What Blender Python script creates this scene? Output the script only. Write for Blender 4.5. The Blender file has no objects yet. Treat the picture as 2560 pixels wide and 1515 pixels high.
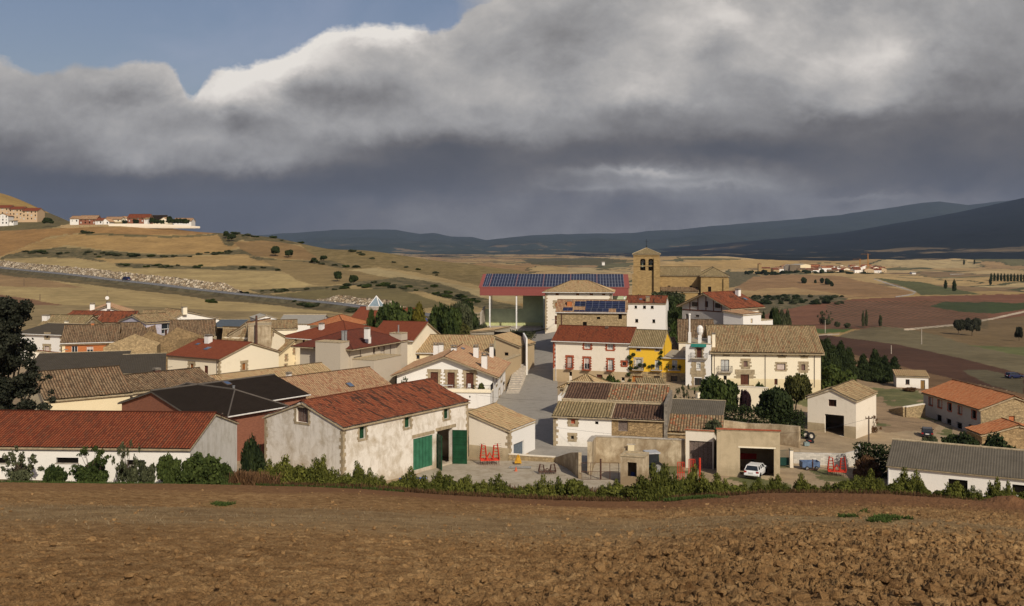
import bpy, bmesh, math, random
import numpy as np
from mathutils import Vector, Matrix, noise as mnoise

SC = bpy.context.scene
COL = SC.collection
F = 2500.0; CX = 1280.0; HY = 615.0     # a photo pixel stands for the slope (px-CX)/F, (HY-py)/F seen from the origin

# ------------------------------------------------------------------ camera
cam_d = bpy.data.cameras.new('camera'); cam = bpy.data.objects.new('camera', cam_d); COL.objects.link(cam)
cam.location = (0, 0, 0); cam.rotation_euler = (math.radians(90), 0, 0)
cam_d.sensor_width = 36.0; cam_d.lens = 36.0*F/2560.0
cam_d.shift_y = -(757.5-HY)/2560.0
cam_d.clip_start = 0.5; cam_d.clip_end = 60000
SC.camera = cam

# ------------------------------------------------------------------ exposure
SC.view_settings.view_transform = 'Standard'; SC.view_settings.look = 'None'
SC.view_settings.exposure = 0.0; SC.view_settings.gamma = 1.0
SC.view_settings.use_curve_mapping = False
SC.cycles.use_denoising = True
SC.cycles.max_bounces = 5; SC.cycles.diffuse_bounces = 3; SC.cycles.glossy_bounces = 2
SC.cycles.transparent_max_bounces = 8; SC.cycles.volume_bounces = 0
SC.cycles.volume_step_rate = 4.0

# ------------------------------------------------------------------ sun
SUN_AZ = (0.42, -0.91); SUN_EL = math.radians(36)
_n = math.hypot(*SUN_AZ)
SUN = Vector((SUN_AZ[0]/_n*math.cos(SUN_EL), SUN_AZ[1]/_n*math.cos(SUN_EL), math.sin(SUN_EL)))
sd = bpy.data.lights.new('sun', 'SUN'); sd.energy = 3.65; sd.angle = math.radians(0.5); sd.color = (1.0, 0.90, 0.74)
so = bpy.data.objects.new('sun', sd); COL.objects.link(so)
so.rotation_euler = SUN.to_track_quat('Z', 'Y').to_euler(); so.location = (60, -60, 80)

# ------------------------------------------------------------------ sky
W = bpy.data.worlds.new('World'); SC.world = W; W.use_nodes = True
nt = W.node_tree; N = nt.nodes; LK = nt.links
for n in list(N): N.remove(n)
def wmath(op, a, b=None, c=None):
    n = N.new('ShaderNodeMath'); n.operation = op
    for i, v in enumerate((a, b, c)):
        if v is None: continue
        if isinstance(v, (int, float)): n.inputs[i].default_value = v
        else: LK.new(v, n.inputs[i])
    return n.outputs[0]
def wmix(f, a, b):
    n = N.new('ShaderNodeMix'); n.data_type = 'RGBA'
    for s, v in ((0, f), (6, a), (7, b)):
        if isinstance(v, (int, float)): n.inputs[s].default_value = v
        elif isinstance(v, tuple): n.inputs[s].default_value = (*v, 1)
        else: LK.new(v, n.inputs[s])
    return n.outputs[2]
def lin(c):
    return tuple(((v/255)/12.92 if v/255 <= .04045 else ((v/255+.055)/1.055)**2.4) for v in c)
tc = N.new('ShaderNodeTexCoord'); sp = N.new('ShaderNodeSeparateXYZ'); LK.new(tc.outputs['Generated'], sp.inputs[0])
yy = wmath('MAXIMUM', wmath('ABSOLUTE', sp.outputs[1]), 0.05)
U = wmath('DIVIDE', sp.outputs[0], yy); V = wmath('DIVIDE', sp.outputs[2], yy)
cmb = N.new('ShaderNodeCombineXYZ'); LK.new(U, cmb.inputs[0]); LK.new(wmath('MULTIPLY', V, 1.45), cmb.inputs[1])
def wnoise(scale, detail, rough=0.55, off=0.0, dist=0.0, vec=None):
    n = N.new('ShaderNodeTexNoise'); n.noise_dimensions = '4D'; n.inputs['W'].default_value = off
    n.inputs['Scale'].default_value = scale; n.inputs['Detail'].default_value = detail
    n.inputs['Roughness'].default_value = rough; n.inputs['Distortion'].default_value = dist
    LK.new(vec or cmb.outputs[0], n.inputs['Vector'])
    return wmath('SUBTRACT', n.outputs[0], 0.5)
# slopes in hundreds of photo pixels, bent by noise so that cloud edges billow
wa = wnoise(5.5, 7, .58, 1.0); wb = wnoise(6.5, 7, .58, 7.0)
wc = wnoise(19, 8, .66, 61.0, .4); wd = wnoise(21, 8, .66, 67.0, .4)
PX = wmath('ADD', wmath('ADD', wmath('MULTIPLY_ADD', U, 25.0, 12.8), wmath('MULTIPLY', wa, 2.2)), wmath('MULTIPLY', wc, 1.1))
PY = wmath('ADD', wmath('ADD', wmath('MULTIPLY_ADD', V, -25.0, 6.15), wmath('MULTIPLY', wb, 1.25)), wmath('MULTIPLY', wd, .75))
xs = [0, 160, 320, 480, 640, 800, 960, 1120, 1280, 1440, 1600, 1760, 1920, 2080, 2240, 2400, 2560]
rows = [
 (0, [165,170,170,165,170,175,180,172,160,150,150,172,160,150,145,140,132]),
 (75, [170,170,170,180,190,205,204,168,148,143,158,184,180,170,163,142,132]),
 (150, [172,160,168,185,212,190,158,155,148,160,168,154,174,176,176,135,124]),
 (225, [150,150,140,196,200,146,150,152,172,155,182,145,145,168,152,120,114]),
 (300, [144,144,146,152,136,146,152,141,139,129,119,119,114,104,102,100,98]),
 (375, [99,116,151,136,138,113,91,88,95,95,94,88,89,94,91,94,94]),
 (450, [78,79,82,85,82,78,78,86,98,111,134,128,126,98,91,86,86]),
 (525, [73,73,76,76,77,87,97,109,109,105,101,109,115,111,119,107,90]),
 (600, [77,77,77,79,82,91,97,105,111,111,111,113,115,117,115,109,96])]
pxn = wmath('DIVIDE', PX, 25.6)
def wcurve(vals, x=pxn):
    n = N.new('ShaderNodeFloatCurve'); m = n.mapping; c = m.curves[0]
    m.use_clip = True
    pts = [(i/16.0, v/255.0) for i, v in enumerate(vals)] if not isinstance(vals[0], tuple) else vals
    c.points[0].location = pts[0]; c.points[1].location = pts[-1]
    for p in pts[1:-1]: c.points.new(*p)
    m.update(); LK.new(x, n.inputs['Value'])
    return n.outputs[0]
Lum = None
for i, (py, vals) in enumerate(rows):
    k = 'h'
    t = wmath('SUBTRACT', 1.0, wmath('MINIMUM', wmath('ABSOLUTE', wmath('DIVIDE', wmath('SUBTRACT', PY, py/100.0), 0.75)), 1.0))
    if i == 0:   # everything above the first row keeps it
        t = wmath('SUBTRACT', 1.0, wmath('MINIMUM', wmath('MAXIMUM', wmath('DIVIDE', PY, 0.75), 0.0), 1.0))
    if i == len(rows)-1:
        t = wmath('MINIMUM', wmath('MAXIMUM', wmath('DIVIDE', wmath('SUBTRACT', PY, 5.25), 0.75), 0.0), 1.0)
    t = wmath('MULTIPLY', wmath('MULTIPLY', t, t), wmath('MULTIPLY_ADD', t, -2.0, 3.0))
    v = wmath('MULTIPLY', wcurve(vals), t)
    Lum = v if Lum is None else wmath('ADD', Lum, v)
d1 = wnoise(9, 8, .6, 13.0, .3); d2 = wnoise(3.0, 5, .5, 21.0)
d3 = wnoise(24, 7, .66, 17.0, .3); d4 = wnoise(5.0, 8, .62, 55.0, .6)
high = wmath('MINIMUM', wmath('MAXIMUM', wmath('DIVIDE', wmath('SUBTRACT', Lum, .36), .22), .0), 1.0)      # bright cloud is lumpy, the dark sheets are smooth
bil = wmath('SUBTRACT', .12, wmath('ABSOLUTE', d4))
tex = wmath('ADD', wmath('ADD', wmath('MULTIPLY', d1, .34), wmath('MULTIPLY', d3, .20)), wmath('MULTIPLY', bil, .42))
Lum = wmath('ADD', wmath('ADD', Lum, .012), wmath('MULTIPLY', tex, wmath('MULTIPLY_ADD', high, .65, .35))); Lum = wmath('ADD', Lum, wmath('MULTIPLY', d2, 0.08))
def glow(px, py, sx, sy, rot, amp):
    c, s_ = math.cos(math.radians(rot)), math.sin(math.radians(rot)); a_ = wmath('SUBTRACT', PX, px/100); b_ = wmath('SUBTRACT', PY, py/100)
    p = wmath('DIVIDE', wmath('ADD', wmath('MULTIPLY', a_, c), wmath('MULTIPLY', b_, s_)), sx/100); q = wmath('DIVIDE', wmath('SUBTRACT', wmath('MULTIPLY', b_, c), wmath('MULTIPLY', a_, s_)), sy/100)
    return wmath('MULTIPLY', wmath('EXPONENT', wmath('MULTIPLY', wmath('ADD', wmath('MULTIPLY', p, p), wmath('MULTIPLY', q, q)), -1.0)), amp)
for g_ in ((600, 190, 130, 38, -22, .20), (760, 130, 90, 30, -30, .10), (960, 80, 130, 26, -4, .22), (1825, 50, 60, 30, 20, .10), (1700, 160, 60, 60, 0, .07), (300, 245, 150, 22, 3, -.10), (600, 300, 90, 22, 0, -.08), (850, 240, 130, 34, 12, -.10),
           (520, 350, 160, 26, 6, .07), (1800, 118, 70, 24, -20, -.07), (2180, 142, 130, 26, -6, .07), (1600, 430, 150, 11, 3, .16), (1760, 462, 160, 9, -2, .08), (2150, 490, 130, 8, 0, .06), (1480, 470, 120, 8, 4, .05), (1420, 120, 90, 60, 0, -.06), (1000, 230, 60, 30, 0, -.04)):
    Lum = wmath('ADD', Lum, glow(*g_))
ramp = N.new('ShaderNodeValToRGB'); LK.new(Lum, ramp.inputs[0])
els = [(0.26, (56, 57, 61)), (0.30, (68, 69, 73)), (0.36, (82, 82, 85)), (0.42, (102, 99, 98)), (0.52, (135, 133, 132)), (0.62, (160, 158, 157)),
       (0.72, (184, 180, 176)), (0.82, (212, 206, 200)), (0.95, (236, 230, 222))]
ramp.color_ramp.elements[0].position = els[0][0]; ramp.color_ramp.elements[0].color = (*lin(els[0][1]), 1)
ramp.color_ramp.elements[1].position = els[-1][0]; ramp.color_ramp.elements[1].color = (*lin(els[-1][1]), 1)
for p, c in els[1:-1]:
    e = ramp.color_ramp.elements.new(p); e.color = (*lin(c), 1)
# where the blue shows: above this line, in photo pixels / 800
edge = wcurve([(0, 150/800), (.024, 172/800), (.045, 190/800), (.075, 168/800), (.10, 160/800), (.155, 162/800), (.172, 205/800), (.185, 240/800),
               (.197, 215/800), (.225, 168/800), (.26, 155/800), (.29, 118/800), (.325, 76/800), (.36, 66/800), (.41, 66/800), (.425, 82/800), (.46, 32/800), (.48, 0), (1, 0)],
              wmath('DIVIDE', wmath('ADD', wmath('MULTIPLY_ADD', U, 25.0, 12.8), wmath('MULTIPLY', wa, .9)), 25.6))
eb = wmath('DIVIDE', wmath('SUBTRACT', wmath('ADD', wmath('MULTIPLY_ADD', V, -25.0, 6.15), wmath('MULTIPLY', wnoise(13, 10, .68, 3.0), 1.15)), wmath('MULTIPLY', edge, 8.0)), 0.17)
mask = wmath('MINIMUM', wmath('MAXIMUM', wmath('ADD', eb, .5), 0.0), 1.0)
rightc = wmath('MINIMUM', wmath('MAXIMUM', wmath('DIVIDE', wmath('SUBTRACT', PX, 11.4), 1.2), 0.0), 1.0)
hole = wmath('MULTIPLY', wmath('MAXIMUM', wmath('SUBTRACT', 1.0, wmath('ABSOLUTE', wmath('DIVIDE', wmath('SUBTRACT', PX, 17.2), 2.2))), 0.0),
             wmath('MAXIMUM', wmath('SUBTRACT', 1.0, wmath('ABSOLUTE', wmath('DIVIDE', wmath('SUBTRACT', PY, -.1), 0.75))), 0.0))
mask = wmath('MAXIMUM', mask, wmath('MULTIPLY', rightc, wmath('SUBTRACT', 1.0, wmath('MULTIPLY', hole, .9))))
cirrus = wmath('MULTIPLY', wmath('MAXIMUM', wmath('ADD', wnoise(4, 6, .6, 31.0, .8), .02), 0.0), 1.1)
sky = N.new('ShaderNodeTexSky'); sky.sky_type = 'NISHITA'; sky.sun_disc = False
sky.sun_elevation = SUN_EL; sky.sun_rotation = math.atan2(SUN.x, SUN.y); sky.air_density = 1.2; sky.dust_density = 2.0
skyc = N.new('ShaderNodeVectorMath'); skyc.operation = 'MULTIPLY'; LK.new(sky.outputs[0], skyc.inputs[0]); skyc.inputs[1].default_value = (.066, .061, .067)
blue = wmix(wmath('MINIMUM', wmath('MAXIMUM', cirrus, 0.0), .5), skyc.outputs[0], lin((178, 180, 200)))
back = wmath('MINIMUM', wmath('MAXIMUM', wmath('MULTIPLY', sp.outputs[1], 6.0), 0.0), 1.0)    # the half of the sky behind us is mostly clear
broken = wmath('MINIMUM', wmath('MAXIMUM', wmath('MULTIPLY', wnoise(2.2, 6, .6, 40.0), 6.0), 0.0), 1.0)
mask = wmath('ADD', wmath('MULTIPLY', mask, back), wmath('MULTIPLY', wmath('MULTIPLY', broken, .6), wmath('SUBTRACT', 1.0, back)))
fin = wmix(mask, blue, ramp.outputs[0])
bg = N.new('ShaderNodeBackground'); LK.new(fin, bg.inputs[0]); bg.inputs[1].default_value = 1.0
wo = N.new('ShaderNodeOutputWorld'); LK.new(bg.outputs[0], wo.inputs[0])
# ------------------------------------------------------------------ helpers
def tag(o, label=None, cat=None, group=None, kind=None):
    if label: o['label'] = label
    if cat: o['category'] = cat
    if group: o['group'] = group
    if kind: o['kind'] = kind
    return o
def empty(name, loc=(0, 0, 0), rz=0.0):
    o = bpy.data.objects.new(name, None); COL.objects.link(o); o.location = loc; o.rotation_euler = (0, 0, rz)
    o.empty_display_size = .5
    return o
def np_mesh(name, co, quads, mats=None, smooth=False, uv=None, col=None, tris=None):
    """mesh from numpy vertices and quads (and tris)"""
    me = bpy.data.meshes.new(name); nv = len(co)
    q = np.asarray(quads, dtype=np.int32).reshape(-1, 4); t = np.asarray(tris if tris is not None else [], dtype=np.int32).reshape(-1, 3)
    me.vertices.add(nv); me.vertices.foreach_set('co', np.asarray(co, dtype=np.float32).ravel())
    nl = q.size+t.size; me.loops.add(nl)
    me.loops.foreach_set('vertex_index', np.concatenate([q.ravel(), t.ravel()]).astype(np.int32))
    me.polygons.add(len(q)+len(t))
    st = np.concatenate([np.arange(len(q))*4, len(q)*4+np.arange(len(t))*3]).astype(np.int32)
    me.polygons.foreach_set('loop_start', st)
    me.polygons.foreach_set('use_smooth', np.full(len(q)+len(t), bool(smooth)))
    if uv is not None:
        l = me.uv_layers.new(name='UVMap'); vi = np.concatenate([q.ravel(), t.ravel()])
        l.data.foreach_set('uv', np.asarray(uv, dtype=np.float32)[vi].ravel())
    me.update(); me.validate()
    if col is not None:
        for nm, c in col.items():
            a = me.attributes.new(nm, 'FLOAT_COLOR', 'POINT')
            a.data.foreach_set('color', np.concatenate([c, np.ones((nv, 1))], axis=1).astype(np.float32).ravel())
    for m in (mats or []): me.materials.append(m)
    return me
def link(name, me, parent=None):
    o = bpy.data.objects.new(name, me); COL.objects.link(o)
    if parent is not None: o.parent = parent
    return o

# value noise and cell noise on numpy arrays
def _h(ix, iy, s):
    n = (ix.astype(np.int64)*374761393 + iy.astype(np.int64)*668265263 + s*1442695041) & 0xffffffff
    n = ((n ^ (n >> 13))*1274126177) & 0xffffffff
    n = (n ^ (n >> 16)) & 0xffffffff
    return n.astype(np.float64)/4294967295.0
def vn(x, y, s=0):
    ix = np.floor(x); iy = np.floor(y); fx = x-ix; fy = y-iy
    fx = fx*fx*fx*(fx*(fx*6-15)+10); fy = fy*fy*fy*(fy*(fy*6-15)+10)
    a = _h(ix, iy, s); b = _h(ix+1, iy, s); c = _h(ix, iy+1, s); d = _h(ix+1, iy+1, s)
    return (a*(1-fx)+b*fx)*(1-fy)+(c*(1-fx)+d*fx)*fy
def fbm(x, y, s=0, o=4, g=.5):
    r = 0; a = 1; t = 0
    for i in range(o):
        r = r+a*vn(x*(2**i), y*(2**i), s+i*17); t += a; a *= g
    return r/t
def worley(x, y, s=0):
    ix = np.floor(x); iy = np.floor(y); f1 = np.full(x.shape, 9.0); f2 = f1.copy(); idv = np.zeros(x.shape)
    for dx in (-1, 0, 1):
        for dy in (-1, 0, 1):
            jx = ix+dx; jy = iy+dy
            px = jx+_h(jx, jy, s+1); py = jy+_h(jx, jy, s+2)
            d = np.hypot(x-px, y-py); hv = _h(jx, jy, s+3)
            m = d < f1
            f2 = np.where(m, f1, np.minimum(f2, d)); idv = np.where(m, hv, idv); f1 = np.where(m, d, f1)
    return f1, f2, idv

# ------------------------------------------------------------------ the lie of the land: height over (bearing, distance)
EDGE_X = [-900, 0, 300, 600, 900, 1100, 1300, 1500, 1640, 1720, 1900, 2200, 2400, 2560, 3460]
EDGE_Y = [76, 76, 77, 80, 83, 84, 84.3, 84.5, 84.7, 85.4, 87, 88, 86, 84, 84]
EDGE_P = [1195, 1207, 1209, 1212, 1222, 1238, 1248, 1254, 1256, 1247, 1234, 1236, 1250, 1266, 1290]   # slope of the line of sight to the field's edge
def z_edge(px): return -(np.interp(px, EDGE_X, EDGE_P)-HY)/F*np.interp(px, EDGE_X, EDGE_Y)
TC = [-900, 0, 300, 600, 900, 1150, 1280, 1400, 1600, 1800, 1950, 2200, 2560, 3460]
TY = [96, 105, 120, 150, 190, 240, 300, 360, 420, 500, 560, 620, 680, 720, 780, 900, 1000, 1200, 1800, 2600, 4000, 9000, 20000]
TZ = {
 -900: [-21, -22, -22, -22, -22, -21, -18, -14, -9, -3, 4, 12, 20, 26, 32, 48, 60, 50, 0, -50, -60, -60, -60],
 0:    [-21.5, -22.5, -22.5, -22.5, -22.5, -22, -20.6, -18.2, -15.7, -12.6, -8, -0.5, 11, 16, 20, 40, 55, 40, 0, -50, -60, -60, -60],
 300:  [-22, -23, -23, -23, -22.5, -22, -21, -18.2, -16.5, -11, -5.6, 2.6, 15.2, 17, 17, 12, 0, -20, -50, -50, -60, -60, -60],
 600:  [-23.4, -24.4, -25, -24.5, -24, -23, -22, -21, -18.5, -11.5, -6.5, 1.5, 10, 7, 0, -12, -25, -40, -50, -50, -60, -60, -60],
 900:  [-24.3, -25.5, -26, -26, -25.5, -25, -23.5, -21.4, -17.6, -13.4, -7.8, -2.0, -6, -12, -20, -30, -40, -50, -50, -50, -60, -60, -60],
 1150: [-24.9, -25.8, -26, -26, -26, -25, -23, -21.5, -18.8, -13.8, -8.8, -11, -20, -25, -32, -40, -46, -50, -50, -50, -60, -60, -60],
 1280: [-25, -25.8, -26, -26, -26, -23.5, -21.6, -20.5, -18.5, -14.5, -12.5, -16, -24, -32, -38, -46, -50, -50, -50, -50, -60, -60, -60],
 1400: [-25, -25.8, -26, -26, -25.6, -20.8, -21.2, -21, -20, -18.5, -18, -20, -28, -38, -44, -50, -50, -50, -50, -50, -60, -60, -60],
 1600: [-25, -25.8, -26, -26, -24.8, -19.2, -14.2, -17, -26, -36, -42, -46, -50, -50, -50, -50, -50, -50, -50, -50, -60, -60, -60],
 1800: [-24.8, -25.6, -26, -26, -23.5, -20, -16.5, -20, -28, -36, -40, -42, -44, -45, -46, -46, -46, -45, -47, -43, -60, -60, -60],
 1950: [-25, -25.8, -26.4, -26.6, -25.6, -26, -30, -34, -37, -40, -42, -42, -40, -39, -40, -42, -42, -44, -47.5, -48, -60, -60, -60],
 2200: [-25.3, -26.2, -27, -28, -29.6, -31.4, -32.2, -33.8, -34.2, -39.5, -40.5, -40.8, -40, -39, -39, -40, -41, -43, -48, -50, -60, -60, -60],
 2560: [-25.8, -27.4, -29, -30.5, -31.4, -31.6, -32.4, -34.5, -36.5, -39, -40.5, -41, -40.5, -40, -40, -41, -42, -44, -48, -50, -60, -60, -60],
 3460: [-26, -28, -30, -31, -32, -32, -33, -35, -37, -39, -40, -41, -41, -40, -40, -41, -42, -44, -48, -50, -60, -60, -60]}
GP = np.concatenate([np.arange(-900, -60, 30), np.arange(-60, 2621, 3.0), np.arange(2640, 3461, 30)])
GY = 70.0*np.exp(np.arange(0, 5.65, 0.0062))
_tab = np.zeros((len(TC), len(GY)))
for i, c in enumerate(TC):
    e = float(np.interp(c, EDGE_X, EDGE_Y)); ze = float(z_edge(c))
    ys = [60, e, e+3.0] + TY; zs = [-1.6+(ze+1.6)*60/e, ze, ze-.9] + TZ[c]
    _tab[i] = np.interp(GY, ys, zs)
GZ = np.zeros((len(GP), len(GY)))
_sm = lambda t: t*t*(3-2*t)
for a, p in enumerate(GP):
    i = min(max(int(np.searchsorted(TC, p))-1, 0), len(TC)-2)
    t = (p-TC[i])/(TC[i+1]-TC[i]); t = .5*t+.5*_sm(t)
    GZ[a] = _tab[i]*(1-t)+_tab[i+1]*t
def _blur(A, k, ax):
    ker = np.hanning(k+2)[1:-1]; ker /= ker.sum(); pad = k//2
    B = np.pad(A, [(pad, pad) if i == ax else (0, 0) for i in (0, 1)], mode='edge')
    return np.apply_along_axis(lambda v: np.convolve(v, ker, 'valid'), ax, B)
_far = _blur(GZ, 15, 1); w_ = np.clip((GY-150)/100, 0, 1)[None, :]
_near = _blur(GZ, 5, 1)
GZ = _near*(1-w_)+_far*w_
_PX, _YY = np.meshgrid(GP, GY, indexing='ij'); _XX = (_PX-CX)/F*_YY
# rolls and hummocks, growing with distance and kept off the village floor
amp = np.clip((_YY-250)/250, 0, 1)
GZ = GZ + amp*(fbm(_XX/70, _YY/70, 5, 3)-.5)*3.0*np.clip(_YY/600, .4, 2.5)
knoll = np.exp(-((_XX-150)/22)**2-((_YY-405)/28)**2)
GZ = GZ + knoll*1.6
# far rolling hills in the valley
for cx_, cy_, sx_, sy_, h_ in ((420, 2500, 260, 200, 13), (1000, 2500, 330, 120, 14), (-60, 2100, 150, 120, 13), (150, 1500, 120, 70, 8), (260, 2600, 260, 120, 12), (700, 1250, 240, 70, 6), (1300, 1700, 200, 100, 10), (1500, 2600, 400, 150, 14)):
    GZ = GZ + h_*np.exp(-((_XX-cx_)/sx_)**2-((_YY-cy_)/sy_)**2)
def G(x, y):
    """ground height"""
    if y < 72:
        px = CX+F*x/max(y, 5); e = float(np.interp(px, EDGE_X, EDGE_Y)); return -1.6+(float(z_edge(px))+1.6)*y/e
    px = CX+F*x/y
    i = int(np.clip(np.searchsorted(GP, px)-1, 0, len(GP)-2)); j = math.log(y/70.0)/0.0062; j = min(max(j, 0), len(GY)-2.001); jj = int(j); v = j-jj
    u = min(max((px-GP[i])/(GP[i+1]-GP[i]), 0), 1)
    return float((GZ[i, jj]*(1-u)+GZ[i+1, jj]*u)*(1-v)+(GZ[i, jj+1]*(1-u)+GZ[i+1, jj+1]*u)*v)
def at(px, Y): return ((px-CX)/F*Y, Y)
def on(px, Y):
    x, y = at(px, Y); return (x, y, G(x, y))
def zat(py, Y): return -(py-HY)/F*Y
def hit(px, py, y0=84.0, y1=5000.0):
    """where the line of sight through a photo pixel meets the ground"""
    i = int(np.clip(np.searchsorted(GP, px)-1, 0, len(GP)-2)); r = -(py-HY)/F
    d = GZ[i]-r*GY
    ok = np.where((d[1:] >= 0) & (d[:-1] < 0) & (GY[1:] > y0) & (GY[1:] < y1))[0]
    if len(ok) == 0:
        ok = [int(np.argmin(np.abs(np.where((GY > y0) & (GY < y1), d, 1e9))))]
    Y = float(GY[ok[0]+1 if ok[0]+1 < len(GY) else ok[0]])
    return on(px, Y)

# ------------------------------------------------------------------ land use, as plots of ground
_PYs = HY-F*GZ/_YY
LC = np.zeros(GZ.shape+(3,)); LR = np.zeros(GZ.shape)       # colour, roughness of cover (scrub)
def setc(mask, c, r=0.0): LC[mask] = c; LR[mask] = r
def poly(pts, c, r=0.0, y0=0, y1=1e9, wob=2.0):
    pts = np.array(pts, float); X_ = _PX+(vn(_PX/28, _PYs/9, 3)-.5)*wob*5; Y_ = _PYs+(vn(_PX/20, _PYs/7, 9)-.5)*wob
    bb = (X_ > pts[:, 0].min()) & (X_ < pts[:, 0].max()) & (Y_ > pts[:, 1].min()) & (Y_ < pts[:, 1].max()) & (_YY > y0) & (_YY < y1)
    ii = np.where(bb); x = X_[ii]; y = Y_[ii]; ins = np.zeros(len(x), bool)
    j = len(pts)-1
    for i in range(len(pts)):
        xi, yi = pts[i]; xj, yj = pts[j]
        if yi != yj:
            c_ = ((yi > y) != (yj > y)) & (x < (xj-xi)*(y-yi)/(yj-yi)+xi); ins ^= c_
        j = i
    sel = (ii[0][ins], ii[1][ins]); LC[sel] = c; LR[sel] = r
def band(pts, w, c, r=0.0, **k):
    p = [(x, y-w/2) for x, y in pts]+[(x, y+w/2) for x, y in pts[::-1]]; poly(p, c, r, **k)
GOLD = (.40, .27, .11); GOLD2 = (.34, .235, .10); TAN = (.36, .28, .145); BRN = (.25, .165, .082); SCR = (.095, .08, .04); SCR2 = (.135, .115, .055)
RED = (.175, .082, .048); DIRT = (.34, .26, .165); GRN = (.07, .10, .028)
setc(_YY > 0, DIRT)
setc((_YY > 330) & (_PX < 1300), TAN)
far = _YY > 330
setc(far & (_PX >= 1300), GOLD2)
w1 = fbm(_XX/160, _YY/90, 33, 3)
f1_, f2_, idf = worley(_XX/190+w1*1.2, _YY/230+w1, 44)
farv = (_YY > 900) & (_PX > 1000)
pal = np.array([(.40, .28, .13), (.33, .22, .10), (.30, .20, .10), (.38, .29, .15), (.22, .15, .08), (.13, .12, .06), (.36, .25, .12), (.42, .31, .16)])
LC[farv] = pal[(idf[farv]*7.99).astype(int)]
hed = farv & (f2_-f1_ < .035); LC[hed] = (.08, .08, .04)
L9 = dict(y0=330, y1=1100)
poly([(-900, 250), (0, 470), (100, 500), (190, 540), (170, 560), (95, 535), (0, 530), (-900, 500)], (.40, .27, .095), .15, y0=700)
poly([(95, 528), (180, 542), (178, 556), (140, 568), (60, 577), (-200, 590), (-200, 550)], SCR2, .5, **L9)
poly([(-300, 585), (60, 575), (200, 566), (600, 570), (575, 582), (420, 590), (280, 587), (200, 583), (130, 590), (0, 640), (-300, 660)], (.30, .185, .082), 0, **L9)
poly([(200, 585), (300, 590), (500, 585), (560, 590), (600, 615), (560, 632), (470, 636), (380, 633), (250, 623), (170, 612), (0, 640), (120, 596)], (.36, .245, .11), 0, **L9)
band([(200, 583), (290, 587), (420, 592), (520, 588), (580, 578)], 4, SCR2, .6, **L9)
poly([(0, 643), (60, 628), (150, 617), (250, 625), (380, 635), (490, 637), (480, 643), (330, 647), (260, 655), (190, 645), (150, 645), (0, 650)], SCR, .9, **L9)
poly([(225, 645), (330, 649), (500, 640), (620, 635), (665, 648), (690, 665), (600, 668), (440, 662), (300, 660)], (.37, .265, .125), 0, **L9)
poly([(290, 657), (370, 660), (500, 668), (600, 663), (700, 667), (720, 678), (500, 674), (290, 668)], SCR, .9, **L9)
poly([(-300, 655), (0, 648), (100, 642), (250, 655), (300, 668), (500, 673), (700, 680), (795, 714), (700, 722), (620, 718), (480, 712), (300, 690), (0, 664), (-300, 640)], (.39, .31, .16), 0, **L9)
poly([(480, 637), (560, 632), (610, 620), (660, 630), (650, 645), (620, 635)], SCR, .8, **L9)
poly([(540, 580), (600, 573), (680, 590), (730, 600), (760, 612), (660, 603), (600, 600), (580, 615), (560, 612)], SCR, .7, **L9)
poly([(585, 605), (660, 600), (740, 612), (830, 650), (760, 650), (700, 647), (640, 640), (600, 622)], (.26, .175, .085), 0, **L9)
poly([(700, 585), (800, 595), (900, 618), (1000, 616), (1100, 640), (1210, 660), (1420, 700), (1420, 740), (1200, 715), (1050, 683), (950, 668), (870, 674), (800, 652), (750, 612)], (.27, .20, .085), .65, **L9)
poly([(620, 640), (700, 650), (760, 652), (830, 652), (880, 668), (850, 672), (740, 658), (640, 650)], SCR, .8, **L9)
poly([(650, 648), (770, 655), (870, 674), (960, 690), (1010, 700), (960, 705), (900, 706), (800, 716), (740, 700), (690, 668)], (.25, .19, .095), 0, **L9)
poly([(870, 674), (940, 670), (1040, 690), (1200, 725), (1420, 760), (1420, 775), (1200, 742), (1000, 702)], (.38, .315, .18), 0, **L9)
poly([(860, 708), (900, 704), (1000, 693), (1100, 708), (1220, 748), (1420, 790), (1420, 800), (1180, 765), (1060, 730), (940, 724)], (.085, .075, .037), .9, **L9)
poly([(620, 724), (700, 722), (800, 716), (880, 712), (870, 722), (760, 728), (660, 735)], SCR, .8, **L9)
poly([(660, 740), (800, 724), (900, 722), (1000, 725), (1100, 755), (1140, 768), (1000, 772), (900, 768), (760, 748)], (.17, .145, .07), .1, **L9)
L8 = dict(y0=200, y1=620)
ROADP = [(-300, 648), (-100, 663), (0, 674), (150, 690), (300, 708), (450, 725), (560, 738), (700, 752), (850, 768), (960, 782), (1060, 794), (1150, 806)]
poly([(-300, 660), (0, 684), (200, 708), (500, 740), (620, 757), (900, 786), (1000, 800), (1000, 830), (600, 830), (0, 830), (-300, 800)], (.38, .30, .155), 0, **L8)
poly([(-300, 700), (60, 745), (200, 770), (330, 800), (0, 830), (-300, 830)], (.22, .13, .08), 0, **L8)
poly([(-300, 665), (0, 684), (100, 697), (220, 720), (0, 716), (-300, 710)], (.29, .20, .11), 0, **L8)
band(ROADP, 26, (.13, .10, .055), .6, **L8)
poly([(440, 722), (560, 738), (700, 752), (900, 775), (900, 784), (620, 757), (520, 750), (460, 738)], (.11, .085, .05), .6, **L8)
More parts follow.
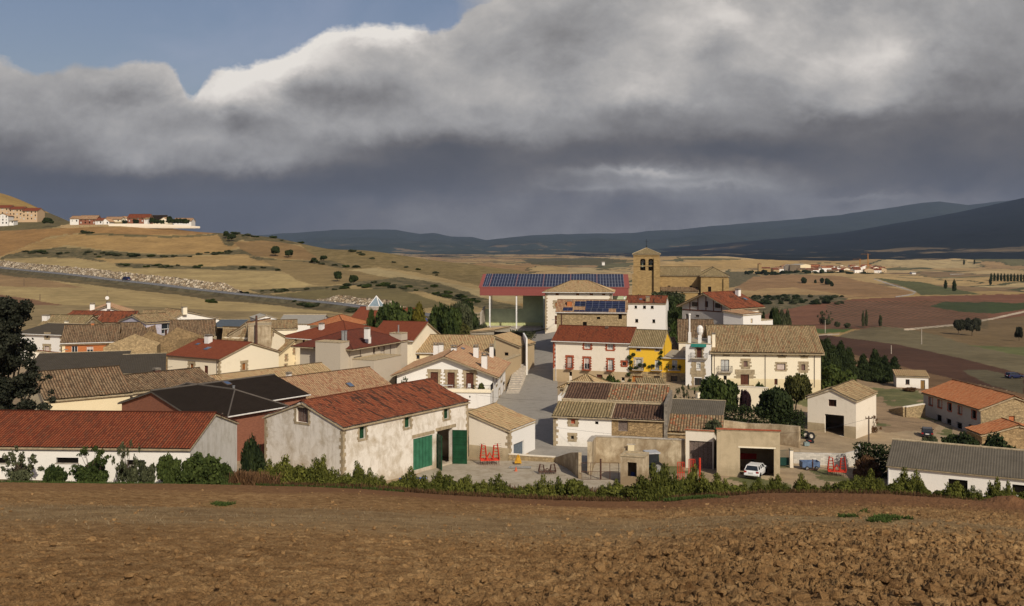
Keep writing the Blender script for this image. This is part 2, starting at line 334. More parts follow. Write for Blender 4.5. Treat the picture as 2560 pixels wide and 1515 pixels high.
# valley to the right of the church, colours darkened to carry its cloud shade
R9 = dict(y0=330, y1=3500)
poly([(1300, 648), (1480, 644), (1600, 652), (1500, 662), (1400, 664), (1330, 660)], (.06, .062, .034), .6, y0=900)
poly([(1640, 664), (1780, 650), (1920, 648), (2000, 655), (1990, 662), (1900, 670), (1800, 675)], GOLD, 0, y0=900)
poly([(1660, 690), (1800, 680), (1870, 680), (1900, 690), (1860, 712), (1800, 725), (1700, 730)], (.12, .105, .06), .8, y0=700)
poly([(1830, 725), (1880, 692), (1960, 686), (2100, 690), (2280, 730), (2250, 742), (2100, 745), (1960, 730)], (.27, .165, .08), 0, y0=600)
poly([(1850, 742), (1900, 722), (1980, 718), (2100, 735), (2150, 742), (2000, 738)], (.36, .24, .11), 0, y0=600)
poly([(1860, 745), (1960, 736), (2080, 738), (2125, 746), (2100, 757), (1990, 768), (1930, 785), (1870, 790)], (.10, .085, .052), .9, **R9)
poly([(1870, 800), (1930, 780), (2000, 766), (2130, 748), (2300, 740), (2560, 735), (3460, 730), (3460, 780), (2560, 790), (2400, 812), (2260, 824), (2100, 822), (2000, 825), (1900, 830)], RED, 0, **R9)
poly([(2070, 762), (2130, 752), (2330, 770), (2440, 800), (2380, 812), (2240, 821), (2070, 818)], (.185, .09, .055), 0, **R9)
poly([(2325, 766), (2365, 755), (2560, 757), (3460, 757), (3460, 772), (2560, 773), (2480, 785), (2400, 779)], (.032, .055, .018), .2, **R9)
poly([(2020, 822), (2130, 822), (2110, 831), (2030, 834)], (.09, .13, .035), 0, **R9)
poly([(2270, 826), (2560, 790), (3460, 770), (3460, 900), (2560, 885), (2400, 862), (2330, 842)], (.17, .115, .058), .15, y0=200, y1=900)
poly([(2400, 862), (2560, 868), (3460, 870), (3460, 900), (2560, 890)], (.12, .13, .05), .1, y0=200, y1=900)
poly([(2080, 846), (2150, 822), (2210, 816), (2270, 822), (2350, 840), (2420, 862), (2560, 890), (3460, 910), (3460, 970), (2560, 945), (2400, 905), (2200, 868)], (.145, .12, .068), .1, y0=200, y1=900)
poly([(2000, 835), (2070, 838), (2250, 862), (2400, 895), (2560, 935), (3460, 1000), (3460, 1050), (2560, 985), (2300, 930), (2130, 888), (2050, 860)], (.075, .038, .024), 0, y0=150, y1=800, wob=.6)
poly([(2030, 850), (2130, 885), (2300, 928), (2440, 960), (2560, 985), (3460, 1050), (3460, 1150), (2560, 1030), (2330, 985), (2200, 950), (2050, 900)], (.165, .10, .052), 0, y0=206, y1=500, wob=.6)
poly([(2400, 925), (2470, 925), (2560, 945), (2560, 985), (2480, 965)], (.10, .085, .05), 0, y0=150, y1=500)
band([(2260, 824), (2400, 811), (2480, 797), (2560, 779), (2700, 750)], 4.5, (.50, .41, .30), 0, wob=.4, **R9)
band([(2025, 839), (2100, 835)], 3, (.50, .41, .30), 0, wob=.4, **R9)
band([(2185, 697), (2230, 712), (2290, 730), (2280, 736), (2240, 742)], 2.5, (.34, .32, .30), 0, wob=.2, y0=500)
poly([(2190, 695), (2300, 705), (2450, 735), (2300, 738), (2290, 728)], (.09, .10, .04), .3, y0=500)
# village floor: beaten earth, grass and the slope by the barn
poly([(2130, 930), (2250, 960), (2330, 1000), (2340, 1080), (2200, 1080), (2130, 1000)], (.30, .21, .13), .2, y0=100, y1=400, wob=6)
poly([(2170, 970), (2320, 975), (2330, 1000), (2260, 1010), (2180, 990)], (.13, .14, .055), .5, y0=100, y1=400, wob=10)
nz = fbm(_XX/9, _YY/9, 61, 4)
vill = (_YY < 330) & (_YY > 88)
m = vill & (nz > .60) & (_PX > 1500) & (_YY < 205) & (_PX < 2380); LC[m] = (.13, .14, .055); LR[m] = .4
m = vill & (_PX < 900) & (_YY > 230); LC[m] = (.24, .18, .09)
m = (_YY < 330) & (_YY > 225) & (_PX > 1150) & (_PX < 2000) & (nz > .42); LC[m] = (.10, .11, .045); LR[m] = .5
vg = (_YY > np.interp(_PX, EDGE_X, EDGE_Y)-1) & (_YY < 101) & ((_PX < 1290) | (_YY < 95)); LC[vg] = (.15, .11, .055); LR[vg] = .4
m = vg & (nz > .5); LC[m] = (.07, .10, .03)
m = (_YY > 330) & (_PX < 1420); LC[m] = LC[m]*np.array([.90, .855, .76])
# ------------------------------------------------------------------ the terrain sheet
def mat(name):
    m = bpy.data.materials.new(name); m.use_nodes = True
    t = m.node_tree; b = t.nodes['Principled BSDF']; b.inputs['Specular IOR Level'].default_value = .15; b.inputs['Roughness'].default_value = .9
    return m, t, b
class NT:
    """small node-building helper"""
    def __init__(s, t): s.t = t
    def n(s, ty, **k):
        x = s.t.nodes.new('ShaderNode'+ty)
        for a, v in k.items(): setattr(x, a, v)
        return x
    def put(s, sock, v):
        if isinstance(v, (int, float)): sock.default_value = v
        elif isinstance(v, tuple): sock.default_value = (*v, 1) if len(v) == 3 and sock.type == 'RGBA' else v
        else: s.t.links.new(v, sock)
    def math(s, op, a, b=0.0, c=0.0):
        x = s.n('Math', operation=op)
        for i, v in enumerate((a, b, c)): s.put(x.inputs[i], v)
        return x.outputs[0]
    def noise(s, vec, scale, detail=4, rough=.55, dist=0.0):
        x = s.n('TexNoise'); s.put(x.inputs['Vector'], vec); x.inputs['Scale'].default_value = scale; x.inputs['Detail'].default_value = detail
        x.inputs['Roughness'].default_value = rough; x.inputs['Distortion'].default_value = dist; return x.outputs[0]
    def ramp(s, f, els, interp='LINEAR'):
        x = s.n('ValToRGB'); s.put(x.inputs[0], f); r = x.color_ramp; r.interpolation = interp
        while len(r.elements) > 1: r.elements.remove(r.elements[-1])
        r.elements[0].position = els[0][0]; r.elements[0].color = (*els[0][1], 1)
        for p, c in els[1:]:
            e = r.elements.new(p); e.color = (*c, 1)
        return x.outputs[0]
    def mix(s, f, a, b, mode='MIX'):
        x = s.n('Mix', data_type='RGBA', blend_type=mode)
        s.put(x.inputs[0], f); s.put(x.inputs[6], a); s.put(x.inputs[7], b); return x.outputs[2]
    def obj(s): return s.n('TexCoord').outputs['Object']
    def step(s, f, a, b):
        x = s.n('MapRange'); s.put(x.inputs[0], f); x.inputs[1].default_value = a; x.inputs[2].default_value = b; return x.outputs[0]
    def bump(s, b, h, strength, dist):
        x = s.n('Bump'); s.put(x.inputs['Height'], h); x.inputs['Strength'].default_value = strength; x.inputs['Distance'].default_value = dist
        s.t.links.new(x.outputs[0], b.inputs['Normal'])
M_GR, t_, b_ = mat('ground'); k = NT(t_)
a_ = k.n('Attribute', attribute_name='land'); r_ = k.n('Attribute', attribute_name='cover')
o_ = k.obj()
n1 = k.noise(o_, .35, 6, .65); n2 = k.noise(o_, .05, 5, .6); n3 = k.noise(o_, 1.4, 4, .7)
n4 = k.noise(o_, .012, 4, .6)
c1 = k.mix(.5, a_.outputs[0], k.ramp(n2, [(.3, (.30, .30, .30)), (.7, (.70, .70, .70))]), 'OVERLAY')
c1 = k.mix(.35, c1, k.ramp(n1, [(.3, (.25, .25, .25)), (.7, (.75, .75, .75))]), 'OVERLAY')
c1 = k.mix(.5, c1, k.ramp(n4, [(.3, (.38, .36, .34)), (.7, (.62, .62, .60))]), 'OVERLAY')
rr = k.n('SeparateColor'); t_.links.new(r_.outputs[0], rr.inputs[0])
# stems, seams and drilling lines run along the slope
mp = k.n('Mapping'); mp.inputs['Scale'].default_value = (.22, 1.0, .0); mp.inputs['Rotation'].default_value = (0, 0, .18); t_.links.new(o_, mp.inputs[0])
n5 = k.noise(mp.outputs[0], .45, 4, .6)
c1 = k.mix(.30, c1, k.ramp(n5, [(.35, (.34, .34, .34)), (.65, (.64, .64, .64))]), 'OVERLAY')
scrub = k.mix(1.0, (.055, .055, .022), (.26, .20, .09)); scrub = k.ramp(k.noise(o_, .22, 7, .75), [(.36, (.035, .04, .016)), (.50, (.12, .10, .05)), (.66, (.30, .23, .12))])
c2 = k.mix(k.math('MULTIPLY', rr.outputs[0], .75), c1, scrub)
wv = k.n('TexWave', wave_type='BANDS', bands_direction='X'); wv.inputs['Scale'].default_value = .07; wv.inputs['Distortion'].default_value = .8; wv.inputs['Detail Scale'].default_value = .2; t_.links.new(o_, wv.inputs[0])
vl = k.math('MULTIPLY', k.math('MULTIPLY', rr.outputs[1], k.step(wv.outputs[1], .55, .85)), k.step(k.noise(o_, .4, 3, .7), .25, .5))
c2 = k.mix(k.math('MULTIPLY', vl, .9), c2, (.045, .05, .025))
t_.links.new(c2, b_.inputs[0])
k.bump(b_, k.math('ADD', k.math('MULTIPLY', n1, .5), k.math('MULTIPLY', n3, .35)), .55, .6)
i1, i2 = len(GP), len(GY)
idx = np.arange(i1*i2).reshape(i1, i2)
q = np.stack([idx[:-1, :-1], idx[1:, :-1], idx[1:, 1:], idx[:-1, 1:]], -1).reshape(-1, 4)
zz = GZ.copy(); eg = np.interp(_PX, EDGE_X, EDGE_Y); zz = np.where(_YY < eg+.6, zz-.45*np.clip((eg+.6-_YY), 0, 1), zz)
vine = np.zeros(GZ.shape)
vmask = (_PYs > 752) & (_PYs < 822) & (_PX > 2065) & (_PX < 2470) & (_YY > 400) & (_YY < 1000); vine[vmask] = 1
cov = np.stack([LR, vine, np.zeros_like(LR)], -1).reshape(-1, 3)
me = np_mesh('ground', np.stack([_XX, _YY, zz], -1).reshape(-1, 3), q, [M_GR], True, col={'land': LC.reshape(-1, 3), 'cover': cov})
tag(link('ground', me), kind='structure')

# ------------------------------------------------------------------ the ploughed field
def field_soil():
    m, t, b = mat('ploughed_soil'); k = NT(t); o = k.obj()
    n1 = k.noise(o, 2.2, 8, .68); n2 = k.noise(o, .12, 4, .6); n3 = k.noise(o, 14, 6, .7); n0 = k.noise(o, .6, 5, .7)
    c = k.ramp(n1, [(.30, (.17, .090, .038)), (.5, (.345, .205, .09)), (.68, (.50, .32, .15))])
    c = k.mix(.5, c, k.ramp(n2, [(.35, (.38, .36, .34)), (.65, (.62, .62, .60))]), 'OVERLAY')
    c = k.mix(.4, c, k.ramp(n3, [(.3, (.3, .3, .3)), (.7, (.7, .7, .7))]), 'OVERLAY')
    a = k.n('Attribute', attribute_name='tone'); s = k.n('SeparateColor'); t.links.new(a.outputs[0], s.inputs[0])
    c = k.mix(s.outputs[0], c, k.ramp(n0, [(.35, (.23, .15, .075)), (.65, (.45, .32, .165))]))          # stubble and dry straw
    c = k.mix(s.outputs[1], c, (.07, .11, .022))                                                          # sprouting green
    c = k.mix(k.math('MULTIPLY', s.outputs[2], .8), c, (.205, .098, .05))                                  # redder soil by the edge
    t.links.new(c, b.inputs[0]); b.inputs['Roughness'].default_value = 1.0; b.inputs['Specular IOR Level'].default_value = .05
    k.bump(b, k.math('ADD', n3, k.math('MULTIPLY', k.noise(o, 45, 3, .6), .5)), 1.0, .09)
    return m
FP = np.concatenate([np.arange(-900, -60, 40), np.arange(-60, 2621, 2.6), np.arange(2640, 3461, 40)])
ft = np.linspace(0, 1, 900)**1.12
_e = np.interp(FP, EDGE_X, EDGE_Y); ze = z_edge(FP)
y0f = 9.5
FY = y0f*np.exp(ft[None, :]*np.log((_e[:, None]+1.6)/y0f)); FPX = np.repeat(FP[:, None], len(ft), 1); FX = (FPX-CX)/F*FY
base = -1.6+(ze[:, None]+1.6)*FY/_e[:, None]
base = base-np.clip(FY-_e[:, None], 0, 9)*.55
rgh = np.clip(.42+.70*_sm(np.clip((FPX-700)/1500, 0, 1))+.35*(fbm(FX/6, FY/6, 8, 3)-.5), .2, 1.15)
ms = np.clip((FY-22)/10, 0, 1)*np.clip((62-FY)/14, 0, 1)       # a flatter belt of stubble across the middle
strip = np.exp(-((FY-(33+FX*.10+3*(fbm(FX/8, FY/8, 77, 2)-.5)))/5.5)**2)
wx = FX+(vn(FX*1.3, FY*1.3, 71)-.5)*.5+(vn(FX*7, FY*7, 73)-.5)*.2+(vn(FX*17, FY*17, 75)-.5)*.09; wy = FY+(vn(FX*1.3, FY*1.3, 72)-.5)*.5+(vn(FX*7, FY*7, 74)-.5)*.2+(vn(FX*17, FY*17, 76)-.5)*.09
dm = lambda f1, idv, q=.8: np.clip(1-(f1/q)**2, 0, 1)**.75*(.25+.75*idv)
hgt = 0
for sc_, am, sd_, thr in ((3.4, .060, 22, .55), (6.0, .050, 33, .3), (9.5, .040, 44, .1), (15.0, .028, 55, 0), (24.0, .016, 66, 0)):
    f1a, f2a, ida = worley(wx*sc_+sd_, wy*sc_*.92, sd_); hgt = hgt + am*np.clip(1-f1a/.75, 0, 1)**.6*(.25+.75*ida)*np.clip((ida-thr)*5, 0, 1)
hgt = hgt+.15*(fbm(FX*2.0, FY*2.0, 5, 7, .72)-.5)+.09*(np.abs(fbm(FX*5, FY*5, 25, 5, .66)-.5)*2-.3)-.05*np.clip(1-np.abs(fbm(FX*4.3, FY*4.3, 35, 4, .6)-.5)*16, 0, 1)
hgt = hgt*np.clip(rgh*1.35, .38, 1.35)*(1-.7*strip)
furrow = .10*(np.sin((FX*.25+FY*1.0)*1.15+2.0*fbm(FX/5, FY/5, 4, 2))*.5)*rgh
step_ = -.35*_sm(np.clip((FY-46)/5, 0, 1))*0
und = .8*(fbm(FX/14, FY/11, 91, 3)-.5)*np.clip((FY-12)/30, 0, 1)*np.clip((_e[:, None]-FY)/12, 0, 1)
heap = .9*np.exp(-((FX-39.5)/1.6)**2-((FY-79.5)/2.2)**2)*(.7+.6*fbm(FX*1.2, FY*1.2, 6, 3))
lod = np.clip(1.15-FY/130, .45, 1)
FZ = base+hgt*lod+furrow+und+heap
tone = np.zeros(FX.shape+(3,))
tone[..., 0] = np.clip(strip*1.25*(.35+.9*fbm(FX*1.1, FY*1.1, 51, 4)), 0, .8)
gp = np.zeros(FX.shape)
for px, py, sx, sy, s_ in ((1665, 1290, 60, 7, .0), (2225, 1307, 50, 5, 1.0), (2120, 1300, 26, 4, .6), (560, 1253, 44, 4, .45), (800, 1480, 1, 1, 0), (1740, 1240, 80, 6, .8), (2160, 1278, 22, 3, .4)):
    Z_ = HY-F*base/FY
    gp += s_*np.exp(-((FPX-px)/sx)**2-((Z_-py)/sy)**2)
tone[..., 1] = np.clip(gp*(fbm(FX*2, FY*2, 15, 4)*2.4-.6), 0, .9)
tone[..., 2] = _sm(np.clip((FY-44-6*fbm(FX/6, FY/6, 2, 2))/16, 0, 1))*np.clip(.4+FPX/1600, .4, 1)
i1, i2 = FX.shape; idx = np.arange(i1*i2).reshape(i1, i2)
q = np.stack([idx[:-1, :-1], idx[1:, :-1], idx[1:, 1:], idx[:-1, 1:]], -1).reshape(-1, 4)
SOIL = field_soil()
me = np_mesh('ploughed_field', np.stack([FX, FY, FZ], -1).reshape(-1, 3), q, [SOIL], True, col={'tone': tone.reshape(-1, 3)})
tag(link('ploughed_field', me), kind='structure')
# loose clods turned up by the plough, far too many to count
rc = np.random.default_rng(5); ph_ = (1+5**.5)/2
iv = np.array([(-1,ph_,0),(1,ph_,0),(-1,-ph_,0),(1,-ph_,0),(0,-1,ph_),(0,1,ph_),(0,-1,-ph_),(0,1,-ph_),(ph_,0,-1),(ph_,0,1),(-ph_,0,-1),(-ph_,0,1)], float); iv /= np.linalg.norm(iv[0])
it = [(0,11,5),(0,5,1),(0,1,7),(0,7,10),(0,10,11),(1,5,9),(5,11,4),(11,10,2),(10,7,6),(7,1,8),(3,9,4),(3,4,2),(3,2,6),(3,6,8),(3,8,9),(4,9,5),(2,4,11),(6,2,10),(8,6,7),(9,8,1)]
sv = iv; stt = np.array(it)
cand = rc.integers(0, FX.size, 60000); cy_, cpx = FY.ravel()[cand], FPX.ravel()[cand]; pr = np.clip(rgh.ravel()[cand]*1.15-.28, .06, 1)*(1-strip.ravel()[cand]*.9)*np.clip(1.5-cy_/45, 0, 1)
cand = cand[(rc.random(60000) < pr) & (cpx > -60) & (cpx < 2640)][:14000]; nC = len(cand)
P0 = np.stack([FX.ravel()[cand], FY.ravel()[cand], FZ.ravel()[cand]], 1)+rc.normal(size=(nC, 3))*np.array([.08, .08, 0])
R0 = (.016+.066*rc.random(nC)**3.4)*(.75+.5*rgh.ravel()[cand]); S3 = rc.uniform(.6, 1.35, (nC, 3))*np.array([1.1, 1.0, .75]); ang = rc.random(nC)*6.28
V3 = sv[None]*(1+.85*(rc.random((nC, len(sv)))[..., None]-.5))*S3[:, None]*R0[:, None, None]; ca, sa = np.cos(ang)[:, None], np.sin(ang)[:, None]
V3 = np.stack([V3[..., 0]*ca-V3[..., 1]*sa, V3[..., 0]*sa+V3[..., 1]*ca, V3[..., 2]], -1)+P0[:, None]+np.array([0, 0, .0])
V3[..., 2] += (R0*.1)[:, None]
tr_ = (stt[None]+(np.arange(nC)*len(sv))[:, None, None]).reshape(-1, 3)
me = np_mesh('clods', V3.reshape(-1, 3), [], [SOIL], False, col={'tone': np.zeros((nC*len(sv), 3))}, tris=tr_)
tag(link('earth_clods', me), 'loose brown earth clods lying all over the near ploughed field', 'earth clods', kind='stuff')
# the same field going on under and behind the viewer
gx, gy = np.meshgrid(np.linspace(-90, 90, 61), np.linspace(-60, 10.5, 31), indexing='ij')
gz = -1.75-.229*gy+(fbm(gx/2, gy/2, 3, 3)-.5)*.3-.25*np.clip((gy-6)/3, 0, 1); idx = np.arange(gx.size).reshape(gx.shape)
q = np.stack([idx[:-1, :-1], idx[1:, :-1], idx[1:, 1:], idx[:-1, 1:]], -1).reshape(-1, 4)
me = np_mesh('field_behind', np.stack([gx, gy, gz], -1).reshape(-1, 3), q, [SOIL], True, col={'tone': np.zeros((gx.size, 3))})
tag(link('field', me), kind='structure')

# ------------------------------------------------------------------ mountains
def ridge(name, prof, Y0, Y1, seed, colr, foot, amp=60, drop=.5, patches=()):
    """mountain side rising from Y0 (level foot) to a crest at Y1; prof = crest slopes (px, py)"""
    P_ = np.arange(-1200, 3761, 6.0); T_ = np.linspace(0, 1, 110)
    A, T = np.meshgrid(P_, T_, indexing='ij'); Yc = Y0+(Y1-Y0)*T
    crest = np.interp(A, [p for p, _ in prof], [q for _, q in prof]); zc = -(crest-HY)/F*Y1
    X = (A-CX)/F*Yc
    z = foot+(zc-foot)*(T**1.35)
    n = fbm(X/1500, Yc/1500, seed, 6, .52)-.5
    gul = np.abs(fbm(X/700+n, Yc/2600, seed+5, 4)-.5)
    z = z+(n*amp*2.2-gul*amp*1.6)*np.sin(np.clip(T*1.0, 0, 1)*math.pi)**.8 + (fbm(X/260, Yc/260, seed+9, 3)-.5)*amp*.16*T
    # far side falls away
    i1, i2 = A.shape; idx = np.arange(i1*i2).reshape(i1, i2)
    co = np.stack([X, Yc, z], -1); back = co[:, -1:].copy(); back[..., 1] += (Y1-Y0)*.3; back[..., 0] *= (Y1+(Y1-Y0)*.3)/Y1; back[..., 2] = foot
    co = np.concatenate([co, back], 1); idx = np.arange(i1*(i2+1)).reshape(i1, i2+1)
    q = np.stack([idx[:-1, :-1], idx[1:, :-1], idx[1:, 1:], idx[:-1, 1:]], -1).reshape(-1, 4)
    m, t, b = mat(name+'_cover'); k = NT(t); o = k.obj()
    w = k.noise(o, .0016, 6, .65, .6); w2 = k.noise(o, .009, 5, .7)
    c = k.ramp(w, [(.38, colr), (.54, tuple(v*1.25 for v in colr)), (.565, tuple(v*1.2 for v in colr)), (.60, tuple(np.array((.20, .15, .09))*.9+np.array(colr)*.1))])  # forest colour, darkened to hold the cloud shade over the slopes
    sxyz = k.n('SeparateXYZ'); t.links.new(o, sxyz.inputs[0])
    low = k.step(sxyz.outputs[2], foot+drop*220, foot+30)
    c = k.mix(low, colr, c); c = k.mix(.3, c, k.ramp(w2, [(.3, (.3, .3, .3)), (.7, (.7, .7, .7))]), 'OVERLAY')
    t.links.new(c, b.inputs[0]); b.inputs['Specular IOR Level'].default_value = 0.0
    me = np_mesh(name, co.reshape(-1, 3), q, [m], True)
    return tag(link('mountain', me), kind='structure')
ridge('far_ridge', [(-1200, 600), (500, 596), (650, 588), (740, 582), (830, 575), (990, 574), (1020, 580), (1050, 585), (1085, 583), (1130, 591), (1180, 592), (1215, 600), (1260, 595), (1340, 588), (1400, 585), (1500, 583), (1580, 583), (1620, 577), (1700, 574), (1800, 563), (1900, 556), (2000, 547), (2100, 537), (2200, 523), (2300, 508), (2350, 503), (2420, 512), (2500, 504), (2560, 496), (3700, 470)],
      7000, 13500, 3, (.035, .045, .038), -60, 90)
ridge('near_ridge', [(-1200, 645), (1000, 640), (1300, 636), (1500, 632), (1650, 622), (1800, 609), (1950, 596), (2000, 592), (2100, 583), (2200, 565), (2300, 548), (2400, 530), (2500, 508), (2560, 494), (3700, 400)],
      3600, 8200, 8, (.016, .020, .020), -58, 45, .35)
# ------------------------------------------------------------------ mesh builder
class MB:
    def __init__(s): s.v = []; s.f = []; s.m = []; s.u = []; s.n = 0
    def add(s, co, faces, mi=0, uv=None):
        co = np.asarray(co, float).reshape(-1, 3); s.v.append(co)
        s.u.append(np.zeros((len(co), 2)) if uv is None else np.asarray(uv, float))
        for f in faces: s.f.append([i+s.n for i in f]); s.m.append(mi)
        s.n += len(co); return s
    def grid(s, co, mi=0, uv=None, flip=False):
        """co (I,J,3)"""
        i, j = co.shape[:2]; idx = np.arange(i*j).reshape(i, j)
        q = np.stack([idx[:-1, :-1], idx[1:, :-1], idx[1:, 1:], idx[:-1, 1:]], -1).reshape(-1, 4)
        if flip: q = q[:, ::-1]
        s.v.append(co.reshape(-1, 3)); s.u.append(np.zeros((i*j, 2)) if uv is None else uv.reshape(-1, 2))
        s.f.extend((q+s.n).tolist()); s.m.extend([mi]*len(q)); s.n += i*j; return s
    def box(s, x0, y0, z0, x1, y1, z1, mi=0):
        return s.add([(x0,y0,z0),(x1,y0,z0),(x1,y1,z0),(x0,y1,z0),(x0,y0,z1),(x1,y0,z1),(x1,y1,z1),(x0,y1,z1)],
                     [(3,2,1,0),(4,5,6,7),(0,1,5,4),(1,2,6,5),(2,3,7,6),(3,0,4,7)], mi)
    def bar(s, p, q, r, mi=0, sides=4, r2=None):
        p = Vector(p); q = Vector(q); d = q-p
        if d.length < 1e-6: return s
        d.normalize(); a = d.orthogonal().normalized() if abs(d.z) > .95 else d.cross(Vector((0, 0, 1))).normalized(); b = d.cross(a); r2 = r if r2 is None else r2
        co = []
        for c, rr in ((p, r), (q, r2)):
            for i in range(sides):
                t = 2*math.pi*(i+.5)/sides; co.append(c+a*math.cos(t)*rr+b*math.sin(t)*rr)
        fs = [(i, (i+1) % sides, sides+(i+1) % sides, sides+i) for i in range(sides)]+[tuple(range(sides))[::-1], tuple(range(sides, 2*sides))]
        return s.add([tuple(c) for c in co], fs, mi)
    def path(s, pts, r, mi=0, sides=4):
        for a, b in zip(pts[:-1], pts[1:]): s.bar(a, b, r, mi, sides)
        return s
    def lathe(s, c, prof, mi=0, n=12):
        co = []; fs = []
        for (r, z) in prof:
            for i in range(n):
                t = 2*math.pi*i/n; co.append((c[0]+r*math.cos(t), c[1]+r*math.sin(t), c[2]+z))
        for j in range(len(prof)-1):
            for i in range(n): fs.append((j*n+i, j*n+(i+1) % n, (j+1)*n+(i+1) % n, (j+1)*n+i))
        fs.append(tuple(range(n))[::-1]); fs.append(tuple(range((len(prof)-1)*n, len(prof)*n)))
        return s.add(co, fs, mi)
    def prism(s, poly, z0, z1, mi=0):
        """poly: xy loop, counter-clockwise"""
        n = len(poly); co = [(x, y, z0) for x, y in poly]+[(x, y, z1) for x, y in poly]
        return s.add(co, [tuple(range(n))[::-1], tuple(range(n, 2*n))]+[(i, (i+1) % n, n+(i+1) % n, n+i) for i in range(n)], mi)
    def build(s, name, mats, parent=None, smooth=False):
        me = bpy.data.meshes.new(name)
        if s.n:
            co = np.concatenate(s.v).astype(np.float32); lens = np.array([len(f) for f in s.f]); li = np.concatenate([np.array(f) for f in s.f]).astype(np.int32) if len(s.f) < 50 else np.fromiter((i for f in s.f for i in f), dtype=np.int32)
            me.vertices.add(len(co)); me.vertices.foreach_set('co', co.ravel()); me.loops.add(len(li)); me.loops.foreach_set('vertex_index', li)
            me.polygons.add(len(lens)); me.polygons.foreach_set('loop_start', np.concatenate([[0], np.cumsum(lens)[:-1]]).astype(np.int32))
            me.polygons.foreach_set('material_index', np.array(s.m, dtype=np.int32))
            me.polygons.foreach_set('use_smooth', np.full(len(lens), bool(smooth)))
            l = me.uv_layers.new(name='UVMap'); l.data.foreach_set('uv', np.concatenate(s.u).astype(np.float32)[li].ravel())
            me.update()
        for m in (mats if isinstance(mats, (list, tuple)) else [mats]): me.materials.append(m)
        return link(name, me, parent)

# ------------------------------------------------------------------ materials
MATS = {}
def flat(name, c, rough=.8, metal=0.0, spec=.2, var=.12, scale=3.0):
    if name in MATS: return MATS[name]
    m, t, b = mat(name); k = NT(t)
    n = k.noise(k.obj(), scale, 5, .65)
    c0 = tuple(max(v*(1-var*1.8), 0) for v in c); c1 = tuple(min(v*(1+var), 1) for v in c)
    t.links.new(k.ramp(n, [(.3, c0), (.65, c1)]), b.inputs[0])
    b.inputs['Roughness'].default_value = rough; b.inputs['Metallic'].default_value = metal; b.inputs['Specular IOR Level'].default_value = spec
    MATS[name] = m; return m
def wall(name, c, stain=(.30, .25, .17), amt=.4, kind='plaster', base=True):
    """plastered, rubble, brick or ashlar wall; weather stains have a shape of their own"""
    if name in MATS: return MATS[name]
    m, t, b = mat(name); k = NT(t); o = k.obj()
    mp = k.n('Mapping'); mp.inputs['Scale'].default_value = (1, 1, .28); t.links.new(o, mp.inputs[0])
    n1 = k.noise(o, .55, 7, .68, .4); n2 = k.noise(mp.outputs[0], 1.5, 6, .7); n3 = k.noise(o, 7, 4, .7)
    col = k.mix(k.step(n3, .2, .8), tuple(v*.90 for v in c), tuple(min(v*1.05, 1) for v in c))
    if kind == 'rubble':
        v = k.n('TexVoronoi'); v.inputs['Scale'].default_value = 2.6; v.inputs['Randomness'].default_value = .9
        mp2 = k.n('Mapping'); mp2.inputs['Scale'].default_value = (1, 1, 1.7); t.links.new(o, mp2.inputs[0]); t.links.new(mp2.outputs[0], v.inputs[0])
        ve = k.n('TexVoronoi', feature='DISTANCE_TO_EDGE'); ve.inputs['Scale'].default_value = 2.6; ve.inputs['Randomness'].default_value = .9; t.links.new(mp2.outputs[0], ve.inputs[0])
        s = k.n('SeparateColor'); t.links.new(v.outputs['Color'], s.inputs[0])
        col = k.mix(.75, col, k.ramp(s.outputs[0], [(0, tuple(q*.55 for q in c)), (.5, c), (1, tuple(min(q*1.35, 1) for q in c))]))
        e = k.step(ve.outputs[0], .0, .07); col = k.mix(e, tuple(q*.62 for q in c), col)
        k.bump(b, k.math('ADD', e, n3), .6, .05)
    elif kind in ('brick', 'ashlar', 'block'):
        br = k.n('TexBrick'); sx, sz, mo = {'brick': (.25, .08, .012), 'ashlar': (.7, .32, .012), 'block': (.42, .22, .012)}[kind]
        g = k.n('NewGeometry') if False else None
        # run the courses along whichever horizontal axis the wall follows
        sx_ = k.n('SeparateXYZ'); t.links.new(o, sx_.inputs[0]); cm = k.n('CombineXYZ')
        t.links.new(k.math('ADD', sx_.outputs[0], sx_.outputs[1]), cm.inputs[0]); t.links.new(sx_.outputs[2], cm.inputs[1])
        t.links.new(cm.outputs[0], br.inputs[0]); br.inputs['Scale'].default_value = 1; br.inputs['Brick Width'].default_value = sx; br.inputs['Row Height'].default_value = sz
        br.inputs['Mortar Size'].default_value = mo; br.inputs['Color1'].default_value = (*[q*.78 for q in c], 1); br.inputs['Color2'].default_value = (*[min(q*1.18, 1) for q in c], 1)
        br.inputs['Mortar'].default_value = (*[q*(.7 if kind != 'brick' else 1.1) for q in c], 1); br.inputs['Bias'].default_value = 0
        col = k.mix(.85, col, br.outputs[0]); k.bump(b, br.outputs[1], -.4, .02)
    else:
        k.bump(b, k.math('ADD', n3, k.math('MULTIPLY', n1, .6)), .35, .03)
    st = k.math('MULTIPLY', k.step(n1, .64-.3*amt, .80-.18*amt), min(1.0, amt*1.3)); st2 = k.math('MULTIPLY', k.step(n2, .60-.18*amt, .84-.18*amt), amt*.9)
    col = k.mix(st, col, stain); col = k.mix(st2, col, tuple(v*.8 for v in stain))
    if base:   # rising damp, a ragged line near the foot
        s2 = k.n('SeparateXYZ'); t.links.new(o, s2.inputs[0])
        dz = k.math('ADD', s2.outputs[2], k.math('MULTIPLY', k.math('SUBTRACT', k.noise(o, 1.7, 7, .75), .5), 3.2))
        col = k.mix(k.math('MULTIPLY', k.step(dz, 1.5, .5), min(1, amt*1.1)), col, tuple(v*.95 for v in stain))
    t.links.new(col, b.inputs[0]); MATS[name] = m; return m
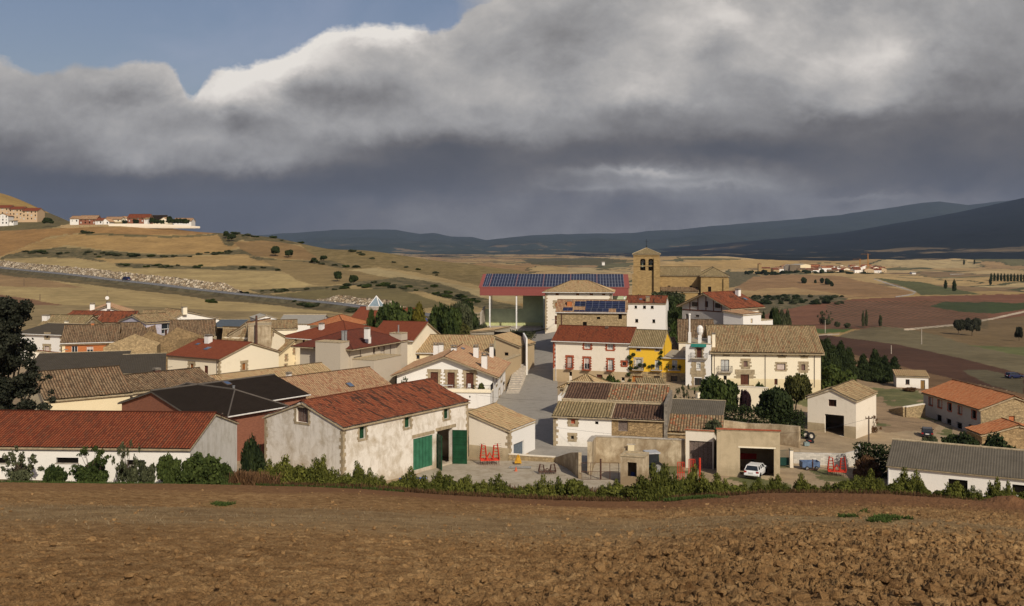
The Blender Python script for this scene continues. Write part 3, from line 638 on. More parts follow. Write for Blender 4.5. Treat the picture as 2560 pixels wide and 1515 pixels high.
def tiles(name, cols, lichen=(.27, .22, .12), lamt=.4, blot=None, bamt=0.0, gdark=.95):
    """clay tiles: every tile its own colour, lichen and moss in patches"""
    if name in MATS: return MATS[name]
    m, t, b = mat(name); k = NT(t); o = k.obj()
    uv = k.n('UVMap'); fl = k.n('VectorMath', operation='FLOOR'); t.links.new(uv.outputs[0], fl.inputs[0])
    wn = k.n('TexWhiteNoise'); t.links.new(fl.outputs[0], wn.inputs[0])
    n1 = k.noise(o, .45, 6, .7); n2 = k.noise(o, 3.2, 7, .8)
    sc = k.n('VectorMath', operation='MULTIPLY'); t.links.new(fl.outputs[0], sc.inputs[0]); sc.inputs[1].default_value = (.75, .22, 0); n3 = k.noise(sc.outputs[0], .55, 4, .7)
    cw = k.n('VectorMath', operation='MULTIPLY'); t.links.new(fl.outputs[0], cw.inputs[0]); cw.inputs[1].default_value = (1, .18, 0); cf = k.n('VectorMath', operation='FLOOR'); t.links.new(cw.outputs[0], cf.inputs[0])
    wc = k.n('TexWhiteNoise'); t.links.new(cf.outputs[0], wc.inputs[0])
    f = k.math('ADD', k.math('ADD', k.math('MULTIPLY', wn.outputs[0], .40), k.math('MULTIPLY', wc.outputs[0], .34)), k.math('MULTIPLY', n1, .28))
    els = [(.10+.82*i/(len(cols)-1), c) for i, c in enumerate(cols)]
    c = k.ramp(f, els)
    c = k.mix(k.math('MULTIPLY', k.step(n2, .52, .62), lamt), c, lichen)
    if blot: c = k.mix(k.math('MULTIPLY', k.step(n3, .52, .60), bamt), c, blot)
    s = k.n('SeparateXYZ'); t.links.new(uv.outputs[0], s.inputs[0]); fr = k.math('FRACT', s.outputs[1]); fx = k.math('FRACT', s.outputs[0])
    lipd = k.math('MULTIPLY', k.step(fr, .22, .04), .5)       # each overlap is darker
    gut = k.math('MULTIPLY', k.step(k.math('ABSOLUTE', k.math('SUBTRACT', fx, .5)), .24, .44), gdark)    # dirt and painted barrel shade down in the channels
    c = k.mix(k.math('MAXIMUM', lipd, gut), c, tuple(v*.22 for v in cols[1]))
    t.links.new(c, b.inputs[0]); b.inputs['Roughness'].default_value = .85
    MATS[name] = m; return m
def sheet(name, c, pitch=.18, axis=0, amt=.3):
    """corrugated sheet"""
    if name in MATS: return MATS[name]
    m, t, b = mat(name); k = NT(t); o = k.obj(); uv = k.n('UVMap')
    n = k.noise(o, .8, 6, .7); n2 = k.noise(o, 4, 5, .7)
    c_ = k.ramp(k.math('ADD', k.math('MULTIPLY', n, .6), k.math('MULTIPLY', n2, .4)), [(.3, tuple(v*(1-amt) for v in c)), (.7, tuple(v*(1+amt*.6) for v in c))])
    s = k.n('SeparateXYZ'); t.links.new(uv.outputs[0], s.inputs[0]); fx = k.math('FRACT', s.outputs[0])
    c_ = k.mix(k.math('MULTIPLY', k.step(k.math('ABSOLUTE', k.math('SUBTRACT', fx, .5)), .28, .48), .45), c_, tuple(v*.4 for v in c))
    t.links.new(c_, b.inputs[0]); b.inputs['Roughness'].default_value = .9; b.inputs['Specular IOR Level'].default_value = .03; MATS[name] = m; return m
TL = {}
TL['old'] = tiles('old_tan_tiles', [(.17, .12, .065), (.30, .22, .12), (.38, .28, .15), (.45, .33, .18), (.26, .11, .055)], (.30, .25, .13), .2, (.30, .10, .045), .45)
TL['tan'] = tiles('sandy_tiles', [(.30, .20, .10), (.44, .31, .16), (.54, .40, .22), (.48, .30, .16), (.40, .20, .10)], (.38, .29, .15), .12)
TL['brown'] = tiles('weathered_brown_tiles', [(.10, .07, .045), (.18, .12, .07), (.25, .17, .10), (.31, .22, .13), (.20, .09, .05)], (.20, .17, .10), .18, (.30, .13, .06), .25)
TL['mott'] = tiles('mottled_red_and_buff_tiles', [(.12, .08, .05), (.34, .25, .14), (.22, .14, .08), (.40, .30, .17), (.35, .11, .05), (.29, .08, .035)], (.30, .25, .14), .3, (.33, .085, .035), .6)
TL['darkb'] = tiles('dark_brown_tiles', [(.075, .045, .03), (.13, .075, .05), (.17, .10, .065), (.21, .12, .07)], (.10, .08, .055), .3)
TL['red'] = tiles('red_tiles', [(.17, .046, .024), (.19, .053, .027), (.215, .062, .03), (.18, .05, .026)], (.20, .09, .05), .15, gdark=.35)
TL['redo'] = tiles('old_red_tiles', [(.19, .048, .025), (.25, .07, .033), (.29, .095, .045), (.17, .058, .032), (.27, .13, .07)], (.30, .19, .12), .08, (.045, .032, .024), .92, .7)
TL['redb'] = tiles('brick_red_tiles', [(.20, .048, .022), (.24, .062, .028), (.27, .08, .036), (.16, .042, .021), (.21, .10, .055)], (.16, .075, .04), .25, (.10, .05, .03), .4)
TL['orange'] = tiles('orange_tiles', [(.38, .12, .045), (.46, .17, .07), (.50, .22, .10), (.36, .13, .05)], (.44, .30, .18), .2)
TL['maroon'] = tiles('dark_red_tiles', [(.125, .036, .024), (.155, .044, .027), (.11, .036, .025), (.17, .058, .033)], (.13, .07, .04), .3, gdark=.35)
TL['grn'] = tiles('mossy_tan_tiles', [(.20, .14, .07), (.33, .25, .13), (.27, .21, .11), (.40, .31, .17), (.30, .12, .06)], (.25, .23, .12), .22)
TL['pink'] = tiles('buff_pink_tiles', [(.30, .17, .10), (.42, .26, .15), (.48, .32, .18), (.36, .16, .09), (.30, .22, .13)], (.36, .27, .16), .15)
TL['slate'] = sheet('dark_slate_roofing', (.026, .020, .016), amt=.3)
TL['fibre'] = sheet('grey_fibre_cement', (.135, .118, .092), amt=.3)
TL['dfibre'] = sheet('dark_fibre_cement', (.085, .072, .055), amt=.3)
TL['lfibre'] = sheet('light_fibre_cement', (.33, .31, .27), amt=.2)
TL['blue'] = sheet('blue_grey_sheet', (.10, .12, .14), amt=.2)
WHITE = wall('whitewashed_wall', (.82, .79, .73), (.50, .44, .33), .24)
WHITE2 = wall('bright_white_wall', (.77, .75, .71), (.55, .50, .42), .16, base=False)
BARNW = wall('flaking_whitewash', (.76, .71, .63), (.38, .30, .19), .6)
LBARN = wall('stained_whitewash', (.68, .65, .59), (.40, .36, .27), .55)
CREAM = wall('cream_render', (.83, .75, .58), (.52, .42, .26), .24)
CREAM2 = wall('pale_cream_render', (.79, .72, .60), (.46, .37, .24), .28)
YELC = wall('butter_render', (.76, .65, .43), (.48, .38, .20), .2)
BEIGE = wall('beige_cement', (.50, .44, .35), (.36, .29, .20), .25)
GREIGE = wall('grey_beige_cement', (.50, .41, .27), (.30, .24, .15), .5)
YELLOW = wall('yellow_paint', (.80, .50, .045), (.55, .33, .04), .1, base=False)
STONE = wall('rubble_stone', (.36, .27, .15), (.24, .18, .10), .3, 'rubble', base=False)
STONE2 = wall('brown_rubble_stone', (.33, .23, .12), (.22, .16, .09), .3, 'rubble', base=False)
ASH = wall('church_ashlar', (.34, .235, .105), (.27, .18, .08), .4, 'ashlar', base=False)
TANW = wall('ochre_render', (.47, .36, .22), (.33, .25, .14), .3)
BRICK = wall('orange_brick', (.42, .15, .055), (.30, .12, .05), .15, 'brick', base=False)
BRICK2 = wall('dark_red_brick', (.24, .10, .062), (.17, .08, .05), .2, 'brick', base=False)
BLOCK = wall('concrete_block', (.42, .38, .30), (.28, .24, .17), .35, 'block')
PEEL = wall('peeling_old_render', (.55, .46, .32), (.27, .20, .12), .85)
SHADEW = wall('shaded_side_render', (.40, .38, .36), (.28, .24, .2), .3)  # shade of walls turned from the sun, put into the colour
MINT = flat('mint_render', (.34, .42, .33), .9, var=.1)
QUOIN = flat('dressed_stone', (.35, .28, .18), .95, var=.22, scale=2)
REDBR = flat('red_brick_trim', (.34, .085, .04), .9, var=.2)
WOODBR = flat('brown_wood', (.10, .035, .02), .6, var=.3, scale=6)
WOODOR = flat('varnished_wood', (.35, .14, .04), .55, var=.3, scale=6)
WOODGY = flat('weathered_grey_wood', (.17, .13, .11), .9, var=.3, scale=8)
GLASS = flat('window_glass', (.02, .025, .03), .12, spec=.6, var=.2)
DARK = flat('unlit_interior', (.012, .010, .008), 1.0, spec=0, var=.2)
WFR = flat('white_frame_paint', (.75, .74, .72), .5)
BLIND = flat('blind_slats', (.52, .43, .38), .7)
CURT = flat('net_curtain', (.45, .46, .44), .9)
GDOOR = flat('green_door_paint', (.010, .055, .024), .5, var=.25, scale=1.2)
GDOOR2 = flat('sunlit_green_door_boards', (.04, .15, .085), .5, var=.15, scale=1.2)
METAL = flat('galvanised_metal', (.42, .43, .43), .4, .7, .4)
PIPE_AND_SHADE = flat('downpipe_and_gable_shade', (.12, .09, .07), .6)
RUST = flat('rusty_iron', (.10, .05, .035), .8, var=.3, scale=8)
CONC = flat('concrete', (.45, .40, .33), .95, var=.2, scale=2)
CONCD = flat('dark_weathered_concrete', (.24, .21, .17), .95, var=.3, scale=2)
GUTW = flat('white_gutter', (.66, .64, .60), .5)
GUTB = flat('brown_fascia', (.10, .06, .04), .7)
TRIMT = flat('mortar_trim', (.42, .34, .22), .95, var=.2)
IRON = flat('black_iron', (.02, .02, .022), .5)
PVBL = flat('solar_cells', (.010, .016, .050), .45, spec=.25, var=.3, scale=1)
PVFR = flat('aluminium_frame', (.50, .51, .54), .35, .6)
CORRR = sheet('pinkish_red_cladding', (.36, .115, .10), amt=.1)

# ------------------------------------------------------------------ buildings
FACES = ('F', 'R', 'B', 'L')
class House:
    """A, B: plan position of the front wall's left and right end seen from the hill; D: depth; z0: foot; walls rise to zr, roof to zr+rise"""
    def __init__(s, name, label, cat, A, B, D, z0, zt, rise=2.0, roof='gx', wmat=WHITE, group=None, rp=.5, wms=None, below=1.2, lmat=None):
        s.A = Vector((A[0], A[1])); s.B = Vector((B[0], B[1])); d = s.B-s.A; s.L = d.length; s.D = D; s.z0 = z0; s.H = zt-z0; s.rise = rise; s.kind = roof; s.rp = rp
        s.rz = math.atan2(d.y, d.x); s.root = empty(name, (A[0], A[1], z0), s.rz); tag(s.root, label, cat, group)
        s.d = d.normalized(); s.n = Vector((-s.d.y, s.d.x)); s.wmat = wmat; s.wms = wms or {}; s.op = {f: [] for f in FACES}; s.slopes = []; s.roofob = None; s.below = below; s.lmat = lmat
    def frame(s, f):
        L, D = s.L, s.D
        return {'F': ((0, 0), (1, 0), (0, -1), L), 'R': ((L, 0), (0, 1), (1, 0), D), 'B': ((L, D), (-1, 0), (0, 1), L), 'L': ((0, D), (0, -1), (-1, 0), D)}[f]
    def w(s, x, y): return s.A+s.d*x+s.n*y
    def px(s, f, px, py):
        o, dr, _, _ = s.frame(f); p = s.w(*o); q = s.w(o[0]+dr[0], o[1]+dr[1])-p; u = (px-CX)/F
        t = (u*p.y-p.x)/(q.x-u*q.y); Y = p.y+t*q.y
        return t, -(py-HY)/F*Y-s.z0
    def open(s, f, px0, py0, px1, py1, kind='dark', **k):
        """opening given by the photo's pixels; kind says what fills it"""
        a, z1 = s.px(f, px0, (py0)); b, _ = s.px(f, px1, py0); _, z0 = s.px(f, (px0+px1)/2, py1); _, z1 = s.px(f, (px0+px1)/2, py0)
        if a > b: a, b = b, a
        s.op[f].append((max(a, .12), b, max(z0, -.3), z1, kind, k))
    def openm(s, f, a, b, z0, z1, kind='dark', **k): s.op[f].append((a, b, z0, z1, kind, k))
    def top(s, f, t):
        """wall top over the face"""
        L, D, H, r = s.L, s.D, s.H, s.rise; k = s.kind
        if k == 'gx' and f in 'RL':
            y = t if f == 'R' else D-t; return H+r*min(y/(D*s.rp), (D-y)/(D*(1-s.rp)))
        if k == 'gy' and f in 'FB':
            x = t if f == 'F' else L-t; return H+r*min(x/(L*s.rp), (L-x)/(L*(1-s.rp)))
        if k == 'shedb':
            if f == 'B': return H+r
            if f == 'R': return H+r*t/D
            if f == 'L': return H+r*(D-t)/D
        if k == 'shedf':
            if f == 'F': return H+r
            if f == 'R': return H+r*(D-t)/D
            if f == 'L': return H+r*t/D
        if k == 'shedl':     # high on the left
            if f == 'L': return H+r
            if f == 'F': return H+r*(L-t)/L
            if f == 'B': return H+r*t/L
        if k == 'shedr':
            if f == 'R': return H+r
            if f == 'F': return H+r*t/L
            if f == 'B': return H+r*(L-t)/L
        return H
    def walls(s, rev=.22):
        mats = [s.wmat]; mi = {}
        for f, m in s.wms.items(): mi[f] = len(mats); mats.append(m)
        mb = MB()
        for f in FACES:
            o, dr, no, Lf = s.frame(f); ops = s.op[f]
            us = sorted(set([0.0, Lf]+[min(max(v, 0), Lf) for q in ops for v in q[:2]]+([Lf*s.rp if f == 'R' or f == 'F' else Lf*(1-s.rp)] if (s.kind == 'gx' and f in 'RL') or (s.kind == 'gy' and f in 'FB') else [])))
            zs = sorted(set([-s.below]+[v for q in ops for v in q[2:4]]+[s.H]))
            ex_ = []
            for a, b in zip(us[:-1], us[1:]):
                ta, tb = s.top(f, a), s.top(f, b)
                for z in zs:
                    if (ta-z)*(tb-z) < -1e-9: ex_.append(a+(z-ta)/(tb-ta)*(b-a))
            us = sorted(us+ex_)
            P = lambda u, z, i=0.0: (o[0]+dr[0]*u-no[0]*i, o[1]+dr[1]*u-no[1]*i, z)
            m_ = mi.get(f, 0)
            for a, b in zip(us[:-1], us[1:]):
                if b-a < 1e-4: continue
                for c, e in zip(zs, zs[1:]+[1e9]):
                    cu = (a+b)/2; ta, tb = s.top(f, a), s.top(f, b)
                    if e > 1e8: ea, eb = ta, tb; c_ = c
                    else: ea, eb = min(e, ta), min(e, tb)
                    if ea <= c and eb <= c: continue
                    cz = (c+min(e, (ta+tb)/2))/2
                    if any(q[0]-1e-4 <= cu <= q[1]+1e-4 and q[2]-1e-4 <= cz <= q[3]+1e-4 for q in ops): continue
                    mb.add([P(a, c), P(b, c), P(b, max(eb, c)), P(a, max(ea, c))], [(0, 1, 2, 3)], m_)
            for (a, b, c, e, kd, kk) in ops:
                r = rev*kk.get('deep', 1)
                mb.add([P(a, c), P(b, c), P(b, c, r), P(a, c, r)], [(0, 3, 2, 1)], m_); mb.add([P(a, e), P(b, e), P(b, e, r), P(a, e, r)], [(0, 1, 2, 3)], m_)
                mb.add([P(a, c), P(a, e), P(a, e, r), P(a, c, r)], [(0, 1, 2, 3)], m_); mb.add([P(b, c), P(b, e), P(b, e, r), P(b, c, r)], [(0, 3, 2, 1)], m_)
        s.wallob = mb.build('wall', mats, s.root)
        for f in FACES:
            for q in s.op[f]: s.fill(f, q, rev)
        return s
    def lbox(s, mb, f, a, b, c, e, i0, i1, mi=0):
        """box on a face: along a..b, up c..e, from i0 to i1 outwards"""
        o, dr, no, _ = s.frame(f)
        x = sorted([o[0]+dr[0]*a+no[0]*i0, o[0]+dr[0]*b+no[0]*i1]); y = sorted([o[1]+dr[1]*a+no[1]*i0, o[1]+dr[1]*b+no[1]*i1])
        mb.box(x[0], y[0], c, x[1], y[1], e, mi)
    def fill(s, f, q, rev):
        a, b, c, e, kd, kk = q; w = b-a; h = e-c
        nm = {'dark': 'window', 'win': 'window', 'curt': 'window', 'shut': 'window', 'blind': 'window', 'half': 'window', 'door': 'door', 'gdoor': 'door', 'bricked': 'blocked_window', 'grille': 'window', 'metal': 'door', 'arch': 'window', 'blindg': 'window'}.get(kd, 'window')
        r = rev*kk.get('deep', 1)
        if kd != 'open':
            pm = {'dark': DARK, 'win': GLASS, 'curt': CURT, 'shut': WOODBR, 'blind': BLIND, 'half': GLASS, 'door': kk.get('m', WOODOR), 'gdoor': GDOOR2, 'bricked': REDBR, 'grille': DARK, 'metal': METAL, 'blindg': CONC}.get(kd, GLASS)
            pm = kk.get('m', pm); mb = MB()
            s.lbox(mb, f, a-.02, b+.02, c-.02, e+.02, -r-.05, -r+.01)
            ob = mb.build(nm, pm, s.root)
            fr = MB(); t = min(.07, w*.12); fm = kk.get('fm', WFR if kd in ('curt', 'half') else WOODBR)
            if kd in ('win', 'curt', 'half', 'shut', 'blind', 'grille'):
                for (p0, p1, q0, q1) in ((a, a+t, c, e), (b-t, b, c, e), (a+t, b-t, c, c+t), (a+t, b-t, e-t, e)): s.lbox(fr, f, p0, p1, q0, q1, -r+.012, -r+.06)
                if kd in ('win', 'curt', 'half') and w > .5: s.lbox(fr, f, (a+b)/2-t/2, (a+b)/2+t/2, c+t, e-t, -r+.012, -r+.05)
                if kd == 'shut' : s.lbox(fr, f, (a+b)/2-.02, (a+b)/2+.02, c+t, e-t, -r+.012, -r+.04)
                if kd == 'grille':
                    for i in range(1, 5): s.lbox(fr, f, a+w*i/5-.015, a+w*i/5+.015, c+t, e-t, -r+.012, -r+.04)
                fo = fr.build('frame', fm, ob)
            if kd == 'half':
                m2 = MB(); s.lbox(m2, f, a+t, b-t, c+h*.5, e-t, -r+.015, -r+.04); m2.build('blind', BLIND, ob)
            if kd in ('door', 'gdoor'):
                for i in range(1, max(2, int(w/.5))): s.lbox(fr, f, a+w*i/max(2, int(w/.5))-.012, a+w*i/max(2, int(w/.5))+.012, c+.05, e-.05, -r+.012, -r+.025)
                if kk.get('planks', True): fr.build('board_joint', DARK, ob)
        else: ob = s.root
        sr = kk.get('sur')
        if sr:
            m2 = MB(); sm = kk.get('sm', QUOIN); t = kk.get('st', .26); rnd = random.Random(int(a*97+c*31)); pr = .014
            lt = e+t*.95; s.lbox(m2, f, a-t*1.1, b+t*1.1, e, lt, -.05, pr)
            if kk.get('sill', True): s.lbox(m2, f, a-t*.9, b+t*.9, c-t*.75, c, -.05, pr+.03)
            z = c; i = 0
            while z < e-.02:
                hh = min(.30 if sm is QUOIN else .24, e-z); ex = t*(1.3 if i % 2 == 0 else .8)*(rnd.uniform(.85, 1.15) if sm is QUOIN else 1)
                s.lbox(m2, f, a-ex, a, z, z+hh, -.05, pr); s.lbox(m2, f, b, b+ex, z, z+hh, -.05, pr); z += hh; i += 1
            m2.build('surround', sm, ob if ob is not s.root else s.root)
        elif kk.get('lsill', kd in ('win', 'curt', 'half', 'blind')) and nm == 'window' and ob is not s.root:
            m2 = MB(); s.lbox(m2, f, a-.08, b+.08, c-.07, c, -r, .07); m2.build('sill', CONC, ob)
        if kk.get('bal'):
            bw = kk['bal']; hh = kk.get('bh', .95); dp = .7; br = s.root
            m2 = MB(); s.lbox(m2, f, a-bw, b+bw, c-.16, c-.02, -.05, dp); bo = m2.build('balcony', kk.get('bm', CONC), br)
            m3 = MB(); n = max(4, int((w+2*bw)/.14)); o, dr, no, _ = s.frame(f)
            def P(u, i, z): return (o[0]+dr[0]*u+no[0]*i, o[1]+dr[1]*u+no[1]*i, z)
            for i in range(n+1):
                u = a-bw+.03+(w+2*bw-.06)*i/n; m3.bar(P(u, dp-.04, c-.02), P(u, dp-.04, c+hh), .013)
            for u in (a-bw+.03, b+bw-.03):
                m3.bar(P(u, dp-.04, c+hh), P(u, .0, c+hh), .02)
                for i in range(1, 5): m3.bar(P(u, dp*i/5, c-.02), P(u, dp*i/5, c+hh), .013)
            m3.bar(P(a-bw, dp-.04, c+hh), P(b+bw, dp-.04, c+hh), .025)
            m3.build('railing', kk.get('rm', IRON), bo)
    # ---- roofs
    def slope(s, mb, E0, E1, up, T, tmax=None, tm=0, fine=1, amp=.045, pitch=.30, course=.42, trim=1, rnd=None, old=.02, sheetlike=False):
        """tiled slope from eave E0->E1 (left to right looking up the slope), 'up' the unit vector climbing it, T its length"""
        E0 = np.array(E0, float); E1 = np.array(E1, float); up = np.array(up, float); La = np.linalg.norm(E1-E0); a = (E1-E0)/La; nr = np.cross(a, up); nr = nr/np.linalg.norm(nr)
        nw = max(2, int(round(La/pitch))); seg = 4 if fine else 2; S = np.linspace(0, La, nw*seg+1); ph = S/La*nw
        prof = amp*(np.abs(np.sin(np.pi*ph))**.8) if not sheetlike else amp*(.5-.5*np.cos(2*np.pi*ph))
        nc = max(1, int(round(T/course))); rows = []; vs = []
        for j in range(nc):
            if fine and not sheetlike: rows += [(j/nc*T, .030), ((j+1)/nc*T-.004, .0)]; vs += [j+.02, j+.98]
            elif j % 3 == 0 or sheetlike and j == 0: rows += [(j/nc*T, .0)]; vs += [j]
        if not (fine and not sheetlike): rows += [(T, 0)]; vs += [nc]
        tt = np.array([r[0] for r in rows]); dd = np.array([r[1] for r in rows])
        tm_ = np.array([T if tmax is None else tmax(x, La) for x in S])
        Tg = np.minimum(tt[None, :], tm_[:, None]); seed = abs(hash((round(float(E0[0]), 2), round(float(E0[2]), 2), round(La, 2)))) % 997
        sag = -old*2.5*np.sin(np.pi*np.clip(Tg/T, 0, 1))*(.4+fbm(S[:, None]/3.0+0*Tg, Tg/4+seed, 3, 2))
        wob = old*(vn(S[:, None]*1.3+seed, Tg*1.1, 4)-.5)*1.4
        jit = old*1.2*(_h(np.floor(ph)[:, None]+0*Tg, np.floor(Tg/course+.01), 7+seed)-.5)
        off = prof[:, None]+dd[None, :]+sag+wob+jit
        co = E0+a*S[:, None, None]+up*Tg[..., None]+nr*off[..., None]
        co = co+a*(old*.9*(vn(S[:, None]*.7+seed, Tg*1.7, 8)-.5))[..., None]
        uv = np.stack([np.repeat(ph[:, None], len(vs), 1), Tg/course if not fine or sheetlike else np.repeat(np.array(vs)[None], len(S), 0)], -1)
        mb.grid(co, tm, uv)
        s.slopes.append((E0, a, up, La, T, tmax)); return a, nr
    def roof(s, tm='old', oe=.35, og=.25, fine=None, gut=None, ridge=True, old=.02, amp=.065, pitch=.30, thick=.14, ridgem=None, course=.40, inset=0.0, trim=None):
        Ym = s.w(s.L/2, s.D/2).y
        if fine is None: fine = 1 if Ym < 250 else 0
        L, D, H, r = s.L, s.D, s.H, s.rise; mb = MB(); sl = tm in ('slate', 'fibre', 'dfibre', 'lfibre', 'blue'); T_ = TL[tm] if isinstance(tm, str) else tm
        if tm == 'slate' and trim is None: trim = flat('dark_ridge_trim', (.11, .095, .08), .9)
        if sl: amp, pitch, old, course = .03, .2 if tm == 'slate' else .26, .004, 1.2
        kw = dict(fine=fine, amp=amp, pitch=pitch, old=old, course=course, sheetlike=sl)
        mats = [T_, trim or TRIMT, GUTB]
        def slab(pts):   # underside and edges of a slope (3D outline, ccw seen from above)
            P = [Vector(p) for p in pts]; nr = (P[1]-P[0]).cross(P[2]-P[1]).normalized(); n = len(P)
            up_ = [p-nr*(.02+old*4.6) for p in P]; thick_ = thick+old*4.6; dn = [p-nr*thick_ for p in P]
            mb.add([tuple(p) for p in up_+dn], [tuple(range(n)), tuple(range(n, 2*n))[::-1]]+[(i, n+i, n+(i+1) % n, (i+1) % n) for i in range(n)], 1)
        k = s.kind; z = H+.06
        def cap(p, q, rr=.11):
            if ridge: mb.bar(p, q, rr, 0 if (not sl and ridgem is None) else 1, 6)
        def eave_gut(p, q, nx, ny):
            if gut:
                g = MB(); g.bar((p[0]+nx*.06, p[1]+ny*.06, p[2]-.05), (q[0]+nx*.06, q[1]+ny*.06, q[2]-.05), .085, 0, 6); g.build('gutter', gut, s.root)
        if k == 'gx':
            yr = D*s.rp; zr = z+r
            m1 = r/yr; m2 = r/(D-yr)
            e0 = (-og, -oe, z-m1*oe); e1 = (L+og, -oe, z-m1*oe); T1 = math.hypot(yr+oe, m1*(yr+oe)); u1 = (0, 1/math.hypot(1, m1), m1/math.hypot(1, m1))
            s.slope(mb, e0, e1, u1, T1, **kw); slab([e0, e1, (L+og, yr, zr), (-og, yr, zr)])
            f0 = (L+og, D+oe, z-m2*oe); f1 = (-og, D+oe, z-m2*oe); T2 = math.hypot(D-yr+oe, m2*(D-yr+oe)); u2 = (0, -1/math.hypot(1, m2), m2/math.hypot(1, m2))
            s.slope(mb, f0, f1, u2, T2, **kw); slab([f0, f1, (-og, yr, zr), (L+og, yr, zr)])
            cap((-og-.02, yr, zr+.05), (L+og+.02, yr, zr+.05)); eave_gut(e0, e1, 0, -1)
        elif k == 'gy':
            xr = L*s.rp; zr = z+r; m1 = r/xr; m2 = r/(L-xr)
            e0 = (-oe, D+og, z-m1*oe); e1 = (-oe, -og, z-m1*oe); T1 = (xr+oe)*math.hypot(1, m1); u1 = (1/math.hypot(1, m1), 0, m1/math.hypot(1, m1))
            s.slope(mb, e0, e1, u1, T1, **kw); slab([e0, e1, (xr, -og, zr), (xr, D+og, zr)])
            f0 = (L+oe, -og, z-m2*oe); f1 = (L+oe, D+og, z-m2*oe); T2 = (L-xr+oe)*math.hypot(1, m2); u2 = (-1/math.hypot(1, m2), 0, m2/math.hypot(1, m2))
            s.slope(mb, f0, f1, u2, T2, **kw); slab([f0, f1, (xr, D+og, zr), (xr, -og, zr)])
            cap((xr, -og-.02, zr+.05), (xr, D+og+.02, zr+.05)); eave_gut(f0, f1, 1, 0); eave_gut(e1, e0, -1, 0)
        elif k == 'hip':
            m = r/(min(L, D)/2); hw = min(L, D)/2+oe; ze = z-m*oe; T = hw*math.hypot(1, m); c_ = 1/math.hypot(1, m); s_ = m/math.hypot(1, m)
            lon = L >= D; X0, X1, Y0, Y1 = -oe, L+oe, -oe, D+oe; zr = ze+m*hw
            tm_h = lambda x, La: min(x, La-x, hw)/c_
            for E0, E1, u in (((X0, Y0, ze), (X1, Y0, ze), (0, c_, s_)), ((X1, Y0, ze), (X1, Y1, ze), (-c_, 0, s_)), ((X1, Y1, ze), (X0, Y1, ze), (0, -c_, s_)), ((X0, Y1, ze), (X0, Y0, ze), (c_, 0, s_))):
                s.slope(mb, E0, E1, u, T, tmax=tm_h, **kw)
            ra, rb = ((X0+hw, (Y0+Y1)/2, zr), (X1-hw, (Y0+Y1)/2, zr)) if lon else (((X0+X1)/2, Y0+hw, zr), ((X0+X1)/2, Y1-hw, zr))
            if lon: cs = [((X0, Y0, ze), ra), ((X0, Y1, ze), ra), ((X1, Y0, ze), rb), ((X1, Y1, ze), rb)]
            else: cs = [((X0, Y0, ze), ra), ((X1, Y0, ze), ra), ((X0, Y1, ze), rb), ((X1, Y1, ze), rb)]
            for p, q in cs: cap((p[0], p[1], p[2]+.03), (q[0], q[1], q[2]+.04), .09)
            if (Vector(ra)-Vector(rb)).length > .1: cap((*ra[:2], ra[2]+.05), (*rb[:2], rb[2]+.05))
            mb.box(X0, Y0, ze-.16, X1, Y1, ze-.03, 1)
            eave_gut((X0, Y0, ze), (X1, Y0, ze), 0, -1)
        elif k in ('shedb', 'shedf', 'shedl', 'shedr'):
            if k in ('shedb', 'shedf'):
                m = r/D; c_ = 1/math.hypot(1, m); s_ = m*c_; T = (D+2*oe)/c_
                if k == 'shedb': e0, e1, u = (-og, -oe, z-m*oe), (L+og, -oe, z-m*oe), (0, c_, s_); t0, t1 = (L+og, D+oe, z+r+m*oe), (-og, D+oe, z+r+m*oe)
                else: e0, e1, u = (L+og, D+oe, z-m*oe), (-og, D+oe, z-m*oe), (0, -c_, s_); t0, t1 = (-og, -oe, z+r+m*oe), (L+og, -oe, z+r+m*oe)
            else:
                m = r/L; c_ = 1/math.hypot(1, m); s_ = m*c_; T = (L+2*oe)/c_
                if k == 'shedr': e0, e1, u = (-oe, D+og, z-m*oe), (-oe, -og, z-m*oe), (c_, 0, s_); t0, t1 = (L+oe, -og, z+r+m*oe), (L+oe, D+og, z+r+m*oe)
                else: e0, e1, u = (L+oe, -og, z-m*oe), (L+oe, D+og, z-m*oe), (-c_, 0, s_); t0, t1 = (-oe, D+og, z+r+m*oe), (-oe, -og, z+r+m*oe)
            s.slope(mb, e0, e1, u, T, **kw); slab([e0, e1, t0, t1]); cap(t0, t1, .08)
            if k == 'shedb': eave_gut(e0, e1, 0, -1)
        elif k == 'flat':
            mb.box(.0, .0, H-.12, L, D, H-.02, 1)
            t = .22; mb.box(-.03, -.03, H-.02, L+.03, t, H+.12, 1); mb.box(-.03, D-t, H-.02, L+.03, D+.03, H+.12, 1); mb.box(-.03, t, H-.02, t, D-t, H+.12, 1); mb.box(L-t, t, H-.02, L+.03, D-t, H+.12, 1)
        s.roofob = mb.build('roof', mats, s.root); return s
    def onroof(s, px, py):
        """local point of the roof under a photo pixel"""
        u = (px-CX)/F; v = -(py-HY)/F; best = None
        for (E0, a, up, La, T, tmax) in s.slopes:
            def W(p): q = s.w(p[0], p[1]); return Vector((q.x, q.y, p[2]+s.z0))
            o = W(E0); A_ = W(E0+a)-o; U_ = W(E0+up)-o; Mx = Matrix(((A_.x, U_.x, -u), (A_.y, U_.y, -1), (A_.z, U_.z, -v)))
            try: r = Mx.inverted() @ (-o)
            except Exception: continue
            if -.3 <= r.x <= La+.3 and -.3 <= r.y <= T+.3 and (best is None or r.z < best[1]): best = (E0+a*r.x+up*r.y, r.z, a, up)
        return best
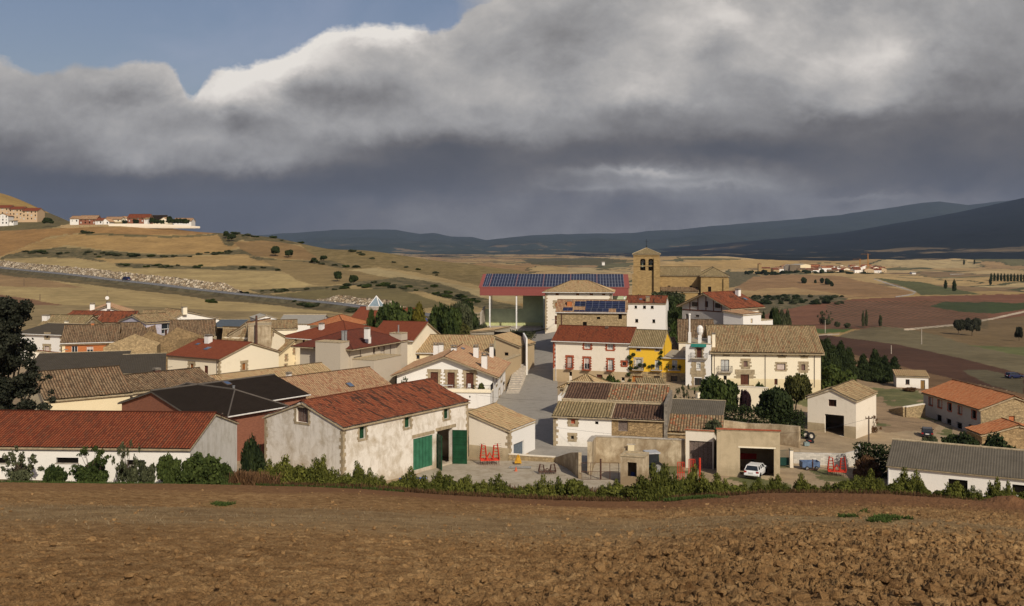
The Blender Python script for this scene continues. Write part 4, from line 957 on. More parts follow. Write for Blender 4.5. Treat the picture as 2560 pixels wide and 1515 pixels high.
    def chimney(s, px, pyt, pyb, w=.6, kind='white', d=None):
        h = s.onroof(px, pyb)
        if h is None: h = (np.array((s.L/2, s.D/2, s.H+s.rise*.5)), s.w(s.L/2, s.D/2).y)
        p, Y = h[0], h[1]; ht = (pyb-pyt)/F*Y; d = d or w; x, y, z = p; z0 = z-.6; mb = MB()
        m = {'white': WHITE2, 'cream': CREAM, 'brick': BRICK, 'stone': STONE, 'dark': RUST, 'steel': METAL, 'conc': CONC}[kind]
        if kind == 'steel':
            mb.lathe((x, y, z0), [(w/2, 0), (w/2, ht+.5), (w*.62, ht+.52), (w*.62, ht+.6)], 0, 10)
        else:
            hb = ht*.80 if kind != 'cream' else ht*.9
            mb.box(x-w/2, y-d/2, z0, x+w/2, y+d/2, z+hb, 0)
            mb.box(x-w/2-.06, y-d/2-.06, z+hb, x+w/2+.06, y+d/2+.06, z+hb+.08, 1)
            for i in (-1, 1):
                for j in (-1, 1): mb.box(x+i*w*.35-.05, y+j*d*.35-.05, z+hb+.08, x+i*w*.35+.05, y+j*d*.35+.05, z+ht-.1, 1)
            mb.box(x-w/2-.04, y-d/2-.04, z+ht-.1, x+w/2+.04, y+d/2+.04, z+ht, 1)
        return mb.build('chimney', [m, CONCD], s.roofob)
    def skylight(s, px, py, w=.8, h=1.1, m=None):
        q = s.onroof(px, py)
        if q is None: return
        p, _, a, up = q; nr = np.cross(a, up); mb = MB(); c = []
        for (i, j) in ((-1, -1), (1, -1), (1, 1), (-1, 1)): c.append(p+a*i*w/2+up*j*h/2)
        co = [x+nr*.02 for x in c]+[x+nr*.13 for x in c]
        mb.add(co, [(4, 5, 6, 7), (0, 1, 5, 4), (1, 2, 6, 5), (2, 3, 7, 6), (3, 0, 4, 7)], 0); o = mb.build('skylight', PIPE_AND_SHADE, s.roofob)
        m2 = MB(); c2 = [p+a*i*(w/2-.08)+up*j*(h/2-.08)+nr*.135 for (i, j) in ((-1, -1), (1, -1), (1, 1), (-1, 1))]; m2.add(c2, [(0, 1, 2, 3)], 0); m2.build('pane', m or PVG, o)
    def aerial(s, px, pyt, pyb, dish=False):
        h = s.onroof(px, pyb)
        if h is None: return
        (x, y, z), Y = h[0], h[1]; ht = (pyb-pyt)/F*Y; mb = MB(); mb.bar((x, y, z-.2), (x, y, z+ht), .03)
        mb.bar((x, y, z+ht*.93), (x+1.0, y+.2, z+ht*.93), .02)
        for i in range(5): mb.bar((x+.2*i+.1, y-.3+.04*i, z+ht*.93), (x+.2*i+.1, y+.3+.04*i, z+ht*.93), .012)
        if dish: mb.lathe((x, y-.2, z+ht*.45), [(.02, 0), (.3, .06), (.42, .14)], 1, 14); mb.v[-1] = mb.v[-1][:, [0, 2, 1]]*np.array([1, -1, 1])+np.array([0, (y-.2)+(z+ht*.45), (z+ht*.45)-(y-.2)])
        mb.build('aerial', [PIPE_AND_SHADE, WHITE2], s.roofob)
    def quoins(s, which, m=None, hmax=None, t=.42, z0=0.0):
        """dressed corner stones; which: list of (face, 'l'/'r')"""
        for f, e in which:
            mb = MB(); Lf = s.frame(f)[3]; z = z0; i = 0; top = hmax or s.top(f, 0 if e == 'l' else Lf)-.1; rnd = random.Random(int(s.L*50)+ord(f))
            while z < top-.1:
                h = min(.38, top-z); ww = t*(1.15 if i % 2 else .65)*rnd.uniform(.85, 1.15)
                a, b = (-.028, ww) if e == 'l' else (Lf-ww, Lf+.028); s.lbox(mb, f, a, b, z, z+h, -.06, .012); z += h; i += 1
            mb.build('quoin', m or QUOIN, s.root)
    def plinth(s, f, h, m, a=0.0, b=None):
        mb = MB(); Lf = s.frame(f)[3]; b = Lf if b is None else b; segs = [(a, b)]
        for q in sorted(s.op[f]):
            if q[2] < h-.02:
                ns = []
                for (u, v) in segs:
                    if q[1] <= u or q[0] >= v: ns.append((u, v))
                    else:
                        if q[0] > u: ns.append((u, q[0]))
                        if q[1] < v: ns.append((q[1], v))
                        if q[3] < h-.02: m9 = MB(); s.lbox(m9, f, q[0], q[1], q[3], h, .001, .022); m9.build('plinth', m, s.root)
                segs = ns
        for u, v in segs: s.lbox(mb, f, u, v, -s.below, h, .001, .022); mb.build('plinth', m, s.root); mb = MB()
    def pipe(s, f, px, m=None, z0=0.0, z1=None, r=.05):
        t, _ = s.px(f, px, 900); o, dr, no, _ = s.frame(f); mb = MB()
        x, y = o[0]+dr[0]*t+no[0]*.09, o[1]+dr[1]*t+no[1]*.09
        mb.bar((x, y, z0), (x, y, (z1 or s.H)-.1), r, 0, 6); mb.build('downpipe', m or PIPE_AND_SHADE, s.root)
PVG = flat('skylight_glass', (.08, .12, .20), .15, spec=.6, var=.1)
def H(name, label, L, R, D, ze, gz=None, rise=2.0, roof='gx', wmat=WHITE, zf=None, **k):
    """house from the photo: L, R = (px, distance) of the front wall's ends; ze = photo row of the eave at the left end"""
    A = at(*L); B = at(*R); zt = zat(ze, L[1]); z0 = zf if zf is not None else min(G(*A), G(*B))
    return House(name, label, k.pop('cat', 'house'), A, B, D, z0, zt, rise, roof, wmat, **k)
# ------------------------------------------------------------------ wings: further volumes of the same building
class Wing(House):
    def __init__(s, P, x0, y0, L, D, z0, zt, rise=1.0, roof='flat', wmat=None, below=1.0):
        s.P = P; a = P.w(x0, y0); b = P.w(x0+L, y0)
        s.before = set(o.name for o in bpy.data.objects); e0 = len(bpy.data.objects)
        s.A = a; s.B = b; s.L = L; s.D = D; s.z0 = z0; s.H = zt-z0; s.rise = rise; s.kind = roof; s.rp = .5; s.rz = P.rz; s.root = P.root
        s.d = P.d; s.n = P.n; s.wmat = wmat or P.wmat; s.wms = {}; s.op = {f: [] for f in FACES}; s.slopes = []; s.roofob = None; s.below = below
        s.off = Vector((x0, y0, z0-P.z0)); s.kids = set(c.name for c in P.root.children)
    def done(s):
        for c in s.root.children:
            if c.name not in s.kids: c.location = s.off
        return s

# ================================================================== near barns
b = H('barn', 'long white barn with a bright red tile roof at the left field edge', (475, 84.2), (604, 96.6), 48, 1120, wmat=LBARN, zf=-22.5, rise=1.75, roof='gy', cat='barn', below=2)
# its long side faces the field: the left face runs from the far end to the corner
b = None
for o in [o for o in bpy.data.objects if o.name.startswith('barn')]: bpy.data.objects.remove(o)
A_ = Vector(at(475, 84.2)); A2 = A_+Vector((-52, 2.6))
b = House('barn', 'long white barn with a bright red tile roof at the left field edge', 'barn', A2, A_, 12.2, -22.6, -17.0, 1.85, 'gx', LBARN, below=2, wms={'F': WHITE})
for a, c in ((-60, 25), (140, 196), (316, 362)): b.open('F', a, 1144 if a < 200 else 1150, c, 1157 if a < 200 else 1162, 'dark', lsill=True)
b.open('F', -250, 1141, -190, 1152, 'dark'); b.walls(); b.roof('redb', oe=.30, og=.12, old=.014, pitch=.26); b.skylight(556, 1036, .1, .1)

b = House('barn', 'old white stone barn with green doors and a blackened red tile roof', 'barn', at(857, 104), at(1170, 121.5), 12.0, -26.1, -18.75, 2.05, 'gx', BARNW, below=1.5)
for (x0, y0, x1, y1) in ((899, 1066, 914, 1097), (1012, 1041, 1026, 1069), (1110, 1021, 1122.6, 1047)):
    b.open('F', x0, y0, x1, y1, 'shut', m=GDOOR, fm=GDOOR, sur=1, st=.30, deep=1.6)
b.open('F', 1033, 1092, 1082, 1170, 'gdoor', m=GDOOR2, sur=0, planks=True, deep=.5)
b.open('F', 1093, 1074, 1131, 1160, 'open', deep=2.5)
b.open('L', 740, 1019, 770, 1056, 'grille', m=WOODGY, sur=1, st=.30, deep=1.8)
b.walls(); b.roof('redo', oe=.35, og=.15, old=.045)
b.quoins([('F', 'l'), ('L', 'r'), ('F', 'r'), ('L', 'l')], t=.42)
mb = MB()
for (q0, q1, zt_) in ((1030, 1086, 1090), (1089, 1140, 1073)):
    s0, z0_ = b.px('F', q0, zt_); s1, _ = b.px('F', q1, zt_); _, zc = b.px('F', (q0+q1)/2, zt_); b.lbox(mb, 'F', s0, s1, zc, zc+.38, -.05, .03)
mb.build('lintel', QUOIN, b.root)
def leaf(bld, s0, z0, z1, wd, ang, m, name='door'):
    """an open door leaf hinged at s0 on the front"""
    mb = MB(); mb.box(0, -.06, z0, wd, 0, z1, 0)
    for i in range(6):
        z = z0+(z1-z0)*i/5; mb.box(.02, -.11, max(z0, z-.07), wd-.02, -.06, min(z1, z+.07), 0)
    for x in (0.02, wd-.12): mb.box(x, -.10, z0, x+.1, -.06, z1, 0)
    o = mb.build(name, m, bld.root); o.location = (s0, -.02, 0); o.rotation_euler = (0, 0, ang); return o
s0, _ = b.px('F', 1131, 1100); _, zt_ = b.px('F', 1125, 1076)
leaf(b, s0, .05, zt_, 1.75, math.radians(-60), GDOOR)
s1, _ = b.px('F', 1093, 1100); leaf(b, s1, .05, zt_, 1.75, math.radians(-122), GDOOR)

v = Vector((2.1, 4.4)).normalized(); C = Vector(at(1275, 121.0)); Lw = 5.6
b = House('outbuilding', 'low cream shed with a buff tile roof leaning on the green doored barn', 'shed', C+Vector((-v.y, v.x))*Lw, C, 7.4, -26.1, -22.3, 1.75, 'shedl', CREAM2, wms={'R': WHITE2})
b.open('R', 1284, 1106, 1310, 1150, 'metal', m=flat('blue_grey_door', (.12, .15, .18), .6)); b.walls(); b.roof('tan', oe=.15, og=.2, old=.04); b.quoins([('F', 'r'), ('R', 'l')], t=.5)
b.plinth('F', 1.6, GREIGE)

b = H('shed', 'white farm shed with a grey corrugated roof at the right field edge', (2217, 106), (2217, 106), 10, 1162, cat='barn') if False else None
A_ = Vector(at(2219, 106)); B_ = Vector(at(2560, 100.0)); B_ = A_+(B_-A_)*1.9
b = House('barn', 'white farm barn with a grey corrugated roof at the right field edge', 'barn', A_, B_, 10, -27.8, -23.2, 1.75, 'gx', WHITE, below=2, wms={'L': PIPE_AND_SHADE})  # dark brown on the left gable paints in its shade
b.open('F', 2371, 1199, 2419, 1228, 'dark'); b.open('F', 2531, 1213, 2580, 1240, 'dark'); b.walls(); b.roof('fibre', oe=.3, og=.12, pitch=.3); b.pipe('F', 2521, WFR); b.pipe('F', 2222, WFR)

# ================================================================== left of the street
b = House('farmhouse', 'old cream farmhouse under a striped brown tile roof beside the dark tree', 'house', at(115, 120), at(325, 126), 11, -24, -18.25, 2.5, 'gx', YELC, below=2)
b.open('F', 152, 990, 163, 1002, 'dark'); b.open('F', 249, 979, 261, 993, 'dark'); b.walls(); b.roof('brown', oe=.45, og=.3, old=.06, pitch=.34, amp=.06)
b = House('farmhouse', 'low farmhouse with a brown tile roof and a red brick chimney', 'house', at(326, 126.3), at(545, 135.5), 10, -24.5, -18.3, 1.3, 'gx', YELC, below=2)
b.walls(); b.roof('brown', oe=.4, og=.2, old=.06, pitch=.34, amp=.06); b.chimney(410, 950, 974, .75, 'dark'); b.aerial(415, 915, 965)
p0 = Vector(at(515, 140)); p1 = Vector(at(802, 156)); dd = (p1-p0).normalized(); off = Vector((dd.y, -dd.x))*5
b = House('farmhouse', 'house with a strongly ribbed sandy yellow tile roof behind the slate roof', 'house', p0+off, p1+off, 10, -25, -20.4, 2.1, 'gx', CREAM, below=2)
b.walls(); b.roof('tan', oe=.3, og=.2, old=.05, pitch=.36, amp=.09); b.chimney(722, 930, 956, .6, 'white')
# slate house
A_ = Vector(at(590, 121)); B_ = Vector(at(765, 130)); A_ = A_-(B_-A_).normalized()*7
b = House('brick_house', 'dark red brick house with a broad black slate roof', 'house', A_, B_, 13, -25, -19.2, 1.9, 'gx', BRICK2, below=2)
b.open('F', 657, 1017, 668, 1029, 'curt', fm=WFR); b.open('F', 702, 1008, 712, 1012, 'curt')
b.walls(); b.roof('slate', oe=.5, og=.3, gut=GUTW, thick=.2); b.chimney(584, 964, 1004, .3, 'steel'); b.skylight(568, 959, .8, 1.0)
b.plinth('F', 2.6, MINT)
w_ = Wing(b, 2.2, -4.8, 8.0, 17.5, -25, -19.2, 1.9, 'hip', BRICK2); w_.open('R', 602, 1026, 611, 1045, 'curt'); w_.walls(); w_.roof('slate', oe=.5, gut=GUTW, thick=.2); w_.done()
# pinkish tile roof between the slate roof and the barn
p0 = Vector(at(740, 134)); p1 = Vector(at(960, 146))
b = House('farmhouse', 'low house with a mottled pinkish tile roof just behind the old barn', 'house', p0+Vector((2, -2)), p1+Vector((2, -2)), 12, -25.5, -20.6, 2.6, 'gx', CREAM, below=2)
b.walls(); b.roof('pink', oe=.3, og=.3, old=.045); b.skylight(875, 963, .9, 1.1)

A_ = at(548, 170); B_ = at(697, 182.5)
b = House('house', 'cream house with plain gable and smooth red roof in the village centre', 'house', A_, B_, 12.6, -25, -19.2, 2.15, 'gy', CREAM, below=1.5)
b.open('F', 606, 908, 615, 925, 'shut', sur=1, st=.5, m=WOODOR); b.open('L', 475, 909, 483, 922, 'shut', sur=1, st=.5, m=WOODOR); b.open('L', 510, 914, 520, 938, 'shut'); b.walls(); b.roof('red', oe=.4, og=.35, old=.012, gut=GUTB)
b.quoins([('F', 'l'), ('L', 'r')]); b.skylight(519, 872, 1.1, 1.3); b.skylight(495, 861, .8, .8); b.chimney(521, 836, 857, 1.0, 'white'); b.pipe('L', 543)
b = H('house', 'yellowish cream house with arched gable windows behind the plain gable', (693, 198), (778, 208), 15, 884, wmat=YELC, zf=-25, rise=2.4, roof='gy')
for q in ((714, 888, 718, 901), (740, 884, 745, 896), (734, 870, 738, 884), (712, 912, 717, 920), (739, 907, 744, 917)): b.open('F', *q, 'shut', m=WOODOR, sur=1, st=.3)
b.walls(); b.roof('old', oe=.4, og=.4, old=.05)

# the big grey-beige house
C = at(877, 165); B_ = at(1002, 179.5)
b = House('house', 'tall grey beige house with dark red roof and steel chimney pipes', 'house', C, B_, 10.2, -26, -16.6, 1.9, 'hip', BEIGE)
b.open('F', 933, 868, 938, 884, 'win'); b.open('F', 945, 867, 949, 873, 'win'); b.open('F', 966, 889, 973, 898, 'win'); b.open('F', 966, 910, 973, 948, 'win')
b.openm('F', .9, 3.4, 4.6, 7.6, 'blind', m=BEIGE); b.openm('F', 9.2, 10.6, 5.0, 8.6, 'blind', m=BEIGE)
b.walls(); b.roof('maroon', oe=1.1, old=.012, thick=.3); b.pipe('L', 819, r=.09); b.pipe('F', 900); b.pipe('F', 975)
b.chimney(918, 818, 838, .75, 'white'); b.chimney(920, 838, 857, .75, 'white'); b.chimney(857, 827, 853, .5, 'steel'); b.chimney(864, 827, 853, .5, 'steel')
w_ = Wing(b, -2.6, .3, 2.6, 4.9, -26, -15.75, 0, 'flat'); w_.openm('L', 3.6, 4.3, 4.2, 4.9, 'grille'); w_.walls(); w_.roof(tm='old'); w_.done()
w_ = Wing(b, .4, -4.2, 8.6, 4.2, -26, -18.7, 0, 'flat'); w_.openm('L', 1.2, 2.2, 3.4, 4.6, 'blind'); w_.openm('F', 6.8, 8.2, 1.5, 4.6, 'win'); w_.openm('L', 2.8, 3.8, 3.2, 4.4, 'blind'); w_.walls(); w_.roof(tm='old'); w_.done()
w_ = Wing(b, b.L-1.4, -.9, 2.2, 2.4, -26, -15.6, 0, 'flat'); w_.walls(); w_.roof(tm='old'); w_.chimney(990, 816, 836, .25, 'steel'); w_.done()

# large red hip roofs behind it
b = H('house', 'wide cream house with a large red hipped roof and one white chimney', (708, 205), (870, 196), 17, 841, wmat=CREAM, zf=-25, rise=2.9, roof='hip')
b.open('F', 733, 846, 739, 856, 'win'); b.open('F', 756, 847, 762, 857, 'win'); b.walls(); b.roof('red', oe=.7, old=.012, gut=GUTW); b.chimney(804, 807, 823, .85, 'white'); b.aerial(817, 781, 813)
b = H('house', 'house with red gabled roof left of the pine trees', (925, 206), (1032, 203), 14, 846, wmat=CREAM, zf=-25, rise=3.0, roof='gx')
b.walls(); b.roof('red', oe=.6, og=.4, old=.012, gut=GUTW)
b = H('house', 'blue walled building with red roof and a glass pyramid on top', (868, 262), (1010, 256), 14, 803, wmat=flat('cobalt_wall', (.05, .10, .42), .8), zf=-23, rise=3.3, roof='gx', cat='building')
b.open('F', 905, 806, 950, 814, 'curt', m=flat('cobalt_shutter', (.08, .14, .55), .6)); b.walls(); b.roof('red', oe=.8, og=.1, old=.01, gut=GUTW)
bb = b.onroof(932, 778); mb = MB(); x, y, z = bb[0]; y = b.D*.5; z = b.H+b.rise
mb.box(x-2.2, y-1.6, z-.6, x+2.2, y+1.6, z+.35, 1); ap = (x, y, z+3.1)
cs = [(x-1.7, y-1.4, z+.35), (x+1.7, y-1.4, z+.35), (x+1.7, y+1.4, z+.35), (x-1.7, y+1.4, z+.35)]
for i in range(4): mb.bar(cs[i], ap, .13); mb.bar(cs[i], cs[(i+1) % 4], .13)
mb.add(cs+[ap], [(0, 1, 4), (1, 2, 4), (2, 3, 4), (3, 0, 4)], 2); mb.build('glass_pyramid', [WFR, CONC, flat('pyramid_glass', (.25, .32, .36), .1, spec=.7)], b.root)

# cluster at the far left
b = H('house', 'white house with dressed stone corners and grey roof behind the dark tree', (40, 198), (155, 194), 8, 833, wmat=WHITE2, zf=-23, rise=1.3, roof='shedb')
b.open('F', 115, 836, 121, 845, 'win', sur=1, st=.45); b.open('F', 111, 865, 123, 881, 'blind', sur=1, st=.45); b.walls(); b.roof('dfibre', oe=.4, gut=GUTW); b.quoins([('F', 'r')], t=.5)
b = H('house', 'old stone gabled house under a lichen covered tan roof, above the brick house', (75, 205), (182, 203), 13, 831, wmat=STONE, zf=-23, rise=3.1, roof='gx')
b.walls(); b.roof('grn', oe=.2, og=.2, old=.07); b.chimney(166, 802, 816, .6, 'cream'); b.chimney(115, 787, 798, 1.1, 'white')
b = H('brick_house', 'orange brick house with two windows and yellow edging', (155, 190), (292, 193), 13, 856, wmat=BRICK, zf=-23, rise=2.7, roof='gx')
b.open('F', 179, 865, 194, 881, 'win', fm=WFR, lsill=True); b.open('F', 217, 866, 233, 882, 'half', fm=WFR); b.walls(); b.roof('brown', oe=.5, og=.3, old=.06, gut=GUTW)
mb = MB(); b.lbox(mb, 'F', 0, .55, 0, b.H-.2, .001, .03); b.lbox(mb, 'F', .55, b.L, .2, .75, .001, .03); mb.build('yellow_edging', YELC, b.root)
b.chimney(321, 823, 850, .6, 'brick')
b = H('house', 'white gabled house with three white chimneys and a satellite dish', (212, 226), (320, 229), 13, 783, wmat=WHITE2, zf=-22, rise=1.6, roof='gy')
b.walls(); b.roof('pink', oe=1.0, og=.5, old=.03); b.chimney(231, 757, 775, 1.0, 'white'); b.chimney(272, 754, 766, .7, 'white'); b.chimney(321, 752, 768, .7, 'white'); b.aerial(268, 726, 760, dish=True); b.skylight(343, 775, .9, 1.2)
b = H('house', 'cream house with a shuttered window under a rough dark red tile roof', (240, 216), (327, 216), 7, 804, wmat=CREAM2, zf=-22, rise=1.9, roof='gx')
b.open('F', 271, 809, 284, 823, 'blind', m=flat('mauve_shutter', (.33, .25, .25), .8)); b.walls(); b.roof('redo', oe=.4, og=.3, old=.05)
b = H('outbuilding', 'low shed with a long rough red tile roof above the stone gable', (165, 222), (240, 221), 6, 788, wmat=STONE, zf=-22, rise=.7, roof='gx', cat='shed'); b.walls(); b.roof('redo', oe=.3, old=.05)
b = H('house', 'white house with one chimney and a low tan roof at the foot of the field', (423, 238), (548, 246), 12, 800, wmat=WHITE, zf=-22, rise=2.0, roof='gy', rp=.33)
b.walls(); b.roof('old', oe=.6, og=.4, old=.05); b.chimney(461, 767, 780, 1.0, 'cream'); b.aerial(453, 757, 780); b.open('F', 0, 0, 0, 0) if False else None
b = H('house', 'tan roofed house beside the white one at the foot of the field', (345, 240), (450, 240), 9, 796, wmat=CREAM, zf=-22, rise=1.6, roof='gx'); b.walls(); b.roof('old', oe=.4, old=.05); b.chimney(422, 791, 797, .6, 'dark')
b = H('house', 'lilac painted gable with a white framed window band', (366, 206), (446, 212), 10, 806, wmat=flat('lilac_render', (.50, .48, .55), .9), zf=-23, rise=1.3, roof='gx')
b.open('F', 404, 809, 438, 822, 'win', fm=WFR); b.open('F', 404, 824, 420, 834, 'win', fm=WFR); b.walls(); b.roof('old', oe=.35, old=.05)
b = H('house', 'house with a wide slumping tan tile roof next to the lilac gable', (300, 200), (392, 203), 12, 846, wmat=STONE, zf=-23, rise=2.6, roof='gx'); b.walls(); b.roof('brown', oe=.3, old=.08)
b = H('house', 'cream house with white gutter under a weathered brown roof', (440, 190), (540, 192), 12, 858, wmat=YELC, zf=-23, rise=0, roof='flat')
b.walls(); b.roof('old'); b.pipe('F', 445); mb = MB(); mb.bar((0, -.1, b.H-.05), (b.L, -.1, b.H-.05), .09, 0, 6); mb.build('gutter', GUTW, b.root)
b = H('house', 'old house with sagging brown roof in front of the white gable', (422, 196), (532, 198), 13, 841, wmat=GREIGE, zf=-23, rise=2.6, roof='gx'); b.walls(); b.roof('brown', oe=.4, og=.3, old=.08)
b = H('shed', 'open shed with a dark blue grey metal roof', (530, 214), (596, 214), 7, 817, wmat=CONCD, zf=-23, rise=.9, roof='shedb', cat='shed')
b.openm('F', .4, 5.2, .2, b.H-.5, 'open'); b.walls(); b.roof('blue', oe=.6)
b = H('house', 'streaked cream blank walled house with a tall rusty pole in front', (620, 193), (678, 194), 9, 815, wmat=PEEL, zf=-24, rise=.1, roof='flat', below=1)
b.walls(); b.roof('old')
b = H('house', 'tan roofed house left of the streaked blank wall', (572, 200), (627, 199), 10, 834, wmat=PEEL, zf=-24, rise=2.3, roof='gy', rp=.85); b.walls(); b.roof('pink', oe=.3, old=.06)
b = H('house', 'cream gable end with a dark shuttered window beside the streaked wall', (676, 197), (712, 202), 11, 846, wmat=CREAM, zf=-24, rise=1.9, roof='gy', rp=.08)
b.open('F', 679, 827, 686, 842, 'shut'); b.walls(); b.roof('old', oe=.3, old=.05)
b = H('house', 'small white attic house with a wooden shutter near the field', (640, 226), (692, 228), 7, 797, wmat=WHITE2, zf=-23, rise=.7, roof='gy')
b.open('F', 659, 796, 667, 811, 'shut'); b.walls(); b.roof('lfibre', oe=.2, og=.2)
b = H('house', 'long tan roof left of the big red hipped roof', (640, 214), (742, 216), 9, 822, wmat=CREAM, zf=-24, rise=1.4, roof='gx') ; b.walls(); b.roof('old', oe=.3, old=.05)
b = H('shed', 'shed with a pale grey low roof near the field', (695, 240), (800, 240), 14, 809, wmat=WHITE, zf=-23, rise=1.6, roof='gx', cat='shed'); b.walls(); b.roof('lfibre', oe=.3)
b = H('house', 'house with a bright orange tiled hip roof near the field', (775, 236), (862, 232), 11, 811, wmat=CREAM, zf=-23, rise=2.0, roof='hip'); b.walls(); b.roof('orange', oe=.5, old=.03)
b = H('ruin', 'roofless tawny stone ruin with a pointed gable and tiny windows', (258, 176), (392, 178), 6, 868, wmat=wall('ruin_stone', (.42, .31, .17), (.28, .21, .12), .5, 'rubble', base=False), zf=-24, rise=1.7, roof='gy', cat='ruin')
b.openm('F', 3.0, 3.5, 2.6, 3.3, 'dark'); b.openm('F', 6.2, 6.6, 2.4, 3.0, 'dark'); b.walls()
b = H('ruin', 'broken tawny stone walls of a roofless house right of the pointed gable', (345, 186), (442, 184), 9, 848, wmat=STONE2, zf=-24, rise=1.6, roof='gy', cat='ruin', rp=.3); b.walls()
b = H('shed', 'long dark grey fibre cement shed roof in front of the brick house', (60, 148), (305, 152), 16, 940, wmat=CONCD, zf=-24, rise=1.6, roof='shedb', cat='shed'); b.walls(); b.roof('dfibre', oe=.3)
b = H('shed', 'low shed with grey sheet roof in front of the ruins', (300, 150), (410, 152), 14, 934, wmat=TANW, zf=-24, rise=1.3, roof='shedb', cat='shed'); b.walls(); b.roof('dfibre', oe=.3)
b = H('garden_wall', 'leaning cream wall with tile coping behind the grey shed roof', (70, 164), (178, 168), .6, 892, wmat=CREAM2, zf=-24, rise=0, roof='none', cat='wall'); b.kind = 'shedl'; b.rise = 1.2; b.walls(); b.roof('redo', oe=.12, og=.15)

b = H('house', 'long low cream house under a ribbed sandy tile roof behind the chalet', (999, 205), (1226, 203), 14, 880, wmat=YELC, zf=-26, rise=2.9, roof='gx')
b.open('F', 1030, 888, 1049, 897, 'win'); b.open('F', 1080, 888, 1090, 897, 'win'); b.walls(); b.roof('tan', oe=.4, og=.2, old=.05, gut=GUTW, pitch=.34, amp=.07)

# the white chalet with three brown doors
Cr = Vector(at(1234, 163)); v = Vector((1.9, 20)).normalized()
b = House('house', 'white chalet with three brown terrace doors and six white chimneys', 'house', Cr-Vector((v.y, -v.x))*16.0, Cr, 19, -26, -21.0, 2.95, 'gy', WHITE2)
for (x0, x1, y0, y1) in ((1076, 1095, 930, 968), (1118.5, 1136.7, 931, 970), (1165, 1184, 932, 973)): b.open('F', x0, y0, x1, y1, 'shut', sur=1, st=.5, sill=False)
for q in ((1240, 948, 1243, 962), (1247, 975, 1250, 990), (1252, 940, 1255, 952), (1259, 960, 1262, 978)): b.open('R', *q, 'shut', sur=1, st=.4)
b.walls(); b.roof('pink', oe=1.0, og=.9, old=.02, gut=None)
for (x, yt, yb, w) in ((1016, 878, 912, .9), (1090, 857, 886, .85), (1103, 857, 880, .8), (1190, 862, 893, .85), (1229, 860, 893, .7), (1211, 882, 920, .9)): b.chimney(x, yt, yb, w, 'white')
b.skylight(1157, 872, 1.6, .7); b.pipe('F', 1233)
mb = MB(); mb.box(2.0, -3.2, 0, b.L-.2, -.02, 2.55, 0); mb.box(1.8, -3.4, 2.55, b.L, -.02, 2.75, 1); mb.build('terrace', [WHITE2, CREAM], b.root)
mb = MB(); mb.box(6, -3.35, 2.76, b.L-.1, -3.2, 3.1, 1)
for i in range(60):
    x = 6.1+i*(b.L-6.3)/59; mb.bar((x, -3.27, 3.1), (x, -3.27, 3.75), .014)
for i in range(16): mb.bar((b.L-.12, -3.2+i*.2, 2.76), (b.L-.12, -3.2+i*.2, 3.75), .014)
mb.bar((6, -3.27, 3.75), (b.L-.1, -3.27, 3.75), .03); mb.bar((b.L-.12, -3.2, 3.75), (b.L-.12, 0, 3.75), .03); mb.build('railing', [IRON, CREAM], b.root)
CHALET = b
for (x, y) in ((10.6, -2.2), (12.2, -1.7)):
    p = b.w(x, y); r_ = empty('plastic_chair', (p.x, p.y, -26+2.76), .2+x); tag(r_, 'white plastic chair on the chalet terrace by the '+('left of the' if x < 11 else 'right')+' brown door', 'chair', 'chairs on the chalet terrace')
    r_['label'] = 'white plastic chair on the chalet terrace, '+('nearer the long table' if x < 11 else 'nearer the round topiary bush')
    mb = MB(); mb.box(-.25, -.25, .4, .25, .25, .44); mb.build('seat', WFR, r_); mb = MB(); mb.box(-.25, .2, .46, .25, .25, .95); mb.build('backrest', WFR, r_)
    for i in (-.22, .22):
        for j in (-.22, .22): mb = MB(); mb.bar((i, j, 0), (i, j, .4), .02); mb.build('leg', WFR, r_)
p = b.w(8.7, -2.0); r_ = empty('garden_table', (p.x, p.y, -26+2.76), .1); tag(r_, 'long white table on the chalet terrace', 'table')
mb = MB(); mb.box(-.9, -.4, .7, .9, .4, .74); mb.build('tabletop', WFR, r_)
for i in (-.8, .8):
    for j in (-.3, .3): mb = MB(); mb.bar((i, j, 0), (i, j, .7), .025); mb.build('leg', WFR, r_)

b = H('house', 'grey concrete block house with a bare gable above the chalet', (1176, 214), (1237, 212), 9, 829, wmat=BLOCK, zf=-26, rise=.5, roof='shedr'); b.walls(); b.roof('tan', oe=.1)
b = H('house', 'ochre rendered house with sloping tile verge and one small window by the street', (1239, 200), (1299, 198), 8, 862, wmat=TANW, zf=-26, rise=1.75, roof='shedl')
b.open('F', 1261, 881, 1271, 889, 'dark'); b.walls(); b.roof('tan', oe=.3, og=.35, old=.04)
b = H('garden_wall', 'ochre retaining wall beside the stone steps', (1262, 186), (1302, 196), 1.2, 902, wmat=TANW, zf=-26, rise=0, roof='flat', cat='wall'); b.walls(); b.roof('tan')

